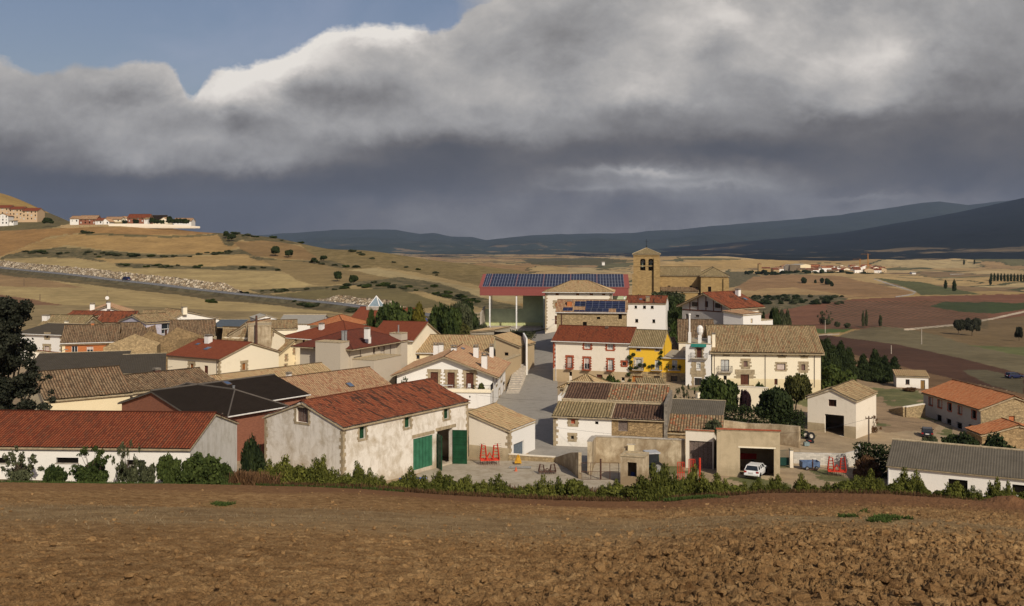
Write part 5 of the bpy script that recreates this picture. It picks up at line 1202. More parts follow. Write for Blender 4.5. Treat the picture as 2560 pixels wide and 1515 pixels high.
# ================================================================== right of the street
b = H('house', 'cream house with red brick window trim and an orange red roof', (1383, 189.5), (1573, 184.5), 9.5, 850, wmat=CREAM2, zf=-26, rise=2.35, roof='gx')
kw = dict(sur=1, sm=REDBR, st=.34)
b.open('F', 1461, 858.5, 1476, 871.5, 'curt', **kw); b.open('F', 1518, 860, 1533, 874, 'curt', **kw)
b.open('F', 1418, 892, 1430, 920, 'blind', bal=.15, bm=REDBR, **kw); b.open('F', 1460.5, 895, 1473.5, 923, 'half', bal=.3, bm=REDBR, **kw); b.open('F', 1520, 899, 1532, 925, 'curt', bal=.2, bm=REDBR, **kw)
b.open('F', 1556, 905, 1565, 914, 'win', **kw); b.open('F', 1423, 929, 1430, 940, 'dark'); b.open('F', 1491, 936, 1506, 955, 'door', m=WOODBR); b.open('F', 1553.6, 943, 1561.7, 952, 'dark')
b.walls(); b.roof('redb', oe=.45, og=.3, old=.012, gut=GUTW, pitch=.25); b.quoins([('F', 'l')], REDBR, t=.42, z0=2.8); b.plinth('F', 2.7, TANW); b.pipe('F', 1390, WFR); b.chimney(1517, 817, 822, .5, 'dark')
b = H('house', 'bright yellow house with stone ground floor and a climbing vine', (1573.5, 184.4), (1656, 182.4), 9.5, 864, wmat=YELLOW, zf=-26, rise=2.5, roof='gx')
b.open('F', 1591.6, 867, 1600.5, 877, 'win', sur=1, sm=CONC, st=.12); b.open('F', 1638.5, 867, 1647.4, 877, 'win', sur=1, sm=CONC, st=.12)
b.open('F', 1588, 897, 1604, 923, 'curt', bal=.45, sur=1, sm=CONC, st=.3, sill=False); b.open('F', 1637, 900, 1648, 924, 'curt', bal=.6)
b.open('F', 1581, 940, 1607, 966, 'door'); b.open('F', 1634, 940, 1650, 956, 'win', sur=1, sm=TANW, st=.2)
b.walls(); b.roof('grn', oe=.4, og=.1, old=.05, gut=GUTW, pitch=.34, amp=.07); b.plinth('F', 2.95, STONE)
w_ = Wing(b, b.L, .2, 4.6, 8.5, -26, zat(895, 182), .45, 'shedb', YELLOW); w_.open('F', 1680, 900.5, 1693, 924, 'curt', bal=.6); w_.open('F', 1676.6, 940, 1693.5, 956, 'win', sur=1, sm=TANW, st=.2)
w_.walls(); w_.roof('lfibre', oe=.4, gut=GUTW); w_.plinth('F', 2.95, STONE); w_.done()
YH = b
# narrow white house with a roof terrace
b = H('house', 'narrow white house with roof terrace, balcony and a vase shaped chimney', (1714, 176.8), (1777, 175.6), 11, 859, wmat=WHITE2, zf=-25.0, rise=0, roof='flat')
b.open('F', 1742, 870, 1754.5, 894.5, 'shut', bal=1.0, bh=.9, sur=1, st=.3, sill=False); b.open('F', 1741.5, 908.6, 1751, 921, 'curt'); b.open('F', 1736, 945, 1754.5, 969, 'shut', m=flat('dark_gate', (.03, .03, .025), .6))
b.walls(); b.roof('tan'); mb = MB()
for (x, y0, y1) in ((1724, 831, 857), (1748.5, 838, 857), (1773, 840, 857)):
    s, z1 = b.px('F', x, y0); b.lbox(mb, 'F', s-.24, s+.24, b.H, z1, -.4, 0)
mb.build('terrace_pillar', WHITE2, b.root)
mb = MB(); mb.bar((.4, .2, b.H+.95), (b.L-.3, .2, b.H+.95), .04)
for i in range(24): mb.bar((.5+i*(b.L-.9)/23, .2, b.H), (.5+i*(b.L-.9)/23, .2, b.H+.95), .012)
mb.build('railing', METAL, b.root)
mb = MB(); x, z = b.px('F', 1748.5, 837); mb.lathe((x, 1.2, b.H), [(.28, 0), (.28, 1.4), (.34, 1.5), (.55, 2.0), (.55, 2.7), (.35, 3.1), (.1, 3.2)], 0, 10); mb.build('chimney', WHITE2, b.root)
mb = MB(); x, z = b.px('F', 1723, 830); mb.bar((x, .5, b.H), (x, .5, b.H+5), .16, 0, 8); mb.bar((x, .5, b.H+5), (x, .5, b.H+5.3), .24, 0, 8); mb.build('chimney', WHITE2, b.root)
mb = MB(); s0, z0_ = b.px('F', 1728, 958); s1, z1_ = b.px('F', 1762, 906)
rnd = random.Random(4)
q0, _ = b.px('F', 1741.5, 908); q1, _ = b.px('F', 1751, 908); d0, dz = b.px('F', 1735.5, 944.5); d1, _ = b.px('F', 1755, 944); _, wz0 = b.px('F', 1746, 921.5); _, wz1 = b.px('F', 1746, 908)
z = 0
while z < z1_:
    e = rnd.uniform(-.15, .25); zz_ = z+.38
    if z < dz: b.lbox(mb, 'F', s0-e, d0-.02, z, zz_, .001, .025); b.lbox(mb, 'F', d1+.02, s1+e, z, zz_, .001, .025)
    elif zz_ < wz0-.05 or z > wz1: b.lbox(mb, 'F', s0-e, s1+e, z, zz_, .001, .025)
    else: b.lbox(mb, 'F', s0-e, q0-.05, z, zz_, .001, .025); b.lbox(mb, 'F', q1+.05, s1+e, z, zz_, .001, .025)
    z += .385
mb.build('stone_facing', QUOIN, b.root)
mb = MB(); s0, z0_ = b.px('F', 1728, 866); s1, _ = b.px('F', 1766, 861); mb.add([(s0, -.02, z0_+.5), (s1, -.02, z0_+.5), (s1, -.5, z0_), (s0, -.5, z0_), (s0, -.02, z0_+.46), (s1, -.02, z0_+.46), (s1, -.5, z0_-.04), (s0, -.5, z0_-.04)], [(0, 3, 2, 1), (4, 5, 6, 7), (3, 7, 6, 2), (0, 4, 7, 3), (1, 2, 6, 5)]); mb.build('awning', flat('green_awning', (.02, .16, .13), .8), b.root)
b = H('house', 'tan roofed house directly behind the white roof terrace', (1697, 190), (1786, 189), 16, 852, wmat=CREAM2, zf=-25, rise=3.4, roof='gx'); b.walls(); b.roof('brown', oe=.3, og=.2, old=.05)
b = H('shed', 'lean-to with a small brown tile roof between yellow house and terrace house', (1657, 192), (1697, 192), 6, 873, wmat=STONE, zf=-25, rise=1.6, roof='shedb', cat='shed'); b.walls(); b.roof('brown', oe=.2, old=.05)
# long cream house
b = H('house', 'long cream house with stone framed windows under a vast tan tile roof', (1781, 176), (2052, 174), 16, 875, wmat=CREAM, zf=-24.6, rise=3.7, roof='gx', below=3)
for q in ((1812.7, 879.5, 1819, 886), (1862, 878.5, 1869, 886.5), (1951, 880.5, 1959, 890), (2007, 882, 2014, 891)): b.open('F', *q, 'dark', sur=1, st=.42)
b.open('F', 1802, 899, 1823, 928, 'curt', sur=0, bal=.5, fm=WOODBR); b.open('F', 1859, 903, 1869, 917, 'shut', sur=1, st=.5, m=flat('mauve_brown_shutter', (.19, .12, .10), .8)); b.open('F', 1942, 909, 1963, 925, 'blind', sur=1, st=.3)
b.open('F', 2003.6, 911, 2013, 926, 'shut', sur=1, st=.55, m=MATS['mauve_brown_shutter']); b.open('F', 1809, 939, 1817, 950, 'dark'); b.open('F', 1851.5, 936, 1872.6, 962, 'door', sur=1, st=.9, m=WOODBR); b.open('F', 1936, 947, 1944, 962, 'shut')
b.walls(); b.roof('old', oe=.75, og=.55, old=.045, pitch=.28, thick=.22); b.plinth('F', 1.35, YELC); b.pipe('F', 1786); b.pipe('F', 1913); b.pipe('F', 2036); b.chimney(1784, 832, 866, .55, 'cream')
mb = MB(); s0, z0_ = b.px('F', 1852, 935); s1, z1_ = b.px('F', 1873, 919); z = z0_+.9; rnd = random.Random(9)
_, zt_ = b.px('F', 1862, 921)
while z < zt_-.1: e = rnd.uniform(0, .5); b.lbox(mb, 'F', s0-e, s1+e, z, z+.26, .001, .022); z += .265
mb.build('stone_facing', QUOIN, b.root)
LONGH = b
# half-timbered house
C = at(1828, 212); B_ = at(1898, 218.5)
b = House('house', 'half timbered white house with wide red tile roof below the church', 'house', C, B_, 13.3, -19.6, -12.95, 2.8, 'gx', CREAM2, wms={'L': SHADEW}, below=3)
for q in ((1729, 755, 1745, 766), (1762, 753, 1770, 768), (1787, 758, 1802, 770), (1714, 785, 1725, 797), (1738, 787, 1748, 792)): b.open('L', *q, 'win')
for q in ((1844, 769, 1852, 782), (1857, 769, 1866, 782), (1833, 790, 1851, 803), (1856, 790, 1865, 804), (1870, 789, 1889, 804)): b.open('F', *q, 'win' if q[0] < 1830 or q[1] < 780 else 'dark')
b.walls(); b.roof('redo', oe=.9, og=1.1, old=.035); b.chimney(1845, 721, 738, .9, 'white'); b.skylight(1863, 748, .9, 1.1)
mb = MB()
for x in (1725, 1745, 1765, 1784, 1804):
    s, z = b.px('L', x, 777); b.lbox(mb, 'L', s-.11, s+.11, z, b.top('L', s)-.1, .002, .06)
_, zb = b.px('L', 1765, 777); b.lbox(mb, 'L', .05, b.D-.05, zb-.12, zb+.12, .002, .065); mb.build('timber', WOODBR, b.root)
b.quoins([('F', 'l'), ('F', 'r')], t=.45)
w_ = Wing(b, -3.2, -5.4, 6.2, 5.0, -19.6, -14.1, .5, 'shedb', WHITE2, below=3); w_.openm('F', 2.6, 3.3, 3.6, 4.5, 'shut', m=YELC); w_.walls(); w_.roof('pink', oe=.2, old=.03); w_.done()
w_ = Wing(b, 1.5, -3.6, 8.3, 3.6, -19.6, -15.9, 0, 'flat', WHITE2, below=3); w_.walls(); w_.roof('old'); w_.done()
# white three-window house
b = H('house', 'plain white house with three small square top windows', (1563, 222), (1664, 220), 9, 757, wmat=WHITE2, zf=-21, rise=1.3, roof='gx', below=4)
for q in ((1586.4, 764, 1592.5, 771), (1607.6, 764, 1614.7, 771.5), (1627, 764.5, 1634, 771.5), (1588, 797.5, 1595.5, 806), (1631, 798.5, 1638, 807)): b.open('F', *q, 'dark', lsill=True)
b.walls(); b.roof('redo', oe=.25, og=.1, old=.03); b.chimney(1619.5, 740.5, 753, .8, 'stone'); b.skylight(1602, 749, .7, .9)
w_ = Wing(b, b.L-1.6, -1.2, 1.7, 1.2, -21, -18.6, 0, 'flat', WHITE2, below=4); w_.walls(); w_.done()
# stone house with solar roof
b = H('stone_house', 'rubble stone house with dark solar panels all over its roof', (1392, 215), (1565, 213), 9.5, 779, wmat=STONE, zf=-22, rise=2.25, roof='gx', cat='house', below=3)
for q in ((1459, 782, 1466, 787), (1492, 792, 1500.5, 798), (1457, 804.6, 1467, 820), (1546, 783, 1555, 798)): b.open('F', *q, 'dark')
b.walls(); b.roof('pink', oe=.4, og=.3, old=.03, gut=GUTW); b.pipe('F', 1404, RUST, r=.12)
def panel_array(bld, E0, a, up, nr, s0, s1, t0, t1, nc, nrw, name='solar_panel', lift=.14, par=None, g=.05):
    mb = MB(); P = lambda s, t, h: tuple(np.array(E0)+a*s+up*t+nr*h)
    mb.add([P(s0, t0, lift), P(s1, t0, lift), P(s1, t1, lift), P(s0, t1, lift), P(s0, t0, lift-.06), P(s1, t0, lift-.06), P(s1, t1, lift-.06), P(s0, t1, lift-.06)], [(0, 1, 2, 3), (7, 6, 5, 4), (0, 4, 5, 1), (1, 5, 6, 2), (2, 6, 7, 3), (3, 7, 4, 0)], 1)
    for i in range(nc):
        for j in range(nrw):
            a0 = s0+(s1-s0)*i/nc+g; a1 = s0+(s1-s0)*(i+1)/nc-g; b0 = t0+(t1-t0)*j/nrw+g; b1 = t0+(t1-t0)*(j+1)/nrw-g
            mb.add([P(a0, b0, lift+.012), P(a1, b0, lift+.012), P(a1, b1, lift+.012), P(a0, b1, lift+.012)], [(0, 1, 2, 3)], 0)
    return mb.build(name, [PVBL, PVFR], par or bld.roofob)
E0, a, up, La, T, _ = b.slopes[0]; nr = np.cross(a, up)
for (s0, s1, t0, t1, nc, nw) in ((6.4, 14.9, 1.75, 5.05, 6, 4), (4.0, 6.3, 2.6, 4.8, 2, 2), (4.0, 6.3, .15, .9, 2, 1), (6.4, 11.4, .15, 1.7, 4, 2), (13.0, 14.9, .15, 1.7, 2, 2), (1.6, 3.7, .5, 2.0, 2, 1)): panel_array(b, E0, a, up, nr, s0, s1, t0, t1, nc, nw, g=.02)
b.chimney(1424, 751, 762, 1.0, 'brick')
# cream hip-roofed house
b = H('house', 'three storey cream house with a buff hipped roof before the sports hall', (1363, 245), (1529, 243), 12, 728, wmat=CREAM2, zf=-21, rise=2.4, roof='hip', below=3)
for x0, x1 in ((1389, 1397), (1440, 1448), (1474, 1482.7), (1505, 1513)): b.open('F', x0, 729, x1, 738.5, 'shut', m=WOODOR)
b.open('F', 1388, 756, 1398, 767, 'shut', sur=1, st=.55, m=WOODOR); b.open('F', 1387, 789, 1393, 811, 'shut')
b.walls(); b.roof('tan', oe=.7, old=.015, gut=GUTW, pitch=.3); b.quoins([('F', 'l'), ('F', 'r')], t=.5)
# church
b = H('church', 'sandstone church with square bell tower and long tiled nave', (1583.5, 280), (1649, 279), 7.4, 634, wmat=ASH, zf=-15, rise=1.55, roof='hip', cat='church', below=3)
b.open('F', 1600.5, 647, 1613.7, 676, 'open', deep=3); b.open('F', 1621, 647, 1633.5, 676.5, 'open', deep=3)
b.openm('L', 1.4, 2.9, 8.2, 11.4, 'open'); b.openm('L', 4.5, 6.0, 8.2, 11.4, 'open')
b.walls(); b.roof('grn', oe=.35, old=.02, ridgem=1)
mb = MB()
for (x0, x1) in ((1600.5, 1613.7), (1621, 1633.5)):
    s0, z0_ = b.px('F', x0, 647); s1, _ = b.px('F', x1, 647); r = (s1-s0)/2; cx = (s0+s1)/2; zc = z0_-r+.05
    for i in range(8):        # masonry filling the corners above the round arch
        for sg in (-1, 1):
            t0 = i/8; t1 = (i+1)/8; xx0 = r*(1-math.cos(t0*math.pi/2)); zz0 = r*math.sin(t0*math.pi/2); zz1 = r*math.sin(t1*math.pi/2)
            e = cx+sg*r; f_ = cx+sg*(r-xx0-.001*(i == 0)); lo, hi = min(e, f_), max(e, f_)
            if hi-lo > .01: b.lbox(mb, 'F', lo, hi, zc+zz0, zc+zz1, -.6, -.004)
mb.build('arch', ASH, b.root)
mb = MB(); mb.box(-.12, -.14, 9.3, b.L+.12, -.001, 9.55); mb.box(-.1, -.12, b.H-.75, b.L+.1, -.001, b.H-.5); mb.build('cornice', ASH, b.root)
mb = MB(); mb.box(-.35, -.45, -2, 1.2, -.001, 7.2); mb.box(b.L-1.6, -.9, -2, b.L+.1, -.001, 11.6); mb.build('buttress', ASH, b.root)
for (x0, x1) in ((1600.5, 1613.7), (1621, 1633.5)):
    s0, z0_ = b.px('F', (x0+x1)/2, 667); mb = MB(); mb.lathe((s0, 1.5, z0_-.1), [(.62, 0), (.55, .15), (.42, .6), (.36, 1.0), (.2, 1.15)], 0, 14); bo = mb.build('bell', flat('green_bronze', (.20, .24, .19), .5, .4), b.root)
    mb = MB(); mb.box(s0-.55, 1.38, z0_+1.06, s0+.55, 1.62, z0_+1.45); mb.box(s0-.3, 1.38, z0_+1.45, s0+.3, 1.62, z0_+1.9); mb.build('yoke', flat('pale_headstock', (.35, .36, .34), .7), bo)
mb = MB(); x, y, z = b.L/2, b.D/2, b.H+b.rise+.1; mb.bar((x, y, z), (x, y, z+2.4), .05); mb.bar((x-.5, y, z+1.7), (x+.5, y, z+1.7), .04); mb.bar((x-.3, y, z+.6), (x+.3, y, z+.6), .04); mb.lathe((x, y, z), [(.2, 0), (.25, .15), (.1, .4)], 0, 8); mb.build('weathervane', IRON, b.root)
mb = MB(); mb.box(.3, .9, 7.0, b.L-.3, b.D-.3, 7.6); mb.build('belfry_floor', DARK, b.root)
w_ = Wing(b, b.L, 3.2, 11.6, 12, -15, zat(687, 284), 2.1, 'gx', ASH, below=3); w_.open('F', 1669, 714, 1676, 723, 'dark'); w_.open('F', 1723.6, 714, 1730.6, 723, 'dark'); w_.walls(); w_.roof('grn', oe=.4, og=.1, old=.02, pitch=.3); w_.done()
w_ = Wing(b, b.L+11.6-.3, -.6, 7.4, 15.2, -15, zat(687.5, 279), 2.0, 'hip', ASH, below=3); w_.open('F', 1770, 716.5, 1778, 729, 'dark'); w_.walls(); w_.roof('grn', oe=.4, old=.02, pitch=.3)
mb = MB(); mb.box(w_.L-1.3, -.5, -3, w_.L+.2, -.001, w_.H-.8); mb.build('buttress', ASH, w_.root); w_.done()
w_ = Wing(b, b.L+.5, -1.2, 10, 4.2, -15, -14.2+1.6, 1.0, 'shedb', ASH, below=3); w_.walls(); w_.roof('brown', oe=.3, old=.04); w_.done()
# covered court with solar roof
A_ = Vector(at(1200, 262)); B_ = Vector(at(1571, 259)); dd = B_-A_; Lh = dd.length
r_ = empty('sports_hall', (A_.x, A_.y, -21.6), math.atan2(dd.y, dd.x)); tag(r_, 'open sided ball court under a red metal roof covered in solar panels', 'sports hall')
GREENW = flat('pale_green_court_wall', (.46, .54, .36), .9, var=.12, scale=.3); zf_ = 21.6; zb, ztp = zf_-12.95, zf_-10.7
mb = MB()
for i in range(int(Lh/.3)): mb.box(i*.3, -.10-(.05 if i % 2 else 0), zb, i*.3+.3, .0, ztp, 0)
mb.box(-.05, .0, zb, Lh+.05, .12, ztp-.01, 1); mb.build('fascia', [CORRR, CORRR], r_)
mb = MB(); hd = 10.5; rr = 3.1
for sg, y0, y1 in ((1, -.2, hd), (-1, 2*hd+.2, hd)):
    mb.add([(-.3, y0, ztp), (Lh+.3, y0, ztp), (Lh+.3, y1, ztp+rr), (-.3, y1, ztp+rr), (-.3, y0, ztp-.25), (Lh+.3, y0, ztp-.25), (Lh+.3, y1, ztp+rr-.25), (-.3, y1, ztp+rr-.25)], [(0, 1, 2, 3), (7, 6, 5, 4), (0, 4, 5, 1), (1, 5, 6, 2), (2, 6, 7, 3), (3, 7, 4, 0)])
mb.add([(-.02, .1, ztp-2.2), (-.02, 2*hd, ztp-2.2), (-.02, 2*hd, ztp-.2), (-.02, hd, ztp+rr-.3), (-.02, .1, ztp-.2)], [(0, 1, 2, 3, 4)][:1])
rf = mb.build('roof', CORRR, r_)
class _T: pass
E0 = np.array((-.3, -.2, ztp)); a = np.array((1., 0, 0)); up = np.array((0, hd+.2, rr)); Tn = np.linalg.norm(up); up = up/Tn; nr = np.cross(a, up)
gs = [1207, 1224.5, 1291, 1359, 1427, 1494, 1562]
f_ = lambda px: (px-1200)/(1571-1200)*Lh*1.004
for i in range(6): panel_array(None, E0, a, up, nr, f_(gs[i])+.22, f_(gs[i+1])+.05, .08, Tn-.15, 3 if i == 0 else 9, 4, par=rf, lift=.1)
for px_, yy in ((1224.5, .3), (1291.5, .3), (1360, .3), (1427, .3), (1494, .3), (1560, .3)):
    mb = MB(); x = f_(px_); mb.box(x-.17, .1, -.5, x+.17, .45, zb+.3); mb.build('column', WFR, r_)
for px_ in (1213, 1278, 1345):
    mb = MB(); x = f_(px_)+.8; mb.box(x-.1, 9.6, 3.8, x+.1, 9.8, zb+1.2); mb.build('column', METAL, r_)
mb = MB(); mb.box(.2, 9.3, -.5, f_(1302), 9.8, 4.6, 0); mb.box(f_(1302), 9.3, -.5, Lh, 9.8, 9.6, 0); mb.box(.3, 9.27, 0, Lh, 9.299, .95, 1); mb.build('back_wall', [GREENW, flat('sunlit_court_band', (.45, .48, .24), .8)], r_)  # band at the wall foot painted in for the sun reaching under the roof
mb = MB(); mb.add([(.0, 0, -.5), (.0, 9.8, -.5), (.0, 9.8, 5.2), (.0, 0, 4.0), (.4, 0, -.5), (.4, 9.8, -.5), (.4, 9.8, 5.2), (.4, 0, 4.0)], [(0, 3, 2, 1), (4, 5, 6, 7), (0, 4, 7, 3), (3, 7, 6, 2), (1, 2, 6, 5)]); mb.build('side_wall', CONC, r_)
mb = MB(); mb.box(f_(1358), 0, -.5, f_(1360), 21, 9.6); mb.build('side_wall', GREENW, r_)
mb = MB(); mb.box(-.5, -1, -.5, Lh, 9.3, .05); mb.build('floor', CONC, r_)

# ================================================================== foreground farm group on the right
A_ = Vector(at(1383.5, 130)); B_ = Vector(at(1660, 127))
b = House('farmhouse', 'old farmhouse, half white and half stone, with patched tile roofs at the street corner', 'house', A_, B_, 17, -26.1, -22.05, 2.45, 'gx', WHITE, below=1, rp=.7)
b.open('F', 1427, 1048, 1438, 1060, 'bricked', sur=1, st=.45); b.open('F', 1487.6, 1053.6, 1496, 1061, 'dark'); b.open('F', 1427, 1089.6, 1434.6, 1098, 'dark', sur=1, st=.42, lsill=False)
b.open('F', 1546, 1050, 1569.5, 1077.5, 'shut', m=WOODGY, fm=WOODGY, deep=.5); b.open('F', 1559, 1092, 1569, 1098, 'dark')
b.walls()
s_, _ = b.px('F', 1529, 1050); mb = MB(); o_ = b.op['F']
segs = [(s_, b.L+.02)]; hw = b.px('F', 1546, 1050)[0]; hx = b.px('F', 1569.5, 1050)[0]; zh0 = b.px('F', 1558, 1077.5)[1]; zh1 = b.px('F', 1558, 1050)[1]
b.lbox(mb, 'F', s_, hw, -.5, b.H-.02, .001, .02); b.lbox(mb, 'F', hx, b.L+.02, -.5, b.H-.02, .001, .02); b.lbox(mb, 'F', hw, hx, -.5, zh0, .001, .02); b.lbox(mb, 'F', hw, hx, zh1, b.H-.02, .001, .02); mb.build('stone_facing', STONE2, b.root)
b.quoins([('F', 'l')], t=.55)
mb = MB(); D_ = b.D; yr = D_*.7; m_ = b.rise/yr; c_ = 1/math.hypot(1, m_); up = (0, c_, m_*c_); z_ = b.H+.06
def pt(x, y, dz=0): return (x, y, z_+m_*y+dz)
s1, _ = b.px('F', 1528, 1050); s2, _ = b.px('F', 1503, 1000); kw = dict(old=.05, pitch=.37, amp=.085, fine=1)
b.slope(mb, pt(-.2, -.35), pt(s1, -.35), up, 5.6, tm=0, **kw); b.slope(mb, pt(s1, -.35, -.1), pt(b.L+.1, -.35, -.1), up, 5.4, tm=1, **kw)
b.slope(mb, pt(.4, 5.1, .28), pt(s2, 5.1, .28), up, 6.9, tm=2, **kw); b.slope(mb, pt(s2, 5.0, .24), pt(b.L+.1, 5.0, .24), up, 7.0, tm=3, **kw)
m2 = b.rise/(D_-yr); c2 = 1/math.hypot(1, m2)
b.slope(mb, (b.L+.1, D_+.3, z_-m2*.3), (-.2, D_+.3, z_-m2*.3), (0, -c2, m2*c2), (D_-yr+.3)/c2, tm=3, **kw)
mb.bar(pt(-.2, 5.15, .3), pt(b.L, 5.15, .22), .12, 4, 6); mb.bar(pt(-.1, yr, .28), pt(b.L+.1, yr, .28), .13, 4, 6); mb.bar(pt(s1, -.3, .05), pt(s1, 5.2, .08), .1, 4, 6)
mb.add([pt(-.2, -.35, -.02), pt(b.L+.1, -.35, -.12), pt(b.L+.1, yr, -.02), pt(-.2, yr, -.02), pt(-.2, -.35, -.16), pt(b.L+.1, -.35, -.24), pt(b.L+.1, yr, -.16), pt(-.2, yr, -.16)], [(7, 6, 5, 4), (0, 4, 5, 1), (1, 5, 6, 2), (3, 7, 4, 0)], 4)
mb.add([pt(b.L+.1, 5, .0), pt(b.L+.1, 5, .24), pt(b.L+.1, yr, .24), pt(b.L+.1, yr, .0), pt(.4, 5, .0), pt(.4, 5, .24), pt(.4, yr, .24), pt(.4, yr, 0)], [(0, 3, 2, 1), (4, 5, 6, 7), (4, 0, 1, 5)], 4)
b.roofob = mb.build('roof', [TL['grn'], TL['darkb'], TL['darkb'], TL['mott'], TRIMT], b.root)
mb = MB(); mb.box(b.L+.02, -.3, 0, b.L+.42, 11.9, b.H+2.1, 0); mb.build('party_wall', CONCD, b.root)
w_ = Wing(b, -.25, 5.0, .5, 7.3, -26.1, -20.2, 0, 'flat', WHITE2); w_.walls(); w_.done()
b = H('outbuilding', 'stone outbuilding with ribbed tile roof and a bush growing over it', (1668, 127.5), (1803, 126), 5.4, 1078, wmat=STONE2, zf=-26, rise=1.15, roof='shedb', cat='shed'); b.walls(); b.roof('mott', oe=.25, old=.05, pitch=.36, amp=.08)
b = H('shed', 'shed with a grey corrugated roof behind the ribbed tile roof', (1670, 133.4), (1803, 131.6), 7.0, 1038, wmat=BLOCK, zf=-26, rise=1.05, roof='shedb', cat='shed'); b.walls(); b.roof('fibre', oe=.2)
b = H('shed', 'small garden store with a pyramid tile roof at the corner below the cream house', (1400, 152.5), (1498, 150), 6.5, 967, wmat=TANW, zf=-26, rise=1.7, roof='hip', cat='shed'); b.walls(); b.roof('tan', oe=.35, old=.04)
b = H('shed', 'small tile roofed store in front of the yellow house', (1603, 147), (1668, 147), 5, 972, wmat=STONE, zf=-26, rise=.8, roof='shedb', cat='shed'); b.walls(); b.roof('grn', oe=.2, old=.05, pitch=.34)
b = House('garage', 'flat roofed cement garage with the white car parked inside', 'garage', Vector(at(1792, 112.5)), Vector(at(1950, 111.2)), 6.5, -26.0, -23.3, 2.7, 'shedf', GREIGE, below=1)
b.open('F', 1850, 1119, 1935, 1190, 'open', deep=1.4); b.walls(rev=.3); b.roof('dfibre', oe=.02, og=.02)
mb = MB(); mb.box(-.1, -.12, b.H+b.rise+.0, b.L+.1, .15, b.H+b.rise+.14); mb.build('coping', REDBR, b.root)
s0, z0_ = b.px('F', 1848, 1119); s1, _ = b.px('F', 1937, 1119); mb = MB(); b.lbox(mb, 'F', s0-.1, s1+.1, z0_, z0_+.16, -.1, .05); mb.build('lintel', CREAM, b.root)
GAR = b
b = House('garage', 'cement garage with tall grey wooden doors between the stone yard and car garage', 'garage', Vector(at(1714, 117)), Vector(at(1784, 116)), 5, -26.0, -23.5, 2.0, 'shedf', CREAM2, below=1)
b.open('F', 1723, 1103, 1781, 1178, 'door', m=WOODGY, deep=.8); b.walls(); b.roof('dfibre', oe=.02, og=.02); mb = MB(); mb.box(-.08, -.1, b.H+b.rise, b.L+.08, .15, b.H+b.rise+.12); mb.build('coping', REDBR, b.root)
b = House('garage', 'cream gabled garage with a black open doorway and stacked tyres outside', 'garage', Vector(at(2019, 146.7)), Vector(at(2140, 142.7)), 10.5, -27.1, -22.0, 1.4, 'gy', CREAM2, below=1)
b.open('F', 2062, 1037, 2110, 1088, 'open', deep=1.5); b.open('F', 2071, 999, 2091, 1016, 'grille', sur=0); b.walls(); b.roof('old', oe=.3, og=.2, old=.04); b.plinth('F', 1.3, GREIGE)
b = H('hut', 'little white hut with a brown door and a ribbed tile roof above the track', (2241, 217), (2321, 215.5), 4.4, 940, wmat=WHITE, zf=-31.2, rise=.75, roof='shedb', cat='hut')
b.open('F', 2264, 948.5, 2274, 961, 'win'); b.open('F', 2301.5, 950.5, 2312.5, 974, 'door', m=flat('brown_door', (.26, .15, .05), .7)); b.walls(); b.roof('tan', oe=.25, pitch=.4, amp=.09, fine=1)
A_ = Vector((73.4, 156.6)); B_ = A_+Vector((.997, .08))*10.8
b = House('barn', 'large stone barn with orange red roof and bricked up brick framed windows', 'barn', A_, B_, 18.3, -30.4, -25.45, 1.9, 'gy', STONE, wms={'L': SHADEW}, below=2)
kw = dict(sur=1, sm=REDBR, st=.2)
for q in ((2323, 993, 2331, 1013), (2345, 1000, 2354, 1019), (2396, 1015, 2404, 1035)): b.open('L', *q, 'blind', m=SHADEW, **kw)
b.open('L', 2370, 1008, 2378, 1027, 'dark', **kw); b.open('L', 2430, 1026, 2440, 1046, 'dark', **kw)
for q in ((2342, 1037, 2354, 1058), (2366, 1047, 2378, 1064), (2392, 1056, 2405, 1072), (2421, 1063, 2443, 1094)): b.open('L', *q, 'dark')
b.open('F', 2522, 1040, 2537, 1053, 'bricked', m=flat('orange_infill_brick', (.45, .15, .06), .9)); b.walls(); b.roof('orange', oe=.45, og=.3, old=.04)
b = House('outbuilding', 'low lean-to with an orange tile roof against the stone barn gable', 'shed', Vector(at(2455, 150)), Vector(at(2640, 150)), 5, -31, -28.2, 1.4, 'gy', STONE2, below=2); b.walls(); b.roof('orange', oe=.3, old=.05)
# ------------------------------------------------------------------ foliage
def leafmat(name, lo, hi, dead=None):
    if name in MATS: return MATS[name]
    m, t, b = mat(name); k = NT(t); a = k.n('Attribute', attribute_name='tint'); s = k.n('SeparateColor'); t.links.new(a.outputs[0], s.inputs[0])
    n = k.noise(k.obj(), 1.6, 3, .6); oi = k.n('ObjectInfo')
    f = k.math('ADD', k.math('MULTIPLY', s.outputs[0], .6), k.math('MULTIPLY', n, .4)); f = k.math('ADD', f, k.math('MULTIPLY', k.math('SUBTRACT', oi.outputs['Random'], .5), .25))
    els = [(.15, lo), (.5, tuple((x+y)/2 for x, y in zip(lo, hi))), (.85, hi)]
    if dead: els.append((.97, dead))
    t.links.new(k.ramp(f, els), b.inputs[0]); b.inputs['Roughness'].default_value = .8
    tr = k.n('BsdfTranslucent'); t.links.new(k.ramp(f, els), tr.inputs[0]); mx = k.n('MixShader'); mx.inputs[0].default_value = .25
    t.links.new(b.outputs[0], mx.inputs[1]); t.links.new(tr.outputs[0], mx.inputs[2]); t.links.new(mx.outputs[0], t.nodes['Material Output'].inputs[0])
    MATS[name] = m; return m
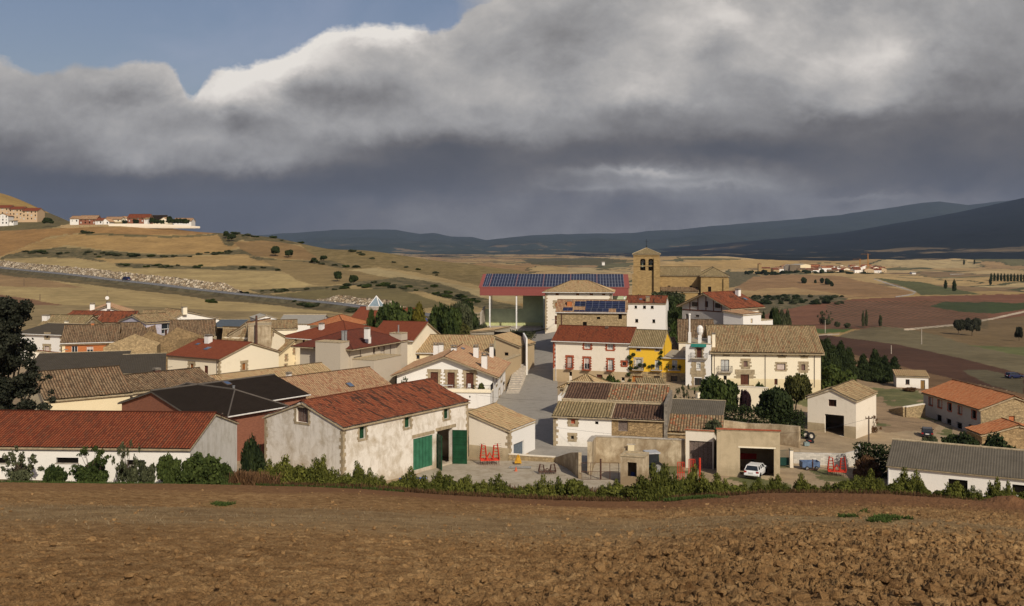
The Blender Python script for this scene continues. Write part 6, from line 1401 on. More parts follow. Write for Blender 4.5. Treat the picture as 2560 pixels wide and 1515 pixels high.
LF = {'hedge': leafmat('leylandii_leaves', (.04, .052, .010), (.20, .205, .04), (.26, .21, .05)), 'dark': leafmat('dark_leaves', (.010, .018, .007), (.055, .075, .024)),
      'mid': leafmat('green_leaves', (.018, .032, .009), (.095, .125, .03)), 'olive': leafmat('olive_leaves', (.035, .042, .02), (.13, .14, .07)),
      'willow': leafmat('willow_leaves', (.04, .045, .012), (.16, .15, .045)), 'gold': leafmat('golden_conifer_leaves', (.06, .06, .01), (.26, .21, .03)),
      'pine': leafmat('pine_needles', (.016, .03, .009), (.095, .125, .03)), 'purple': leafmat('purple_leaves', (.015, .008, .010), (.05, .024, .026)),
      'dry': leafmat('dry_weeds', (.06, .03, .015), (.22, .125, .06)), 'grass': leafmat('grass_blades', (.03, .055, .012), (.10, .14, .035)), 'straw': leafmat('straw', (.16, .11, .06), (.40, .31, .18)),
      'greydark': leafmat('grey_dark_leaves', (.010, .014, .008), (.075, .078, .05))}
BARK = flat('bark', (.10, .075, .05), .95, var=.3, scale=4)
def leaves(name, blobs, n, size, m, seed, parent, up=0.0, asp=1.0, shell=.55):
    r = np.random.default_rng(seed); B = np.array(blobs, float); vol = (B[:, 3]*B[:, 4]*B[:, 5])**(2/3.); w = vol/vol.sum()
    bi = r.choice(len(B), n, p=w); d = r.normal(size=(n, 3)); d /= np.linalg.norm(d, axis=1)[:, None]
    rad = shell+(1-shell)*r.random(n)**.6; rad *= 1+.16*np.sin(d[:, 0]*7+bi)*np.cos(d[:, 2]*6+bi*2)
    c = B[bi, :3]+d*rad[:, None]*B[bi, 3:6]
    c = c+r.normal(size=(n, 3))*size*.35
    nr = d+r.normal(size=(n, 3))*.75; nr /= np.linalg.norm(nr, axis=1)[:, None]
    u = np.cross(nr, r.normal(size=(n, 3))*(1-up)+np.array([0, 0, up*2.0])[None] if up else r.normal(size=(n, 3))); u /= np.linalg.norm(u, axis=1)[:, None]+1e-9; v = np.cross(nr, u)
    sz = size*(.55+.9*r.random(n))[:, None]
    co = np.stack([c-u*sz*.5/asp-v*sz*.5, c+u*sz*.5/asp-v*sz*.4, c+u*sz*.25/asp+v*sz*.6, c-u*sz*.35/asp+v*sz*.5], 1).reshape(-1, 3)
    q = np.arange(n*4).reshape(n, 4); tint = np.clip(r.random(n)*.7+.3*r.random(len(B))[bi], 0, 1); col = np.repeat(np.stack([tint]*3, 1), 4, 0)
    me = np_mesh(name, co, q, [m], False, col={'tint': col}); return link(name, me, parent)
def trunk(parent, h, r, limbs, seed, name='trunk'):
    rnd = random.Random(seed); mb = MB(); p = Vector((0, 0, -.4)); pts = [p]
    for i in range(4): pts.append(Vector((rnd.uniform(-.06, .06)*h, rnd.uniform(-.06, .06)*h, h*(i+1)/4)))
    for i in range(4): mb.bar(pts[i], pts[i+1], r*(1-.2*i), 0, 7, r*(1-.2*(i+1)))
    for (x, y, z) in limbs:
        a = pts[rnd.choice((2, 3))]; m_ = (a+Vector((x, y, z)))/2+Vector((0, 0, -.15*h*rnd.random())); mb.bar(a, m_, r*.45, 0, 5, r*.3); mb.bar(m_, (x, y, z), r*.3, 0, 5, r*.12)
    return mb.build(name, BARK, parent)
PROTO = {}
def proto_tree(kind, v=0):
    """canonical tree 1 m wide half-width, 1 m tall: crown + trunk; returned as (crown mesh, trunk mesh)"""
    key = (kind, v)
    if key in PROTO: return PROTO[key]
    rnd = random.Random(sum(map(ord, kind)) % 7+v*13+len(kind)); r0 = empty('proto'); bl = []
    sd = v*31+len(kind)*7+ord(kind[0])
    if kind == 'round':
        for i in range(15):
            a = rnd.uniform(0, 6.28); q = rnd.uniform(.2, .62); z = rnd.uniform(.42, .86); s = rnd.uniform(.16, .34); bl.append((math.cos(a)*q*(1.15-abs(z-.55)), math.sin(a)*q*(1.15-abs(z-.55)), z, s, s, s*.62))
        bl.append((0, 0, .62, .55, .55, .26)); cr = leaves('crown', bl, 9000, .075, LF['mid'], sd, r0); tk = trunk(r0, .55, .055, [(b[0], b[1], b[2]) for b in bl[:7]], v)
    elif kind == 'bush':
        for i in range(13):
            a = rnd.uniform(0, 6.28); q = rnd.uniform(.1, .72); z = rnd.uniform(.16, .80)*(1.1-q*.55); s = rnd.uniform(.18, .33); bl.append((math.cos(a)*q, math.sin(a)*q, z, s, s, s*.7))
        bl.append((0, 0, .34, .6, .6, .34)); cr = leaves('crown', bl, 5500, .08, LF['mid'], sd, r0); tk = trunk(r0, .35, .04, [(b[0], b[1], b[2]) for b in bl[:5]], v)
    elif kind == 'conifer':        # ragged leylandii with a few leaders
        for j in range(9):
            a = j*2.4; q = 0 if j == 0 else rnd.uniform(.30, .72); hh = 1.0 if j == 0 else rnd.uniform(.45, .80)
            for i in range(5):
                z = hh*(i+.4)/5; s = (.46 if j == 0 else .34)*(1-z/hh*.80)+.02; bl.append((math.cos(a)*q*(1-.3*z)+rnd.uniform(-.05, .05), math.sin(a)*q*(1-.3*z)+rnd.uniform(-.05, .05), z, s*1.1, s*1.1, hh/6))
        cr = leaves('crown', bl, 7500, .075, LF['hedge'], sd, r0, up=.5, asp=2.0, shell=.45); tk = trunk(r0, .6, .04, [], v)
    elif kind == 'pine':
        for i in range(18):
            z = .08+.88*i/17; q = (1-z)**.75*.8; a = i*2.4; s = .16+.2*(1-z); bl.append((math.cos(a)*q*.55, math.sin(a)*q*.55, z, s+q*.35, s+q*.35, .09))
        cr = leaves('crown', bl, 8000, .065, LF['pine'], sd, r0, up=.4, asp=1.5, shell=.4); tk = trunk(r0, .9, .04, [], v)
    elif kind == 'column':
        for i in range(12): z = .1+.85*i/11; s = .85*math.sin(math.pi*min(z*.9+.12, 1))**.5; bl.append((rnd.uniform(-.12, .12), rnd.uniform(-.12, .12), z, s*.8, s*.8, .09))
        cr = leaves('crown', bl, 1500, .11, LF['mid'], sd, r0, up=.5, asp=1.3); tk = trunk(r0, .8, .06, [], v)
    elif kind == 'sparse':
        for i in range(22):
            a = rnd.uniform(0, 6.28); q = rnd.uniform(.2, .9); z = rnd.uniform(.25, 1.0)*(1.08-q*.35); bl.append((math.cos(a)*q, math.sin(a)*q, z, rnd.uniform(.06, .15), rnd.uniform(.06, .15), rnd.uniform(.05, .11)))
        for i in range(6): a = rnd.uniform(0, 6.28); bl.append((math.cos(a)*.4, math.sin(a)*.4, .22, .3, .3, .2))
        cr = leaves('crown', bl, 3000, .055, LF['olive'], sd, r0, shell=.2); tk = trunk(r0, .5, .035, [(b[0], b[1], b[2]) for b in bl[:16]], v)
    PROTO[key] = (cr.data, tk.data)
    for o in (cr, tk, r0): bpy.data.objects.remove(o)
    return PROTO[key]
_mv = {}
def variant(me, m):
    k_ = (me.name, m.name)
    if k_ not in _mv: c = me.copy(); c.materials.clear(); c.materials.append(m); _mv[k_] = c
    return _mv[k_]
def tree(name, label, cat, kind, x, y, h, r, leaf='mid', v=0, group=None, rz=None, z=None, parts=True, ry=None):
    cr, tk = proto_tree(kind, v % 3); rt = empty(name, (x, y, (G(x, y) if z is None else z)), rz if rz is not None else (x*7.3+y*3.1) % 6.28)
    tag(rt, label, cat, group); rt.scale = (r, ry or r, h)
    link('crown', variant(cr, LF[leaf]), rt)
    if parts: link('trunk', tk, rt)
    return rt
def plant(name, label, cat, kind, px, Y, ytop, wpx, leaf='mid', v=0, group=None, **k):
    x, y = at(px, Y); z = k.pop('z', None); g = G(x, y) if z is None else z; h = max(zat(ytop, Y)-g, .5); return tree(name, label, cat, kind, x, y, h, wpx/F*Y/2*1.12, leaf, v, group, z=g, **k)

# the row of conifers and bushes along the field edge
LB = {'a': 'bush with thin bare twigs above its leaves, in front of the red roofed long barn'}
for i, (px, top, w, kd, lf, lb) in enumerate([
    (52, 1112, 120, 'sparse', 'olive', 'leftmost wispy bush in front of the long white barn'), (140, 1155, 56, 'bush', 'mid', 'small green bush below the first barn window'),
    (228, 1120, 118, 'sparse', 'mid', 'wide bush with bare upper branches in front of the long white barn'), (222, 1150, 90, 'bush', 'mid', 'rounded low bush under the bare upper branches by the long barn'),
    (318, 1100, 74, 'sparse', 'olive', 'thin young tree taller than its neighbours in front of the long barn'), (366, 1148, 50, 'bush', 'olive', 'small pale bush between the young tree and the barn corner'),
    (423, 1124, 66, 'bush', 'mid', 'upright bush left of the barn corner'), (512, 1122, 118, 'bush', 'mid', 'broad leafy bush hiding the corner of the long barn'),
    (560, 1152, 50, 'bush', 'mid', 'low bush at the right end of the long barn')]):
    plant('bush', lb, 'bush', kd, px, 81.0, top, w, lf, i)
plant('bush', 'big dark rounded bush in the gap between the two white barns', 'bush', 'bush', 624, 99, 1076, 60, 'dark', 1)
plant('bush', 'low dark bush at the foot of the mint green wall', 'bush', 'bush', 650, 101, 1128, 46, 'dark', 2)
hedge = [(672, 1155, 60, 83.5), (712, 1140, 74, 84), (748, 1135, 70, 84.5), (790, 1150, 66, 84), (808, 1137, 50, 85), (842, 1165, 60, 85), (893, 1150, 56, 85.5), (925, 1160, 44, 86), (868, 1175, 50, 85),
 (955, 1190, 46, 87), (990, 1178, 56, 87), (1025, 1176, 60, 87.5), (1062, 1188, 56, 87), (1098, 1170, 60, 88), (1135, 1178, 58, 88), (1172, 1184, 56, 88), (1208, 1190, 60, 87), (1245, 1190, 60, 88), (1282, 1196, 60, 88), (1320, 1198, 60, 88), (1358, 1190, 60, 88), (1395, 1186, 60, 89), (1432, 1182, 66, 89), (1455, 1202, 40, 88),
 (1505, 1205, 60, 88), (1540, 1204, 56, 88), (1572, 1192, 66, 87), (1602, 1178, 74, 86), (1636, 1165, 80, 86), (1664, 1158, 70, 90), (1700, 1162, 66, 94), (1735, 1166, 60, 94), (1756, 1178, 50, 93),
 (1790, 1190, 54, 91), (1826, 1190, 60, 91), (1862, 1196, 56, 91), (1898, 1198, 50, 91), (1944, 1184, 56, 91), (1962, 1194, 50, 92), (2002, 1186, 54, 92), (2036, 1208, 44, 91), (2070, 1194, 50, 91), (2106, 1184, 60, 91), (2142, 1184, 60, 91), (2176, 1182, 60, 91), (2204, 1196, 46, 91),
 (2244, 1186, 50, 90), (2262, 1176, 50, 91), (2290, 1174, 56, 91), (2306, 1196, 40, 90), (2340, 1212, 36, 90), (2392, 1192, 66, 89), (2372, 1218, 40, 89), (2432, 1216, 50, 88), (2462, 1218, 46, 88), (2492, 1202, 50, 88), (2522, 1204, 44, 88), (2550, 1222, 50, 88), (2590, 1210, 60, 88)]
_cnt = {}
_ord = 'first second third fourth fifth sixth seventh eighth ninth tenth eleventh twelfth thirteenth fourteenth fifteenth sixteenth seventeenth eighteenth nineteenth twentieth'.split()
def ordi(seg): _cnt[seg] = _cnt.get(seg, -1)+1; return _ord[_cnt[seg]]
hedge.sort()
for i, (px, top, w, Y) in enumerate(hedge):
    seg = 'by the old barn with green doors' if px < 950 else 'in front of the concrete yard' if px < 1470 else 'where the row bulges into the field' if px < 1700 else 'in front of the car garage' if px < 1990 else 'before the shaded yard' if px < 2215 else 'in front of the grey roofed barn'
    plant('conifer', ordi(seg)+' bushy conifer from the left in the row '+seg, 'conifer', 'bush' if i % 4 == 2 else 'conifer', px, Y, top+3+(i*37 % 11-5)*1.9+(12 if i % 4 == 2 else 0), w*(1.25+(i*53 % 7)*.07), 'hedge', i, 'field edge conifers')

# weeds, grass and straw are stuff
def tufts(name, label, cat, pts, h, w, m, seed, lean=.35):
    r = np.random.default_rng(seed); P = np.array(pts); n = len(P); hh = h*(.5+r.random(n)); a = r.random(n)*6.28; le = r.normal(size=(n, 2))*lean*hh[:, None]
    dx = np.stack([np.cos(a), np.sin(a), 0*a], 1)*w*(.6+.8*r.random(n))[:, None]; tp = P+np.concatenate([le, hh[:, None]], 1)
    co = np.stack([P-dx*.5, P+dx*.5, tp+dx*.22, tp-dx*.22], 1).reshape(-1, 3); t = r.random(n)
    me = np_mesh(name, co, np.arange(n*4).reshape(n, 4), [m], False, col={'tint': np.repeat(np.stack([t]*3, 1), 4, 0)}); return tag(link(name, me), label, cat, kind='stuff')
def scatter(px0, px1, Y0f, Y1f, n, seed, thr=0, sc=2.0):
    rnd = random.Random(seed); out = []
    while len(out) < n:
        px = rnd.uniform(px0, px1); Y0 = Y0f(px) if callable(Y0f) else Y0f; Y1 = Y1f(px) if callable(Y1f) else Y1f; Y = rnd.uniform(Y0, Y1); x, y = at(px, Y)
        if thr and mnoise.noise((x/sc, y/sc, seed)) < thr: continue
        out.append((x, y, G(x, y)-.03))
    return out
eY = lambda px: float(np.interp(px, EDGE_X, EDGE_Y))
tufts('weeds', 'tall dry reddish brown weeds behind the conifer row beside the yard', 'weeds', scatter(1010, 1330, 90, 96, 5200, 1)+scatter(1330, 1560, 90, 95, 1800, 2, .0), 1.15, .10, LF['dry'], 3, .12)
tufts('weeds', 'rusty brown dry weeds in the gap between the two white barns', 'weeds', scatter(560, 700, lambda p: eY(p)+1, 97, 6000, 5)+scatter(560, 660, 81, 86, 2500, 15), .85, .10, LF['dry'], 6)
tufts('weeds', 'dry weeds and long grass under the conifers along the whole field edge', 'weeds', scatter(1700, 2600, lambda p: eY(p)+.5, lambda p: eY(p)+3.5, 6000, 7)+scatter(640, 1700, lambda p: eY(p)+.3, lambda p: eY(p)+2, 5500, 8), .38, .06, LF['dry'], 9)
tufts('grass', 'green grass strip along the far edge of the ploughed field', 'grass', scatter(640, 1010, lambda p: eY(p)+.2, lambda p: eY(p)+1.8, 6000, 11)+scatter(1660, 1790, 83, 88, 3500, 12)+scatter(-60, 600, lambda p: eY(p)+.3, lambda p: eY(p)+2.5, 3500, 19), .2, .06, LF['grass'], 13)
# straw lying in the ploughed field, taken down to the soil surface
r = np.random.default_rng(77); kk_ = r.integers(0, FX.size, 60000); sx, sy, sz = FX.ravel()[kk_], FY.ravel()[kk_], FZ.ravel()[kk_]; tn = tone[..., 0].ravel()[kk_]
ok = (r.random(60000) < tn*.75) & (FPX.ravel()[kk_] > -40) & (sy > 14); pts = np.stack([sx, sy, sz-.02], 1)[ok][:11000]
tufts('stubble', 'pale dry straw stubble across the middle of the ploughed field', 'stubble', pts, .07, .022, LF['straw'], 78, 1.3)
gn = tone[..., 1].ravel()[kk_]; ok = (r.random(60000) < gn*1.5); ok &= True
kk2 = np.where(tone[..., 1].ravel() > .25)[0]; kk2 = kk2[r.integers(0, len(kk2), 3500)]
tufts('grass', 'fresh green weeds sprouting in patches of the ploughed field', 'grass', np.stack([FX.ravel()[kk2], FY.ravel()[kk2], FZ.ravel()[kk2]-.01], 1), .10, .04, LF['grass'], 79, .5)

# the big dark tree at the left border
x, y = at(0, 100); rt = empty('tree', (x, y, G(x, y))); tag(rt, 'large dark tree with thin twiggy edges at the left border', 'tree'); rnd = random.Random(5); bl = []
hT = zat(735, 100)-G(x, y)
for i in range(170):
    a = rnd.uniform(0, 6.28); q = rnd.uniform(.3, 3.9); z = rnd.uniform(1.0, hT-.8); q *= (1.0-.5*abs(z/hT-.45)); s = rnd.uniform(.5, 1.15); bl.append((math.cos(a)*q, math.sin(a)*q, z, s, s, s*.75))
for (bx, bz, s) in ((3.6, 9.7, .55), (4.9, 8.9, .35), (5.3, 6.6, .45), (4.6, 5.9, .7), (3.8, 4.4, .8), (5.2, 7.4, .3), (3.1, 11.0, .5), (4.4, 3.0, .7)): bl.append((bx, -.3, bz, s, s, s*.7))
leaves('crown', bl, 52000, .19, LF['greydark'], 5, rt, shell=.25); trunk(rt, 6.5, .32, [(b[0], b[1], b[2]) for b in bl[::9]], 5)
# trees by the hall
for (px, Y, top, w, kd, lf, lb) in (
    (928, 232, 778, 46, 'pine', 'mid', 'light green conifer in front of the glass pyramid roof'), (1000, 228, 764, 116, 'round', 'pine', 'broad dark green pine right of the glass pyramid'),
    (1048, 226, 764, 72, 'pine', 'gold', 'pointed yellowish conifer between the two broad pines'), (1120, 222, 766, 100, 'round', 'mid', 'big rounded bright green pine near the sports hall'),
    (1080, 218, 800, 80, 'bush', 'olive', 'greyish green bush at the foot of the bright round pine'), (1152, 246, 758, 84, 'round', 'olive', 'olive green tree behind the bright round pine'),
    (1170, 236, 800, 70, 'bush', 'willow', 'russet low bush left of the sports hall wall'), (960, 240, 775, 60, 'round', 'mid', 'green tree partly behind the broad dark pine'), (1212, 246, 802, 40, 'bush', 'olive', 'small grey green bush at the sports hall corner'),
    (1168, 262, 756, 50, 'round', 'dark', 'dark tree just left of the sports hall roof')):
    plant('tree' if kd != 'bush' else 'bush', lb, 'tree' if kd != 'bush' else 'bush', kd, px, Y, top, w*1.05, lf, px)
x0, y0 = at(1196, 236); x1, y1 = at(1330, 224); rt = empty('hedge', (x0, y0, -24)); tag(rt, 'long clipped hedge with pale flowers in front of the sports hall', 'hedge')
bl = [((x1-x0)*t, (y1-y0)*t, zat(828, 230)+24-.5, 1.0, .8, 1.1) for t in np.linspace(0, 1, 16)]+[((x1-x0)*t, (y1-y0)*t, 1.2, 1.0, .8, 1.4) for t in np.linspace(0, 1, 16)]
leaves('leaves', bl, 5200, .2, LF['olive'], 9, rt)
# church foot, garden of the half timbered house
for (px, Y, top, w, kd, lf, lb) in (
    (1672, 262, 730, 116, 'round', 'olive', 'sprawling grey green tree at the foot of the church wall'), (1690, 232, 745, 56, 'round', 'dark', 'dark tree between plain white house and half timbered house'), (1676, 226, 770, 44, 'round', 'dark', 'dark shrub against the corner of the plain white house'),
    (1908, 222, 786, 34, 'pine', 'dark', 'small dark conical tree right of the half timbered house'), (1938, 236, 772, 44, 'round', 'dark', 'rounded dark tree behind the long cream house roof'), (1962, 240, 776, 36, 'round', 'olive', 'lighter tree at the right of the trees behind the long roof'),
    (1600, 268, 732, 60, 'bush', 'olive', 'low bushes under the church tower'), (1690, 214, 790, 40, 'bush', 'grass', 'green garden bush beside the narrow terrace house')):
    plant('tree' if kd != 'bush' else 'bush', lb, 'tree' if kd != 'bush' else 'bush', kd, px, Y, top, w, lf, px)
plant('bush', 'dark clipped bush in front of the red brick trimmed house', 'bush', 'bush', 1524, 166, 932, 70, 'mid', 2)
plant('bush', 'low green bush right of the dark clipped bush', 'bush', 'bush', 1568, 160, 962, 60, 'dark', 1)
plant('bush', 'spiky grey green oleander beside the stone yard wall', 'bush', 'sparse', 1713, 152, 960, 60, 'olive', 1)
plant('tree', 'spreading green tree in front of the long cream house door', 'tree', 'round', 1800, 148, 946, 104, 'mid', 1)
plant('tree', 'small tree with dark purple leaves beside the cream garden wall', 'tree', 'round', 1862, 147, 972, 36, 'purple', 2)
plant('tree', 'largest dark broad tree before the garden hedge', 'tree', 'round', 1941, 142, 972, 126, 'dark', 0)
plant('tree', 'weeping yellowish green tree against the long cream house', 'tree', 'round', 1990, 158, 932, 84, 'willow', 2)
plant('bush', 'garden bush at the door corner of the long cream house', 'bush', 'bush', 1782, 164, 944, 36, 'mid', 0)
plant('bush', 'small bush on the terrace right of the brown house door', 'bush', 'bush', 1902, 166, 950, 34, 'mid', 1)
plant('bush', 'bush growing over the ribbed tile outbuilding', 'bush', 'bush', 1780, 124.5, 1040, 56, 'olive', 1, z=-24.5)
for i, (px, top, w, Y) in enumerate(sorted([(2068, 850, 50, 214), (2085, 868, 40, 216), (2102, 858, 40, 220), (2122, 872, 40, 222), (2158, 888, 36, 226), (2188, 878, 44, 226), (2212, 892, 34, 228), (2236, 894, 34, 230), (2052, 855, 40, 208)])):
    plant('conifer', ordi('dk')+' dark conifer from the left on the slope behind the gabled garage', 'conifer', 'pine', px, Y, top, w*1.4, 'dark', i, 'dark conifers behind the gabled garage')
plant('bush', 'wide olive bush below the dark conifer row', 'bush', 'bush', 2100, 188, 902, 110, 'mid', 0); plant('bush', 'dark bush touching the right end of the long cream house', 'bush', 'bush', 2058, 190, 880, 50, 'dark', 1)
plant('bush', 'dry brush heap under the white hut window', 'bush', 'bush', 2274, 210, 966, 44, 'dry', 0)
plant('bush', 'broad dark bush in front of the stone barn', 'bush', 'bush', 2392, 132, 1072, 110, 'dark', 1); plant('bush', 'dark ivy mass behind the grey roofed barn', 'bush', 'bush', 2490, 128, 1084, 130, 'dark', 2); plant('bush', 'olive bush next to the parked dark car', 'bush', 'bush', 2322, 138, 1084, 50, 'olive', 0)
plant('bush', 'bramble patch on the dirt slope by the gabled garage', 'bush', 'sparse', 2180, 150, 1040, 44, 'dry', 2)
plant('bush', 'brown dry shrub on the ivy bank', 'bush', 'bush', 2168, 116, 1130, 70, 'dry', 1)
def hedgebox(label, p, q, ztop, zbot, th, leaf, n, seed):
    rt = empty('hedge', (p[0], p[1], zbot)); tag(rt, label, 'hedge'); bl = []
    dx, dy = q[0]-p[0], q[1]-p[1]; L = math.hypot(dx, dy); c = max(4, int(L/1.0))
    for i in range(c+1):
        for z in np.arange(.4, ztop-zbot, .8): bl.append((dx*i/c, dy*i/c, min(z, ztop-zbot-.4), .75, th, .55))
    leaves('leaves', bl, n, .17, LF[leaf], seed, rt)
hedgebox('tall dark clipped hedge above the garden stone wall', at(1806, 143), at(1998, 138), zat(1020, 140), -26.3, .7, 'dark', 7000, 3)
hedgebox('dark ivy covered bank beside the utility pole', at(2150, 118), at(2212, 116), zat(1110, 117), -27.2, 1.0, 'dark', 3500, 4)
# climbing vine on the yellow house
rt = empty('climbing_vine', (YH.root.location.x, YH.root.location.y, YH.root.location.z), YH.rz); tag(rt, 'green climbing vine trained across the yellow house front', 'climbing plant'); bl = []
for (px, py, s) in ((1572, 935, .35), (1576, 920, .4), (1578, 905, .35), (1574, 893, .4), (1584, 886, .3), (1590, 920, .35), (1600, 912, .35), (1612, 912, .3), (1624, 916, .25), (1634, 914, .25), (1650, 908, .4), (1652, 893, .35), (1654, 880, .3), (1668, 916, .2), (1684, 916, .2), (1700, 917, .25), (1575, 950, .25)):
    s_, z_ = YH.px('F', px, py); bl.append((s_, -.2, z_, s, .16, s*.9))
leaves('leaves', bl, 2200, .15, LF['mid'], 8, rt); mb = MB(); mb.path([(bl[i][0], -.12, bl[i][2]) for i in (16, 0, 1, 2, 3, 4)], .03); mb.build('stem', BARK, rt)

# trees and bushes on the hill and in the valley
for i, (px, py, h, w) in enumerate([(688, 640, 6.5, 24), (722, 645, 5, 18), (578, 606, 6, 20), (566, 596, 5.5, 16), (785, 660, 3.5, 14), (808, 655, 4, 16)]):
    x, y, z = hit(px, py, 330, 800); tree('tree', ordi('hb')+' dark tree in the boundary between the hillside stubble fields', 'tree', 'round', x, y, h*.85, w/F*y*.75, 'dark', i, 'hillside boundary trees', parts=True)
x, y, z = hit(843, 704, 330, 800); tree('tree', 'round tree alone in the hill field, the left one of a pair', 'tree', 'round', x, y, 4.4, 2.6, 'dark', 1)
x, y, z = hit(884, 714, 330, 800); tree('tree', 'round dense tree in the hill field, the right one of a pair', 'tree', 'round', x, y, 4.6, 2.9, 'dark', 2)
def hs(px, py):
    v = 'just under the hilltop houses' if py < 600 else 'between the middle stubble fields' if py < 655 else 'in the lowest bank above the road' if py < 700 else 'close to the road'
    return v+(' at the far left' if px < 250 else ' left of centre' if px < 500 else ' near the hill crest' if px < 760 else ' toward the sports hall')
rnd = random.Random(12); hb = []
for a, b_, n in (((60, 632), (380, 640), 20), ((240, 641), (480, 642), 14), ((205, 584), (280, 587), 5), ((300, 664), (700, 674), 20), ((480, 637), (610, 632), 8), ((560, 585), (640, 592), 6), ((640, 592), (760, 606), 7), ((760, 655), (900, 672), 9), ((860, 716), (1100, 722), 14), ((900, 700), (1180, 756), 16), ((600, 733), (870, 722), 10), ((740, 762), (900, 782), 9), ((510, 748), (540, 760), 3), ((1060, 720), (1200, 757), 8), ((560, 560), (600, 575), 3), ((880, 632), (1100, 690), 9)):
    for _ in range(n): t = rnd.random(); hb.append((a[0]+(b_[0]-a[0])*t, a[1]+(b_[1]-a[1])*t+rnd.uniform(-3, 3)))
hb.sort()
for i, (px, py) in enumerate(hb):
    x, y, z = hit(px, py, 330, 900); s = rnd.uniform(.7, 1.8)*(1 if y < 550 else 1.2)
    tree('bush', 'low dark hillside bush '+hs(px, py), 'bush', 'bush', x, y, s*.8, s*1.5, rnd.choice(('dark', 'mid', 'olive', 'olive')), i, 'bushes on the hill banks '+hs(px, py), parts=False)
for (px, py, top, w, kd, lb) in ((2396, 838, 797, 34, 'round', 'left half of the tree pair standing in the grey field'), (2430, 840, 796, 42, 'round', 'right and larger tree of the pair standing in the grey field'), (2548, 853, 818, 20, 'round', 'lone round tree at the right border of the valley'),
    (2158, 816, 779, 9, 'column', 'left of two poplars side by side before the vineyard'), (2166, 816, 777, 9, 'column', 'right of two poplars side by side before the vineyard'), (2201, 816, 788, 11, 'column', 'single short poplar before the vineyard'), (2062, 812, 775, 36, 'sparse', 'bare greyish tree beside the concrete pole in the valley'), (2094, 818, 802, 16, 'bush', 'small bush at the left foot of the vineyard'), (2118, 820, 806, 18, 'bush', 'pale bush at the vineyard foot near the poplars')):
    x, y, z = hit(px, py, 330, 800); tree('tree' if kd != 'bush' else 'bush', lb, 'tree' if kd != 'bush' else 'bush', kd, x, y, (py-top)/F*y, w/F*y*.6, 'greydark' if kd == 'round' else 'olive', int(px) % 3)
for (px, py, h, w) in ((2010, 709, 8, 18), (2055, 708, 7, 12), (2070, 712, 8, 20), (2038, 710, 5, 6), (2080, 716, 6, 10)):
    x, y, z = hit(px, py, 600, 2500); tree('bush', ordi('dt')+' dark thicket from the left below the far village', 'bush', 'bush', x, y, h, w/F*y*.6, 'dark', int(px), 'thickets below the far village', parts=False)
rnd = random.Random(3)
for i in range(34):
    px = 1870+i*10.2+rnd.uniform(-3, 3); py = 686+rnd.uniform(-3, 3)+(6 if 2120 < px < 2200 else 0); x, y = at(px, 1690+rnd.uniform(-30, 30)); tree('tree', 'dark green tree in the belt below the '+('left end' if i < 9 else 'large hall' if i < 15 else 'middle' if i < 25 else 'right end')+' of the far village', 'tree', 'round', x, y, rnd.uniform(6, 9.5), rnd.uniform(5.5, 9), 'dark', i, 'tree belt of the far village '+str(('left', 'hall', 'middle', 'right')[(i > 8)+(i > 14)+(i > 24)]), parts=False, z=zat(py+3, y))
for i in range(11): x, y, z = hit(2478+i*8.3, 704, 900, 3000); tree('tree', ordi('dp')+' tiny poplar from the left in the distant row', 'tree', 'column', x, y, 9, 2.2, 'dark', i, 'distant row of poplars', parts=False)
for (px, py, h) in ((2364, 722, 8), (2386, 728, 10), (2476, 712, 8), (2410, 662, 12), (2436, 660, 10)): x, y, z = hit(px, py, 700, 3500); tree('tree', ordi('ds')+' dark tall tree by the distant stream', 'tree', 'column', x, y, h, h*.28, 'dark', int(px), 'tall trees by the distant stream', parts=False)
rnd = random.Random(8)
for i in range(46):
    px = rnd.uniform(1870, 2110); py = rnd.uniform(742, 762); x, y, z = hit(px, py, 330, 1500); s = rnd.uniform(1.5, 3.6); tree('bush', 'grey green scrub bush on the knoll, '+('upper' if py < 752 else 'lower')+(' left' if px < 1950 else ' middle' if px < 2030 else ' right')+' part', 'bush', 'bush', x, y, s, s*1.3, rnd.choice(('dark', 'olive')), i, 'scrub bushes on the knoll '+('upper' if py < 752 else 'lower')+('left' if px < 1950 else 'middle' if px < 2030 else 'right'), parts=False)
# ------------------------------------------------------------------ roads and yards
def strip(name, rows, m, lift=.05, n=8, uvs=1.0, kind='structure'):
    """rows: (Y, pxL, pxR): a paved sheet draped over the ground"""
    Ys = np.arange(rows[0][0], rows[-1][0]+.01, .8); L_ = np.interp(Ys, [r[0] for r in rows], [r[1] for r in rows]); R_ = np.interp(Ys, [r[0] for r in rows], [r[2] for r in rows]); co = []
    for Y, a, b_ in zip(Ys, L_, R_):
        for t in np.linspace(0, 1, n+1): x, y = at(a+(b_-a)*t, Y); co.append((x, y, G(x, y)+lift))
    mb = MB(); mb.grid(np.array(co).reshape(len(Ys), n+1, 3), flip=True); return tag(mb.build(name, m, None, True), kind=kind)
ROADM = wall('street_concrete', (.31, .285, .245), (.20, .18, .15), .5, base=False); YARDM = wall('yard_concrete', (.42, .365, .28), (.26, .21, .14), .6, base=False); ASPH = flat('asphalt', (.10, .095, .09), .9, var=.15, scale=.3)
strip('street', [(118, 1330, 1500), (124, 1322, 1500), (131, 1318, 1480), (134, 1312, 1388), (146, 1290, 1386), (160, 1240, 1392), (170, 1245, 1394), (195, 1290, 1394), (215, 1302, 1402), (236, 1326, 1404), (255, 1340, 1400)], ROADM, .06, 16)
strip('yard', [(97.5, 1200, 1500), (104, 1110, 1530), (112, 1040, 1560), (121, 1100, 1550)], YARDM, .09, 24)
strip('yard', [(97, 1960, 2215), (103, 2030, 2215), (108, 2060, 2215)], ASPH, .08, 12)
strip('path', [(131, 2000, 2200), (120, 2000, 2200)][::-1], flat('pale_dirt', (.42, .33, .22), .95, var=.15, scale=.6), .05, 10)
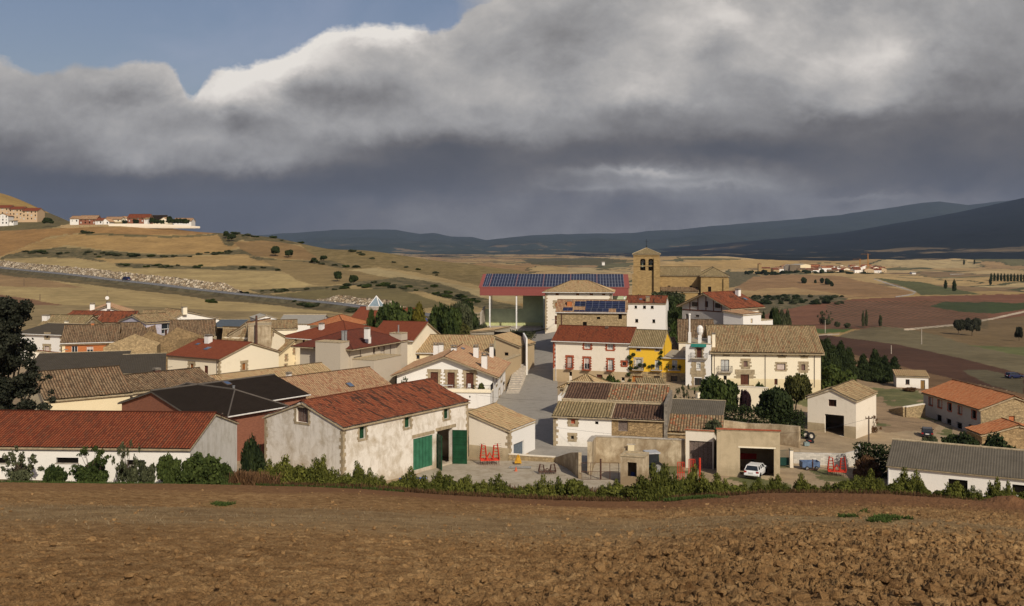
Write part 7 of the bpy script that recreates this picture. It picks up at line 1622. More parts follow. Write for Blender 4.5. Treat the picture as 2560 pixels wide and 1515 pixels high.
# hillside road with its bank of pale boulders and guard rail
pts = [hit(px, py, 200, 620) for px, py in ROADP]; P_ = np.array(pts); t_ = np.linspace(0, 1, 260); cum = np.concatenate([[0], np.cumsum(np.linalg.norm(np.diff(P_[:, :2], axis=0), axis=1))]); cum /= cum[-1]
X_ = np.interp(t_, cum, P_[:, 0]); Y_ = np.interp(t_, cum, P_[:, 1]); ker = np.hanning(21); ker /= ker.sum(); X_ = np.convolve(np.pad(X_, 10, 'edge'), ker, 'valid'); Y_ = np.convolve(np.pad(Y_, 10, 'edge'), ker, 'valid')
Z_ = np.array([G(x, y) for x, y in zip(X_, Y_)]); Z_ = np.convolve(np.pad(Z_, 10, 'edge'), ker, 'valid')+1.1
dx = np.gradient(X_); dy = np.gradient(Y_); ln = np.hypot(dx, dy); nx, ny = -dy/ln, dx/ln      # towards the hill
def offl(d, dz): return np.stack([X_+nx*d, Y_+ny*d, Z_+dz], 1)
mb = MB(); mb.grid(np.stack([offl(-3.5, 0), offl(3.5, 0)], 1), flip=True); mb.grid(np.stack([offl(-7, -2.5), offl(-3.5, -.02)], 1), 1, flip=True); tag(mb.build('road', [flat('road_asphalt', (.19, .19, .20), .8, var=.1, scale=.1), flat('verge', (.10, .085, .05), .95, var=.3, scale=.3)]), kind='structure')
m, t, b_ = mat('pale_boulders'); k = NT(t); v = k.n('TexVoronoi'); v.inputs['Scale'].default_value = .8; t.links.new(k.obj(), v.inputs[0]); ve = k.n('TexVoronoi', feature='DISTANCE_TO_EDGE'); ve.inputs['Scale'].default_value = .8; t.links.new(k.obj(), ve.inputs[0]); s = k.n('SeparateColor'); t.links.new(v.outputs['Color'], s.inputs[0])
c = k.ramp(s.outputs[0], [(0, (.24, .17, .10)), (.4, (.40, .31, .20)), (.8, (.58, .49, .36))]); c = k.mix(k.step(ve.outputs[0], .03, .12), (.09, .07, .045), c); t.links.new(c, b_.inputs[0]); BOULD = m
def bank(label, a0, a1, h=3.1):
    i0 = int(np.argmin(np.abs(CX+F*X_/Y_-a0))); i1 = int(np.argmin(np.abs(CX+F*X_/Y_-a1))); sl = slice(i0, i1+1); rows_ = []
    n_ = i1-i0+1; tt = np.arange(n_); e = np.clip(np.minimum(tt, n_-1-tt)/6, .25, 1)
    for q_ in np.linspace(0, 1, 7):
        d = 3.9+q_*3.4+(vn(tt*.9+q_*9, tt*0+q_*3, 5)-.5)*.7; rows_.append(np.stack([X_[sl]+nx[sl]*d, Y_[sl]+ny[sl]*d, Z_[sl]-.3+h*q_*e+(vn(tt*1.1, tt*0+q_*7, 8)-.5)*.6], 1))
    mb = MB(); mb.grid(np.stack(rows_, 1), flip=True)
    back_ = rows_[-1].copy(); back_[:, 0] += nx[sl]*4; back_[:, 1] += ny[sl]*4; back_[:, 2] -= 2.5; mb.grid(np.stack([rows_[-1], back_], 1), flip=True)
    tag(mb.build('stone_embankment', BOULD), label, 'stone bank')
bank('long bank of pale boulders above the hillside road', -200, 572); bank('short bank of pale boulders above the road behind the glass pyramid', 760, 985, 2.4)
mb = MB(); pr = offl(-3.3, .65)
for i in range(0, len(pr)-1): mb.bar(pr[i], pr[i+1], .16, 0, 4)
for i in range(0, len(pr)-1, 3): mb.bar(pr[i]-np.array((0, 0, .8)), pr[i], .08)
tag(mb.build('guard_rail', METAL), 'long metal guard rail along the hillside road', 'guard rail')

# ------------------------------------------------------------------ cars
def wheel(parent, x, y, r=.31, w=.2):
    mb = MB(); n = 16; co = []; 
    prof = [(r*.62, -w/2), (r*.95, -w/2), (r, -w*.3), (r, w*.3), (r*.95, w/2), (r*.62, w/2)]
    for (rr, ww) in prof:
        for i in range(n): a = 2*math.pi*i/n; co.append((x+rr*math.cos(a), y+ww, r+rr*math.sin(a)))
    fs = [(j*n+i, (j+1)*n+i, (j+1)*n+(i+1) % n, j*n+(i+1) % n) for j in range(len(prof)-1) for i in range(n)]; mb.add(co, fs); wo = mb.build('wheel', flat('tyre_rubber', (.02, .02, .02), .9), parent)
    mb = MB(); co = [(x+r*.63*math.cos(2*math.pi*i/n), y+sg*w*.42, r+r*.63*math.sin(2*math.pi*i/n)) for sg in (-1, 1) for i in range(n)]; mb.add(co, [tuple(range(n)), tuple(range(n, 2*n))[::-1]]); mb.build('rim', METAL, wo); return wo
def car(name, label, loc, rz, paint, van=False, L=4.1, Wd=1.68, Hh=1.42, parts=True, plate=True):
    rt = empty(name, loc, rz); tag(rt, label, 'car'); hw = Wd/2      # nose towards +x
    if van: st = [(-.0, .35, .9, 1.0), (.02, .30, 1.1, .96), (.10, .28, Hh, .86), (.70, .28, Hh*1.0, .86), (.78, .28, Hh*.86, .9), (.84, .3, 1.0, .96), (.99, .32, .78, .92), (1.0, .4, .6, .86)]
    else: st = [(0, .36, .62, .92), (.015, .30, .86, .97), (.05, .26, .95, 1.0), (.30, .24, .94, 1.0), (.60, .24, .93, 1.0), (.70, .24, .90, 1.0), (.96, .28, .70, .95), (1.0, .36, .55, .86)]
    mb = MB(); co = []
    for (t, zb_, zt_, ww) in st:
        x = (t-.5)*L; w2 = hw*ww; co.append([(x, -w2*.94, zb_), (x, -w2, (zb_+zt_)*.45), (x, -w2*.95, zt_*.96), (x, -w2*.8, zt_), (x, w2*.8, zt_), (x, w2*.95, zt_*.96), (x, w2, (zb_+zt_)*.45), (x, w2*.94, zb_), (x, 0, zb_)])
    co = np.array(co); co = np.concatenate([co, co[:, :1]], 1); mb.grid(co); mb.add(co[0, :9], [tuple(range(9))]); mb.add(co[-1, :9], [tuple(range(9))[::-1]])
    for wx in (-.31, .30):   # dark wheel arches
        for sg in (-1, 1): mb.add([(wx*L+.36*math.cos(a), sg*(hw+.004), .31+.36*math.sin(a)) for a in np.linspace(0, math.pi, 9)]+[(wx*L-.36, sg*(hw+.004), .24), (wx*L+.36, sg*(hw+.004), .24)][::1], [tuple(range(11))], 1)
    body = mb.build('body', [paint, DARK], rt, False)
    if not van:
        g = [(-.475*L, .93, hw*.90), (-.40*L, Hh*.97, hw*.74), (-.36*L, Hh, hw*.74), (.06*L, Hh*.985, hw*.74), (.10*L, Hh*.95, hw*.74), (.24*L, .90, hw*.88)]
        co = np.array([[(x, -w2, z), (x, w2, z)] for x, z, w2 in g]); mb = MB(); base_l = [(x, -hw*.93, .92) for x, z, w2 in g]; 
        mb.grid(co[1:5], 0)       # roof skin
        # pillars and side frames in paint, glass slightly inside
        for sg in (-1, 1):
            top = [(g[1][0], sg*g[1][2], g[1][1]), (g[4][0], sg*g[4][2], g[4][1])]; bot = [(g[0][0], sg*g[0][2], .92), (g[5][0], sg*g[5][2], .90)]
            for a_, c_ in ((bot[0], top[0]), (top[1], bot[1])): mb.bar(a_, c_, .045)
            mb.bar(top[0], top[1], .04)
            for f in (.36, .62): a_ = Vector(bot[0]).lerp(Vector(bot[1]), f); c_ = Vector(top[0]).lerp(Vector(top[1]), f*1.05-.02); mb.bar(a_, c_, .035)
        mb.build('cabin_frame', paint, rt)
        gl = MB(); i_ = .02
        for sg in (-1, 1): gl.add([(g[0][0]+.05, sg*(g[0][2]-i_), .92), (g[5][0]-.05, sg*(g[5][2]-i_), .90), (g[4][0], sg*(g[4][2]-i_), g[4][1]-.03), (g[1][0]+.02, sg*(g[1][2]-i_), g[1][1]-.03)], [(0, 1, 2, 3)])
        gl.build('side_window', GLASS, rt)
        gl = MB(); gl.add([(g[0][0], -g[0][2], .93), (g[0][0], g[0][2], .93), (g[1][0], g[1][2], g[1][1]-.03), (g[1][0], -g[1][2], g[1][1]-.03)], [(0, 1, 2, 3)]); gl.build('rear_window', GLASS, rt)
        gl = MB(); gl.add([(g[5][0], -g[5][2], .91), (g[5][0], g[5][2], .91), (g[4][0], g[4][2], g[4][1]-.03), (g[4][0], -g[4][2], g[4][1]-.03)], [(3, 2, 1, 0)]); gl.build('windscreen', GLASS, rt)
    if parts:
        for sg in (-1, 1):
            mb = MB(); mb.box(-.503*L, sg*hw*.80-.14, .66, -.485*L, sg*hw*.80+.14, .86); mb.build('tail_light', flat('red_lens', (.30, .02, .02), .3), rt)
            mb = MB(); mb.box(.485*L, sg*hw*.72-.18, .56, .503*L, sg*hw*.72+.18, .70); mb.build('headlight', METAL, rt)
            mb = MB(); mb.box(.17*L, sg*(hw+.02)-.09, .92, .21*L, sg*(hw+.02)+.09, 1.04); mb.build('mirror', paint, rt)
        mb = MB(); mb.box(-.515*L, -hw*.95, .38, -.49*L, hw*.95, .56); mb.build('bumper', paint, rt)
        if plate: mb = MB(); mb.box(-.519*L, -.26, .64, -.50*L, .26, .76); mb.build('number_plate', WFR, rt)
    for wx in (-.31, .30):
        for sg in (-1, 1): wheel(rt, wx*L, sg*(hw-.11))
    return rt
WPAINT = flat('white_car_paint', (.80, .80, .79), .25, spec=.5, var=.02); BPAINT = flat('dark_blue_car_paint', (.012, .018, .06), .25, spec=.5, var=.05); KPAINT = flat('black_car_paint', (.016, .017, .02), .25, spec=.5, var=.05)
x, y = at(1890, 112.3); car('parked_car', 'white hatchback sticking out of the open cement garage', (x, y, -25.74), math.radians(62), WPAINT)
x, y = at(2318, 151); car('parked_car', 'dark estate car parked in front of the stone barn', (x, y, G(x, y)+.02), math.radians(68), KPAINT)
i_ = int(np.argmin(np.abs(CX+F*X_/Y_-316))); car('van', 'small dark blue van driving on the hillside road', (X_[i_], Y_[i_], Z_[i_]+.02), math.atan2(Y_[i_-3]-Y_[i_], X_[i_-3]-X_[i_]), BPAINT, van=True, L=4.4, Hh=1.85); bpy.data.objects[-1] if False else None
x, y, z = hit(2536, 946, 150, 600); car('parked_car', 'blue car in the field at the far right beside the pale track', (x, y, z+.02), .2, BPAINT)
x, y = at(1856, 119); rt = empty('trailer', (x, y, -25.95)); tag(rt, 'red farm trailer inside the dark garage behind the white car', 'trailer'); mb = MB(); mb.box(-1.6, -1, .8, 1.6, 1, 1.45); mb.build('body', flat('red_trailer_paint', (.45, .03, .02), .5), rt); wheel(rt, -1, -1, .35); wheel(rt, 1, -1, .35)

# ------------------------------------------------------------------ farm machinery
REDP = flat('red_machine_paint', (.55, .05, .025), .5, var=.15, scale=4)
def harrow(label, x, y, z, rz, sc=1.0, m=REDP, tm=METAL):
    """folding spring tine cultivator: level middle frame, wings folded up"""
    rt = empty('cultivator', (x, y, z), rz); tag(rt, label, 'cultivator'); rt.scale = (sc, sc, sc); rnd = random.Random(2)
    mb = MB()
    for yy in (-.5, 0, .5): mb.bar((-1.15, yy, .62), (1.15, yy, .62), .085)
    for xx in (-1.1, -.55, 0, .55, 1.1): mb.bar((xx, -.5, .62), (xx, .5, .62), .08)
    for yy in (-.5, .5): mb.bar((-.45, yy, .6), (0, 0, 1.45), .045); mb.bar((.45, yy, .6), (0, 0, 1.45), .045)
    mb.build('frame', m, rt)
    for sg in (-1, 1):
        mb = MB(); tp = MB()
        for yy in (-.35, .35):
            mb.bar((sg*1.15, yy, .7), (sg*.95, yy*.4, 2.5), .06); mb.bar((sg*.38, yy, .7), (sg*.52, yy*.4, 2.3), .06)
        for f in (.05, .28, .5, .72, .95): zz = .7+1.7*f; mb.bar((sg*(1.15-.2*f), 0, zz), (sg*(.38+.14*f), 0, zz), .05); mb.bar((sg*(1.15-.2*f), -.3*(1-.5*f), zz), (sg*(1.15-.2*f), .3*(1-.5*f), zz), .04)
        w_ = mb.build('folded_wing', m, rt)
        for f in np.linspace(.08, 1, 8):
            for xx0 in (1.13, .75):
                xx = sg*(xx0-.2*f); zz = .7+1.8*f; tp.path([(xx, -.1, zz), (xx+sg*.16, -.2, zz+.10), (xx+sg*.32, -.2, zz+.02), (xx+sg*.46, -.25, zz+.10)], .016)
        tp.build('tines', tm, w_)
    tp = MB()
    for xx in np.linspace(-1.1, 1.1, 9):
        for yy in (-.5, 0, .5): tp.path([(xx, yy, .6), (xx, yy+.15, .42), (xx, yy+.05, .2), (xx, yy-.1, .02)], .018)
    tp.build('tines', tm, rt); return rt
x, y = at(1224, 118.5); harrow('red folded cultivator standing against the cream shed wall', x, y, -25.9, .15, .98, REDP, RUST)
x, y = at(2092, 115.5); harrow('red folded cultivator standing out in the open dirt yard', x, y, G(*at(2092, 115.5))+.02, -.2, .88, REDP, RUST)
x, y = at(1368, 113.5); rt = harrow('rusty brown cultivator lying against the rubble yard wall', x, y, -25.85, .1, .62, RUST, RUST); rt.scale = (.85, .8, .45)
# red railings / roll frames by the wooden doors
x, y = at(1722, 106); rt = empty('cattle_feeder', (x, y, G(x, y))); tag(rt, 'bright red tubular steel frames in front of the wooden garage doors', 'steel frames'); zt_ = zat(1148, 106)-rt.location.z
for j, (a0, a1, hh) in enumerate(((-1.2, -.5, zt_*.9), (.0, .65, zt_))):
    mb = MB()
    for xx in np.linspace(a0, a1, 5): mb.bar((xx, 0, 0), (xx, 0, hh), .035)
    for zz in (.3, .6, 1.0): mb.bar((a0, 0, hh*zz), (a1, 0, hh*zz), .035)
    mb.build('panel', REDP, rt)
mb = MB(); mb.bar((1.15, -.1, 0), (1.15, -.1, zt_*1.05), .11, 0, 8); mb.build('post', REDP, rt)
# yellow machine, beam, cone in the yard
x, y = at(1295, 118.6); rt = empty('implement', (x, y, -25.9)); tag(rt, 'small yellow farm implement leaning on the rubble yard wall', 'farm implement'); YP = flat('yellow_paint_metal', (.55, .30, .03), .5)
mb = MB(); mb.bar((-.3, 0, .1), (0, 0, 1.15), .09); mb.bar((.35, 0, .1), (.05, 0, 1.15), .09); mb.box(-.4, -.3, .2, .4, .3, .45); mb.build('frame', YP, rt); mb = MB(); mb.lathe((0, .1, .45), [(.3, 0), (.25, .35), (.1, .4)], 0, 10); mb.build('hopper', YP, rt)
x, y = at(1300, 116.2); rt = empty('beam', (x, y, -25.88), -.05); mb = MB(); mb.box(-1.3, -.09, 0.1, 1.3, .09, .28); o = mb.build('beam_body', METAL, rt); tag(rt, 'long grey steel beam lying in front of the yellow implement', 'beam')
x, y = at(1290, 114.8); mb = MB(); mb.box(-.16, -.16, 0, .16, .16, .12); mb.lathe((0, 0, .12), [(.15, 0), (.05, .4)], 0, 10); o = mb.build('traffic_cone', flat('faded_orange_plastic', (.55, .14, .07), .7)); o.location = (x, y, -25.88); tag(o, 'faded orange block standing at the end of the steel beam', 'marker')
# tractor
def tractor(label, x, y, z, rz):
    rt = empty('tractor', (x, y, z), rz); tag(rt, label, 'tractor'); TG = flat('dark_green_paint', (.015, .05, .045), .5)
    mb = MB(); mb.box(.2, -.35, .75, 2.0, .35, 1.45); mb.box(-.9, -.45, .7, .3, .45, 1.1); mb.build('bonnet', TG, rt)
    mb = MB(); c_ = [(-.95, -.75), (.35, -.75), (.35, .75), (-.95, .75)]
    for (a_, d_) in c_: mb.bar((a_, d_, 1.0), (a_*.95, d_*.95, 2.35), .05)
    mb.build('cab', TG, rt); mb = MB(); mb.box(-1.1, -.85, 2.35, .45, .85, 2.5); mb.build('roof', flat('pale_cab_roof', (.42, .43, .44), .5), rt)
    mb = MB(); mb.box(-.9, -.7, 1.25, .3, .7, 2.3); mb.build('window', GLASS, rt)
    for sg in (-1, 1): wheel(rt, -.7, sg*.85, .75, .42); wheel(rt, 1.5, sg*.75, .45, .3)
x, y = at(1622, 114); tractor('dark green tractor with pale cab roof beside the small cement kiosk', x, y, G(x, y), math.radians(190))
# tyres, crate, blue skip
for i, (px, Y, zz, til, lb) in enumerate(((2014, 138.6, .0, 1.35, 'leftmost big tractor tyre leaning by the gabled garage'), (2028, 138.0, .0, 1.3, 'right upright tractor tyre leaning by the gabled garage'), (2025, 136.2, .05, .15, 'tractor tyre with red hub lying flat before the upright tyres'))):
    x, y = at(px, Y); mb = MB(); n = 20; prof = [(.28, -.12), (.50, -.16), (.56, -.08), (.56, .08), (.50, .16), (.28, .12), (.28, -.12)]; co = [[(r_*math.cos(2*math.pi*j/n), r_*math.sin(2*math.pi*j/n), w_) for j in range(n+1)] for r_, w_ in prof]
    rt = empty('old_tyre_ring', (x, y, G(x, y)+(.58 if til > 1 else .16)), .1*i); rt.rotation_euler = (til, 0, .2*i); tag(rt, lb, 'tyre'); mb.grid(np.array(co)); mb.build('tread', flat('tyre_rubber', (.02, .02, .02), .9), rt)
    mb = MB(); mb.lathe((0, 0, -.06), [(.28, 0), (.28, .1), (.08, .1)], 0, 12); mb.build('hub', REDP if i == 2 else CONC, rt)
x, y = at(2016, 133.4); rt = empty('crate', (x, y, G(x, y)+.02), .1); tag(rt, 'small pale blue grey tank below the stacked tyres', 'tank'); mb = MB(); mb.box(-.35, -.25, .05, .35, .25, .5); mb.build('body', flat('pale_blue_tank', (.20, .26, .26), .6), rt); mb = MB(); mb.lathe((0, 0, .5), [(.12, 0), (.12, .08)], 0, 10); mb.build('cap', CONC, rt)
x, y = at(2024, 118.5); rt = empty('trailer', (x, y, G(x, y)+.03), .04); tag(rt, 'rusting blue tipping box trailer against the white block wall', 'trailer'); BL = flat('faded_blue_paint', (.10, .15, .26), .6, var=.25, scale=2)
mb = MB(); mb.box(-1.05, -.6, .35, 1.05, .6, .42); mb.box(-1.05, -.6, .42, 1.05, -.55, 1.0); mb.box(-1.05, .55, .42, 1.05, .6, 1.0); mb.box(-1.05, -.55, .42, -1.0, .55, 1.0); mb.box(1.0, -.55, .42, 1.05, .55, 1.0); mb.build('box', BL, rt)
mb = MB(); mb.bar((.15, -.75, .2), (.15, -.65, 1.35), .06); mb.bar((-.5, -.7, .15), (.7, -.8, .15), .05); mb.build('hitch', RUST, rt); wheel(rt, -.5, -.62, .25, .15); wheel(rt, .6, -.62, .25, .15)
# kiosk with opening, gate, yard walls
b = House('hut', 'little cement kiosk with a dark opening by the yard gate', 'hut', Vector(at(1551, 108.5)), Vector(at(1611, 107.6)), 2.3, -25.6, -22.75, .2, 'flat', PEEL); b.open('F', 1568.5, 1156, 1591.7, 1192, 'open', deep=1.2); b.walls(); b.roof('old')
x, y = at(1582, 109.2); mb = MB(); mb.lathe((0, 0, 0), [(.25, 0), (.28, .4), (.22, .8)], 0, 12); o = mb.build('barrel', flat('blue_plastic_drum', (.03, .05, .18), .5)); o.location = (x, y, -25.5); tag(o, 'dark blue plastic drum inside the cement kiosk opening', 'drum')
x, y = at(1602, 104.5); rt = empty('barrow', (x, y, G(x, y))); tag(rt, 'rusty brown wheel with a blue strap beside the cement kiosk', 'old wheel'); mb = MB(); mb.lathe((0, 0, 1.3), [(.5, -.08), (.55, 0), (.5, .08)], 0, 16); o = mb.build('wheel_disc', RUST, rt); mb = MB(); mb.bar((-.4, -.1, .9), (.1, -.1, 1.2), .08); mb.bar((-.1, -.12, .7), (.1, -.12, 1.2), .07); mb.build('strap', flat('blue_strap', (.05, .12, .45), .6), rt)
rt = empty('gate', (*at(1452, 110.4), -25.9)); tag(rt, 'rusty steel tube and mesh gate between rough wall and cement kiosk', 'gate'); gx0 = at(1452, 110.4); gx1 = at(1550, 109.4); LL = gx1[0]-gx0[0]
for a_, c_ in ((0, .52), (.52, 1.0)):
    mb = MB(); x0, x1 = LL*a_+.03, LL*c_-.03
    for zz in (.15, 1.0, 1.95): mb.bar((x0, 0, zz), (x1, 0, zz), .03)
    for xx in (x0, (x0+x1)/2, x1): mb.bar((xx, 0, .1), (xx, 0, 1.95), .03)
    for xx in np.linspace(x0, x1, 14): mb.bar((xx, 0, .15), (xx, 0, 1.0), .008)
    mb.build('gate_leaf', RUST, rt)
mb = MB(); mb.bar((LL*.52, 0, -.2), (LL*.52, 0, 2.4), .10); mb.build('post', RUST, rt)
mb = MB(); mb.lathe((at(1490, 90)[0]*0, 0, 0), [(.1, 0), (.1, .1)], 0, 6)
def longwall(label, pts, h0, h1, th, m, cap=None, z0=-26.4):
    rt = empty('wall', (pts[0][0], pts[0][1], z0)); tag(rt, label, 'wall'); mb = MB(); mc = MB(); n = len(pts)
    hs = np.interp(np.arange(n), np.arange(len(h0)), h0) if len(h0) == n else np.linspace(h0[0], h0[-1], n)
    for i in range(n-1):
        p, q = Vector(pts[i]), Vector(pts[i+1]); d = (q-p).normalized(); nn = Vector((-d.y, d.x))*th/2; o = Vector(pts[0]); a_ = [p-nn-o, q-nn-o, q+nn-o, p+nn-o]; hp, hq = hs[i]-z0, hs[i+1]-z0
        co = [(v.x, v.y, 0) for v in a_]+[(a_[0].x, a_[0].y, hp), (a_[1].x, a_[1].y, hq), (a_[2].x, a_[2].y, hq), (a_[3].x, a_[3].y, hp)]
        mb.add(co, [(3, 2, 1, 0), (4, 5, 6, 7), (0, 1, 5, 4), (1, 2, 6, 5), (2, 3, 7, 6), (3, 0, 4, 7)])
        if cap:
            k2 = 1.25; a2 = [p-nn*k2-o, q-nn*k2-o, q+nn*k2-o, p+nn*k2-o]; co = [(a2[j].x, a2[j].y, (hp if j in (0, 3) else hq)+.003) for j in range(4)]+[(a2[j].x, a2[j].y, (hp if j in (0, 3) else hq)+.10) for j in range(4)]
            mc.add(co, [(3, 2, 1, 0), (4, 5, 6, 7), (0, 1, 5, 4), (1, 2, 6, 5), (2, 3, 7, 6), (3, 0, 4, 7)])
    mb.build('wall_body', m, rt)
    if cap: mc.build('coping', cap, rt)
    return rt
longwall('low rubble wall with pale coping dividing yard and street', [at(1272, 121.2), at(1320, 120.8), at(1388, 120.0)], [zat(1136, 121), zat(1139, 120.8), zat(1143, 120)], 0, .4, STONE, CREAM2)
longwall('rough lichen stained end wall of the concrete yard', [at(1389, 120.0), at(1420, 116.5), at(1432, 114.5), at(1450, 110.8)], [zat(1144, 120), zat(1134, 116.5), zat(1131, 114.5), zat(1131, 110.8)], 0, .35, PEEL)
longwall('long peeling old wall with brick infills enclosing the stone yard', [at(1480, 118.0), at(1486, 119.6), at(1560, 119.2), at(1640, 118.4), at(1712, 118)], [zat(1096, 118), zat(1091, 119.6), zat(1094, 119), zat(1097, 118.4), zat(1100, 118)], 0, .5, PEEL, CONC)
longwall('side wall of the stone yard running toward the gate', [at(1480, 118.0), at(1474, 113)], [zat(1096, 118), zat(1105, 113)], 0, .5, PEEL, CONC)
for q, lb in (((1569.5, 1112, 1585.7, 1130), 'bricked window'), ((1664, 1114, 1677, 1130), 'grille')):
    x, y = at((q[0]+q[2])/2, 118.45); mb = MB(); w_ = (q[2]-q[0])/F*118/2; z1, z0_ = zat(q[1], 118.4), zat(q[3], 118.4); mb.box(-w_, -.02, z0_, w_, .0, z1, 0); mb.box(-w_-.12, -.05, z1, w_+.12, .02, z1+.12, 1); mb.box(-w_-.1, -.05, z0_-.1, w_+.1, .02, z0_, 1); par = [o for o in bpy.data.objects if o.get('label', '').startswith('long peeling old wall')][0]
    o = mb.build('blocked_window', [YELC if q[0] < 1600 else DARK, CONC], par); o.location = (x-par.location.x, y-.05-par.location.y+(0 if q[0] < 1600 else -.2), -par.location.z)
longwall('tall cream garden wall below the long cream house', [at(1764, 163), at(1832, 160), at(1921, 158)], [zat(965, 163), zat(966, 160), zat(970, 158)], 0, .4, CREAM, CREAM2)
longwall('side of the cream garden wall stepping down by the green tree', [at(1742, 157), at(1764, 158)], [zat(983, 157), zat(978, 158)], 0, .4, CREAM)
longwall('crumbling ochre stone wall below the dark clipped hedge', [at(1806, 137), at(1870, 136), at(1940, 134), at(1999, 132)], [zat(1050, 137), zat(1058, 136), zat(1061, 134), zat(1066, 132)], 0, .6, PEEL, z0=-27)
longwall('curved white block wall at the back of the right hand yard', [at(1984, 122), at(2060, 121.5), at(2110, 121), at(2140, 123), at(2150, 127)], [zat(1131, 122), zat(1133, 121.5), zat(1134, 121), zat(1126, 123), zat(1110, 127)], 0, .3, wall('pale_block', (.55, .52, .46), (.38, .34, .28), .3, 'block'), z0=-27.5)
longwall('low stone retaining wall beside the stone barn', [at(2226, 176), at(2262, 170), at(2310, 172)], [zat(1024, 176), zat(1018, 170), zat(1010, 172)], 0, .6, STONE, CREAM2, z0=-30.3)
longwall('white end wall with dark fence at the top of the street', [at(1309, 206), at(1317, 197)], [zat(832, 206), zat(846, 197)], 0, .3, WHITE2, z0=-26)
longwall('dark wooden fence in front of the flowering hedge', [at(1236, 212), at(1308, 208)], [zat(829, 212), zat(831, 208)], 0, .15, DARK, z0=-26)
b = House('gate_pillar', 'cream gate pillar left of the white block wall', 'pillar', Vector(at(1975, 119)), Vector(at(1983.5, 119)), .45, -26.4, zat(1124, 119), 0, 'flat', CREAM2); b.walls(); b.roof('old')
rt = empty('gate', (*at(1950, 119.6), -26.3)); tag(rt, 'green metal gate between the car garage and the cream pillar', 'gate'); mb = MB(); wg = (1975-1950)/F*119
for i in range(12): mb.bar((wg*i/11, 0, .1), (wg*i/11, 0, 1.9), .02)
for zz in (.1, 1.0, 1.9): mb.bar((0, 0, zz), (wg, 0, zz), .03)
mb.box(0, -.01, .1, wg, .01, 1.0); mb.build('gate_leaf', flat('dark_green_gate', (.012, .05, .04), .6), rt)
# steps beside the street
rt = empty('stone_steps', (*at(1290, 165), -26)); tag(rt, 'flight of pale stone steps climbing along the ochre wall', 'steps')
for i in range(16):
    x, y = at(1284+i*1.6, 176+i*1.7); mb = MB(); mb.box(x-1.3-rt.location.x, y-rt.location.y, -.5, x+1.0-rt.location.x, y+1.9-rt.location.y, .18*(i+1)); mb.build('step', CONC, rt)
# poles and wires
WOODP = flat('pole_wood', (.14, .10, .07), .9, var=.2)
def pole(label, px, Y, ytop, m=WOODP, r=.11, arm=0, z=None):
    x, y = at(px, Y); g = G(x, y) if z is None else z; h = zat(ytop, Y)-g; rt = empty('utility_pole', (x, y, g)); tag(rt, label, 'pole'); mb = MB(); mb.bar((0, 0, -.5), (0, 0, h), r, 0, 8, r*.7); mb.build('pole', m, rt)
    if arm: mb = MB(); mb.box(-arm, -.06, h-.35, arm, .06, h-.22); [mb.bar((q_, 0, h-.22), (q_, 0, h-.05), .04) for q_ in (-arm*.9, 0, arm*.9)]; mb.build('crossarm', m, rt)
    return Vector((x, y, g+h))
pA = pole('wooden utility pole beside the ivy bank', 2172, 121, 1040, arm=.4)
pole('tall rusty pole leaning in front of the streaked blank wall', 641, 192, 789, RUST, .28, z=-24); pole('thin brown flue pole before the lilac gable', 415, 199, 826, RUST, .3, z=-24)
for (px, py, top, lb) in ((2063, 834, 800, 'pale concrete pole beside the bare grey tree'), (2304, 861, 822, 'pale concrete pole in the mounded grey field'), (2228, 885, 863, 'pale concrete pole at the edge of the dark ploughed strip'), (60, 715, 696, 'thin wooden pole in the field at the far left'), (100, 752, 735, 'thin pole above the reddish field at the left')):
    x, y, z = hit(px, py, 150, 900); pole(lb, px, y, top, CONC if px > 1000 else WOODP, .14)
def wire(label, p, q, sag=.8, r=.013):
    p, q = Vector(p), Vector(q); pts = [p.lerp(q, t)+Vector((0, 0, -sag*4*t*(1-t))) for t in np.linspace(0, 1, 25)]; mb = MB(); mb.path(pts, r); tag(mb.build('cable', IRON), label, 'cable')
x0, y0 = at(1795, 112.3); wire('thin black cable from the cement garage to the wooden pole', (x0, y0, zat(1078, 112.3)), pA-Vector((0, 0, .3)), .9); x1, y1 = at(2600, 128); wire('thin black cable running right from the wooden pole', pA-Vector((0, 0, .2)), (x1, y1, zat(1040, 128)), .8)
x0, y0 = at(1386, 129.7); x1, y1 = at(1700, 117); wire('thin cable across the white farmhouse wall toward the garages', (x0, y0, zat(1068, 129.7)), (x1, y1, zat(1098, 117)), .15)
x0, y0 = at(1182, 161); x1, y1 = at(1386, 140); wire('thin cable crossing the street below the chalet', (x0, y0, zat(985, 161)), (x1, y1, zat(1000, 140)), .3)
for px, Y, py, lb in ((1175, 160.5, 988, 'black wall lantern on the chalet terrace wall'), (1258, 178, 955, 'black wall lantern on the street side of the chalet')):
    x, y = at(px, Y); rt = empty('lantern', (x, y, zat(py, Y))); tag(rt, lb, 'lantern'); mb = MB(); mb.lathe((0, -.25, -.5), [(.1, 0), (.17, .35), (.2, .38), (.05, .55)], 0, 6); mb.build('lamp_head', IRON, rt); mb = MB(); mb.path([(0, .2, -.2), (0, -.1, .15), (0, -.25, .05)], .03); mb.build('bracket', IRON, rt)
x, y = at(1395, 242.5); rt = empty('street_lamp', (x, y, zat(800, 242.5))); tag(rt, 'small street lamp on a bracket of the hip roofed cream house', 'street lamp'); mb = MB(); mb.bar((0, 2, -.3), (-1.0, -.6, .1), .04); mb.build('bracket', METAL, rt); mb = MB(); mb.box(-1.5, -.75, .05, -.9, -.5, .18); mb.build('lamp_head', METAL, rt)
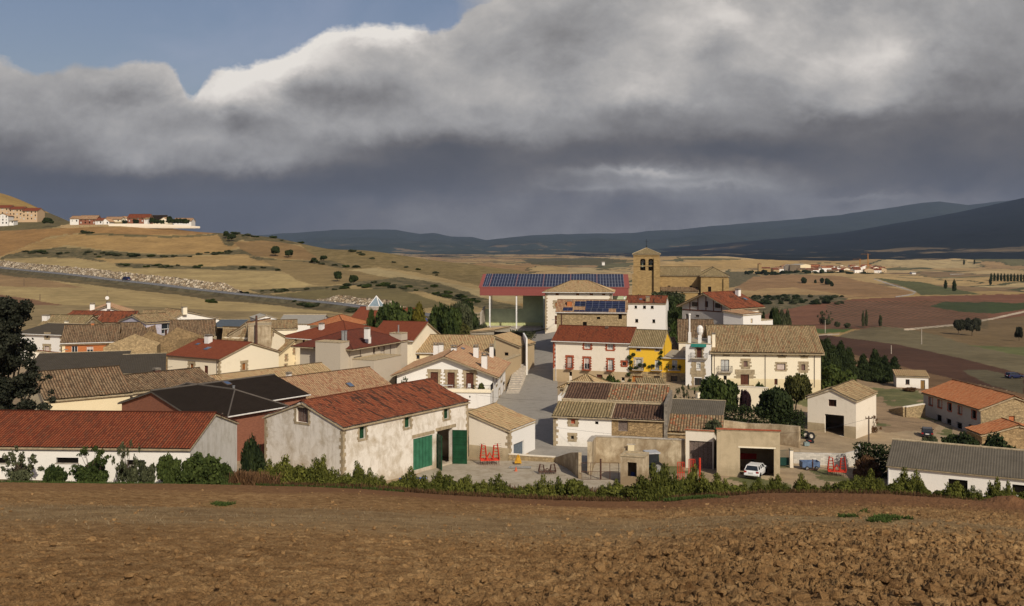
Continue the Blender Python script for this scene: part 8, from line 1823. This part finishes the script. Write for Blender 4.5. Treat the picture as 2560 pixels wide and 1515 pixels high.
x, y = at(150, 189); rt = empty('street_lamp', (x, y, zat(893, 189))); tag(rt, 'street lamp with curved arm by the orange brick house corner', 'street lamp'); mb = MB(); mb.path([(0, 0, -1), (.1, -.1, .6), (.5, -.3, 1.2), (1.2, -.6, 1.5)], .05); mb.build('bracket', METAL, rt); mb = MB(); mb.box(1.1, -.75, 1.45, 1.8, -.5, 1.6); mb.build('lamp_head', METAL, rt)
# terrace plants
p = CHALET.w(14.2, -2.3); tree('potted_shrub', 'rounded green topiary bush on the chalet terrace corner', 'potted plant', 'bush', p.x, p.y, 1.35, .62, 'hedge', 1, z=-26+2.8)
p = CHALET.w(13.0, -2.4); tree('potted_shrub', 'small leafy plant between the white chair and the topiary bush', 'potted plant', 'sparse', p.x, p.y, .8, .35, 'mid', 2, z=-26+2.8)
p = CHALET.w(7.4, -2.4); tree('potted_shrub', 'low trailing plant at the left end of the terrace table', 'potted plant', 'bush', p.x, p.y, .6, .5, 'grass', 0, z=-26+2.8)
p = CHALET.w(1.6, -1.4); tree('potted_shrub', 'dark bushy plant at the left corner of the chalet', 'potted plant', 'sparse', p.x, p.y, 2.0, .9, 'mid', 0, z=-26+2.9)
# blue heap and blue plough near the barn doors
x, y = at(1030, 108.5); rt = empty('plough', (x, y, G(x, y))); tag(rt, 'bright blue farm implement half hidden by weeds below the green door', 'farm implement'); mb = MB(); BB = flat('bright_blue_paint', (.06, .13, .42), .6)
for i in range(5): mb.bar((-1+i*.5, 0, .2+.1*i % 3), (-.6+i*.5, -.2, .9-.08*i), .07)
mb.bar((-1.4, 0, .5), (1.6, 0, .55), .08); mb.build('frame', BB, rt)

# ------------------------------------------------------------------ the upper village on the left hill
def farhouse(label, p0, p1, Y, yb, ye, rise, wm, rm, roof='gx', D=9, wins=2, floors=1, sub='house', below=3):
    A_ = Vector(at(p0, Y)); B_ = Vector(at(p1, Y)); z0 = zat(yb, Y); zt = zat(ye, Y); b = House(sub, label, 'house', A_, B_, D, z0, zt, rise, roof, wm, below=below)
    L = b.L
    for f in range(floors):
        for i in range(wins): s = L*(i+.5)/wins; h = b.H/floors; b.openm('F', s-.45, s+.45, h*f+h*.38, h*f+h*.38+1.2, 'dark' if (i+f) % 3 else 'curt')
    b.walls(); b.roof(rm, oe=.5, og=.3, fine=0, old=.02); return b
PCH = wall('peach_render', (.55, .40, .25), (.5, .32, .18), .1)
farhouse('left terraced peach house with red roof at the left border', -10, 22, 742, 547, 519.5, 2, PCH, 'red', wins=3, floors=3, D=12); farhouse('middle terraced peach house with red roof on the upper hill', 22, 55, 740, 549, 523, 2, PCH, 'red', wins=4, floors=3, D=12); b = farhouse('right terraced peach house with red roof on the upper hill', 55, 93, 738, 551.5, 527, 2.2, PCH, 'red', wins=4, floors=3, D=12)
farhouse('white half finished house with brick frame at the left border', -6, 20, 700, 562, 539, 1.5, WHITE2, 'pink', 'gy', wins=3, floors=3, D=8)
farhouse('low white garage row beside the half finished house', 20, 34, 702, 560, 552, .4, WHITE2, 'old', 'shedb', D=6, wins=2)
farhouse('white house at the left of the hilltop houses', 175, 197, 690, 559, 546, 1.8, WHITE2, 'pink', wins=2)
b = farhouse('prominent red brick chalet on the hilltop', 197, 240, 684, 561, 547, 2.4, BRICK2, 'pink', 'gx', D=10, wins=4, floors=2)
farhouse('white gabled house in front of the brick chalet', 238, 256, 676, 562.5, 551, 1.6, WHITE2, 'redo', 'gx', wins=2); farhouse('white gabled house right of the brick chalet', 254, 273, 678, 563, 553, 2.0, WHITE2, 'pink', 'gy', wins=2)
farhouse('long buff roofed house behind the white gables', 262, 302, 712, 556, 548, 1.8, CREAM, 'pink', wins=3); farhouse('small white gabled house in the middle of the hilltop', 296, 318, 720, 555, 547, 1.8, WHITE2, 'pink', 'gy', wins=2)
farhouse('large brick house with red roof at the hilltop', 318, 372, 694, 556, 544.5, 2.6, BRICK2, 'redb', wins=5, floors=2); farhouse('white annex in front of the large brick house', 360, 369, 688, 557, 547, .8, WHITE2, 'old', 'shedb', wins=1, D=4)
farhouse('house with a black slate roof on the hilltop', 372, 412, 702, 556, 549, 3.2, CREAM, 'slate', wins=2); farhouse('cream gabled end of the slate roofed house', 398, 421, 690, 559, 550, 2.0, CREAM, 'pink', 'gy', wins=2)
farhouse('white house with buff roof at the right end of the hilltop', 434, 478, 696, 560, 552, 2.0, WHITE2, 'pink', wins=3)
for i, (px, h, w) in enumerate(((340, 4, 2.4), (382, 5, 2.6), (392, 4, 2.6), (405, 3.6, 2.4), (422, 6, 2.6), (432, 4.6, 3.2), (446, 4.6, 3.2), (460, 4.4, 3.0), (468, 4, 2.4), (312, 3.4, 2.4), (120, 5, 4))):
    x, y = at(px, 682); tree('tree', ordi('gt')+' dark garden tree among the hilltop houses', 'tree', 'round', x, y, h, w, 'dark', i, 'garden trees of the hilltop houses', parts=False, z=zat(563, 682))
longwall('long pale garden wall below the hilltop houses', [at(272, 674), at(340, 674), at(420, 674), at(500, 676)], [zat(559.5, 674), zat(559, 674), zat(561, 674), zat(566, 676)], 0, .5, CREAM2, z0=12.0)
longwall('pale rubble wall left of the hilltop garden wall', [at(152, 672), at(200, 672), at(270, 673)], [zat(562.5, 672), zat(562, 672), zat(561, 673)], 0, .6, STONE, z0=12.0)

# ------------------------------------------------------------------ the far village in the valley
rnd = random.Random(21)
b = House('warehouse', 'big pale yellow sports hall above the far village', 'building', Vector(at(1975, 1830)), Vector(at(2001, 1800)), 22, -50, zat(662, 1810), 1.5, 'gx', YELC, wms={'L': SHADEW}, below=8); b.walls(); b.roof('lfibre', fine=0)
b = House('warehouse', 'grey shed attached to the left of the pale yellow hall', 'building', Vector(at(1962, 1835)), Vector(at(1975, 1832)), 20, -50, zat(663, 1830), .8, 'shedb', CONCD, below=8); b.walls(); b.roof('lfibre', fine=0)
b = House('church', 'far brown village church with square tower', 'church', Vector(at(1904, 1780)), Vector(at(1927, 1780)), 14, zat(684, 1780), zat(671, 1780), 2, 'gx', ASH, below=6); b.walls(); b.roof('redo', fine=0); w_ = Wing(b, -5.5, 0, 5.5, 7, b.z0, zat(660, 1780), 1, 'hip', ASH, 6); w_.walls(); w_.roof('redo', fine=0); w_.done()
pal_ = [WHITE2, WHITE2, CREAM, STONE, TANW, WHITE]; rl = ['redb', 'redb', 'redo', 'pink', 'orange', 'brown']
names = {id(WHITE2): 'white', id(CREAM): 'cream', id(STONE): 'stone', id(TANW): 'ochre', id(WHITE): 'whitewashed'}
for i in range(62):
    px = rnd.uniform(1990, 2200) if i > 6 else rnd.uniform(1928, 1965); row = rnd.random(); py = 671+row*12 + (0 if px < 2060 else 1); Y = 1930-row*190; A_ = Vector(at(px, Y)); w = rnd.uniform(12, 22); an = rnd.uniform(-.5, .5); wm = rnd.choice(pal_); rm = rnd.choice(rl); z0 = zat(py+2, Y)
    b = House('village_house', 'tiny '+names[id(wm)]+' house with '+{'redb': 'red', 'redo': 'old red', 'pink': 'buff', 'orange': 'orange', 'brown': 'brown'}[rm]+' roof in the '+('front' if row > .5 else 'back')+' of the far village', 'house', A_, A_+Vector((math.cos(an), math.sin(an)))*w, rnd.uniform(8, 12), z0, z0+rnd.uniform(5, 8.5), rnd.uniform(1.8, 3), rnd.choice(('gx', 'gx', 'gy')), wm, names[id(wm)]+' '+rm+' houses in the '+('front' if row > .5 else 'back')+' of the far village', below=8)
    for s_ in (.3, .7): b.openm('F', b.L*s_-.6, b.L*s_+.6, 1.6, 3.0, 'dark')
    b.walls(); b.roof(rm, fine=0, oe=.4)
for px, py, top, lb in ((2150, 676, 647, 'left and shorter orange tower crane in the far village'), (2170, 676, 634, 'right and taller orange tower crane in the far village')):
    x, y = at(px, 1820); z = zat(py, 1820); h = (py-top)/F*1820; rt = empty('tower_crane', (x, y, z)); tag(rt, lb, 'crane'); OR = flat('orange_crane_paint', (.50, .24, .06), .6)
    mb = MB(); [mb.bar((i, j, 0), (i, j, h), .18) for i in (-.7, .7) for j in (-.7, .7)]; [mb.bar((-.7, -.7, zz), (.7, -.7, zz+1.4), .12) for zz in np.arange(0, h-1.4, 1.4)]; mb.build('mast', OR, rt)
    mb = MB(); mb.bar((-9, 12, h-1), (3, -4, h-1), .3); mb.bar((-9, 12, h-.8), (0, 0, h+2), .1); mb.build('jib', OR, rt)
for (p0, p1, yb, Y, lb) in ((2378, 2414, 690.5, 1650, 'long low white farm shed far out in the valley'), (2280, 2290, 685, 1700, 'small white farmhouse alone in the far valley'), (2376, 2392, 726, 1150, 'low pale shed among trees in the valley meadow'), (1505, 1512, 659, 2300, 'tiny white hut on the golden fields behind the sports hall')):
    b = House('farm_shed', lb, 'shed', Vector(at(p0, Y)), Vector(at(p1, Y)), 10, zat(yb, Y), zat(yb-3, Y), 1.6, 'gx', WHITE2, below=4); b.walls(); b.roof('lfibre', fine=0)
# wind turbines along the far crest
for i, (px, py) in enumerate(((1594, 579), (1611, 576), (1631, 575), (1652, 575), (1688, 574), (1708, 572), (1730, 570), (1752, 567), (1775, 565), (1796, 563), (1820, 561), (1840, 559), (1364, 587), (1380, 586), (1396, 585), (1412, 584), (1428, 584))):
    Y = 13450; x, y = at(px, Y); z = zat(py+1, Y); rt = empty('wind_turbine', (x, y, z), rnd.uniform(-.5, .5)); tag(rt, ordi('wt')+' distant wind turbine on the crest of the far ridge', 'wind turbine', 'wind turbines on the far ridge'); WT = flat('turbine_grey', (.25, .26, .28), .7)
    mb = MB(); mb.bar((0, 0, 0), (0, 0, 46), 2.2, 0, 6, 1.4); mb.build('tower', WT, rt); mb = MB(); a0 = rnd.uniform(0, 2)
    for j in range(3): a = a0+j*2.094; mb.bar((0, -3, 46), (22*math.sin(a), -3, 46+22*math.cos(a)), 1.1, 0, 4, .4)
    mb.build('rotor', WT, rt)
# ------------------------------------------------------------------ the air
hb_ = MB(); hb_.box(-9000, -80, -140, 9500, 19000, 900)
hz = bpy.data.materials.new('haze_air'); hz.use_nodes = True; tt_ = hz.node_tree
for n_ in list(tt_.nodes): tt_.nodes.remove(n_)
o_ = tt_.nodes.new('ShaderNodeOutputMaterial'); v_ = tt_.nodes.new('ShaderNodeVolumePrincipled'); v_.inputs['Color'].default_value = (.46, .60, .92, 1); v_.inputs['Density'].default_value = 2.4e-5; v_.inputs['Anisotropy'].default_value = .0
tt_.links.new(v_.outputs[0], o_.inputs['Volume']); hz.volume_intersection_method = 'FAST' if hasattr(hz, 'volume_intersection_method') else None if False else hz.volume_intersection_method
tag(hb_.build('haze', hz), 'thin bluish air between here and the mountains', 'haze', kind='stuff')
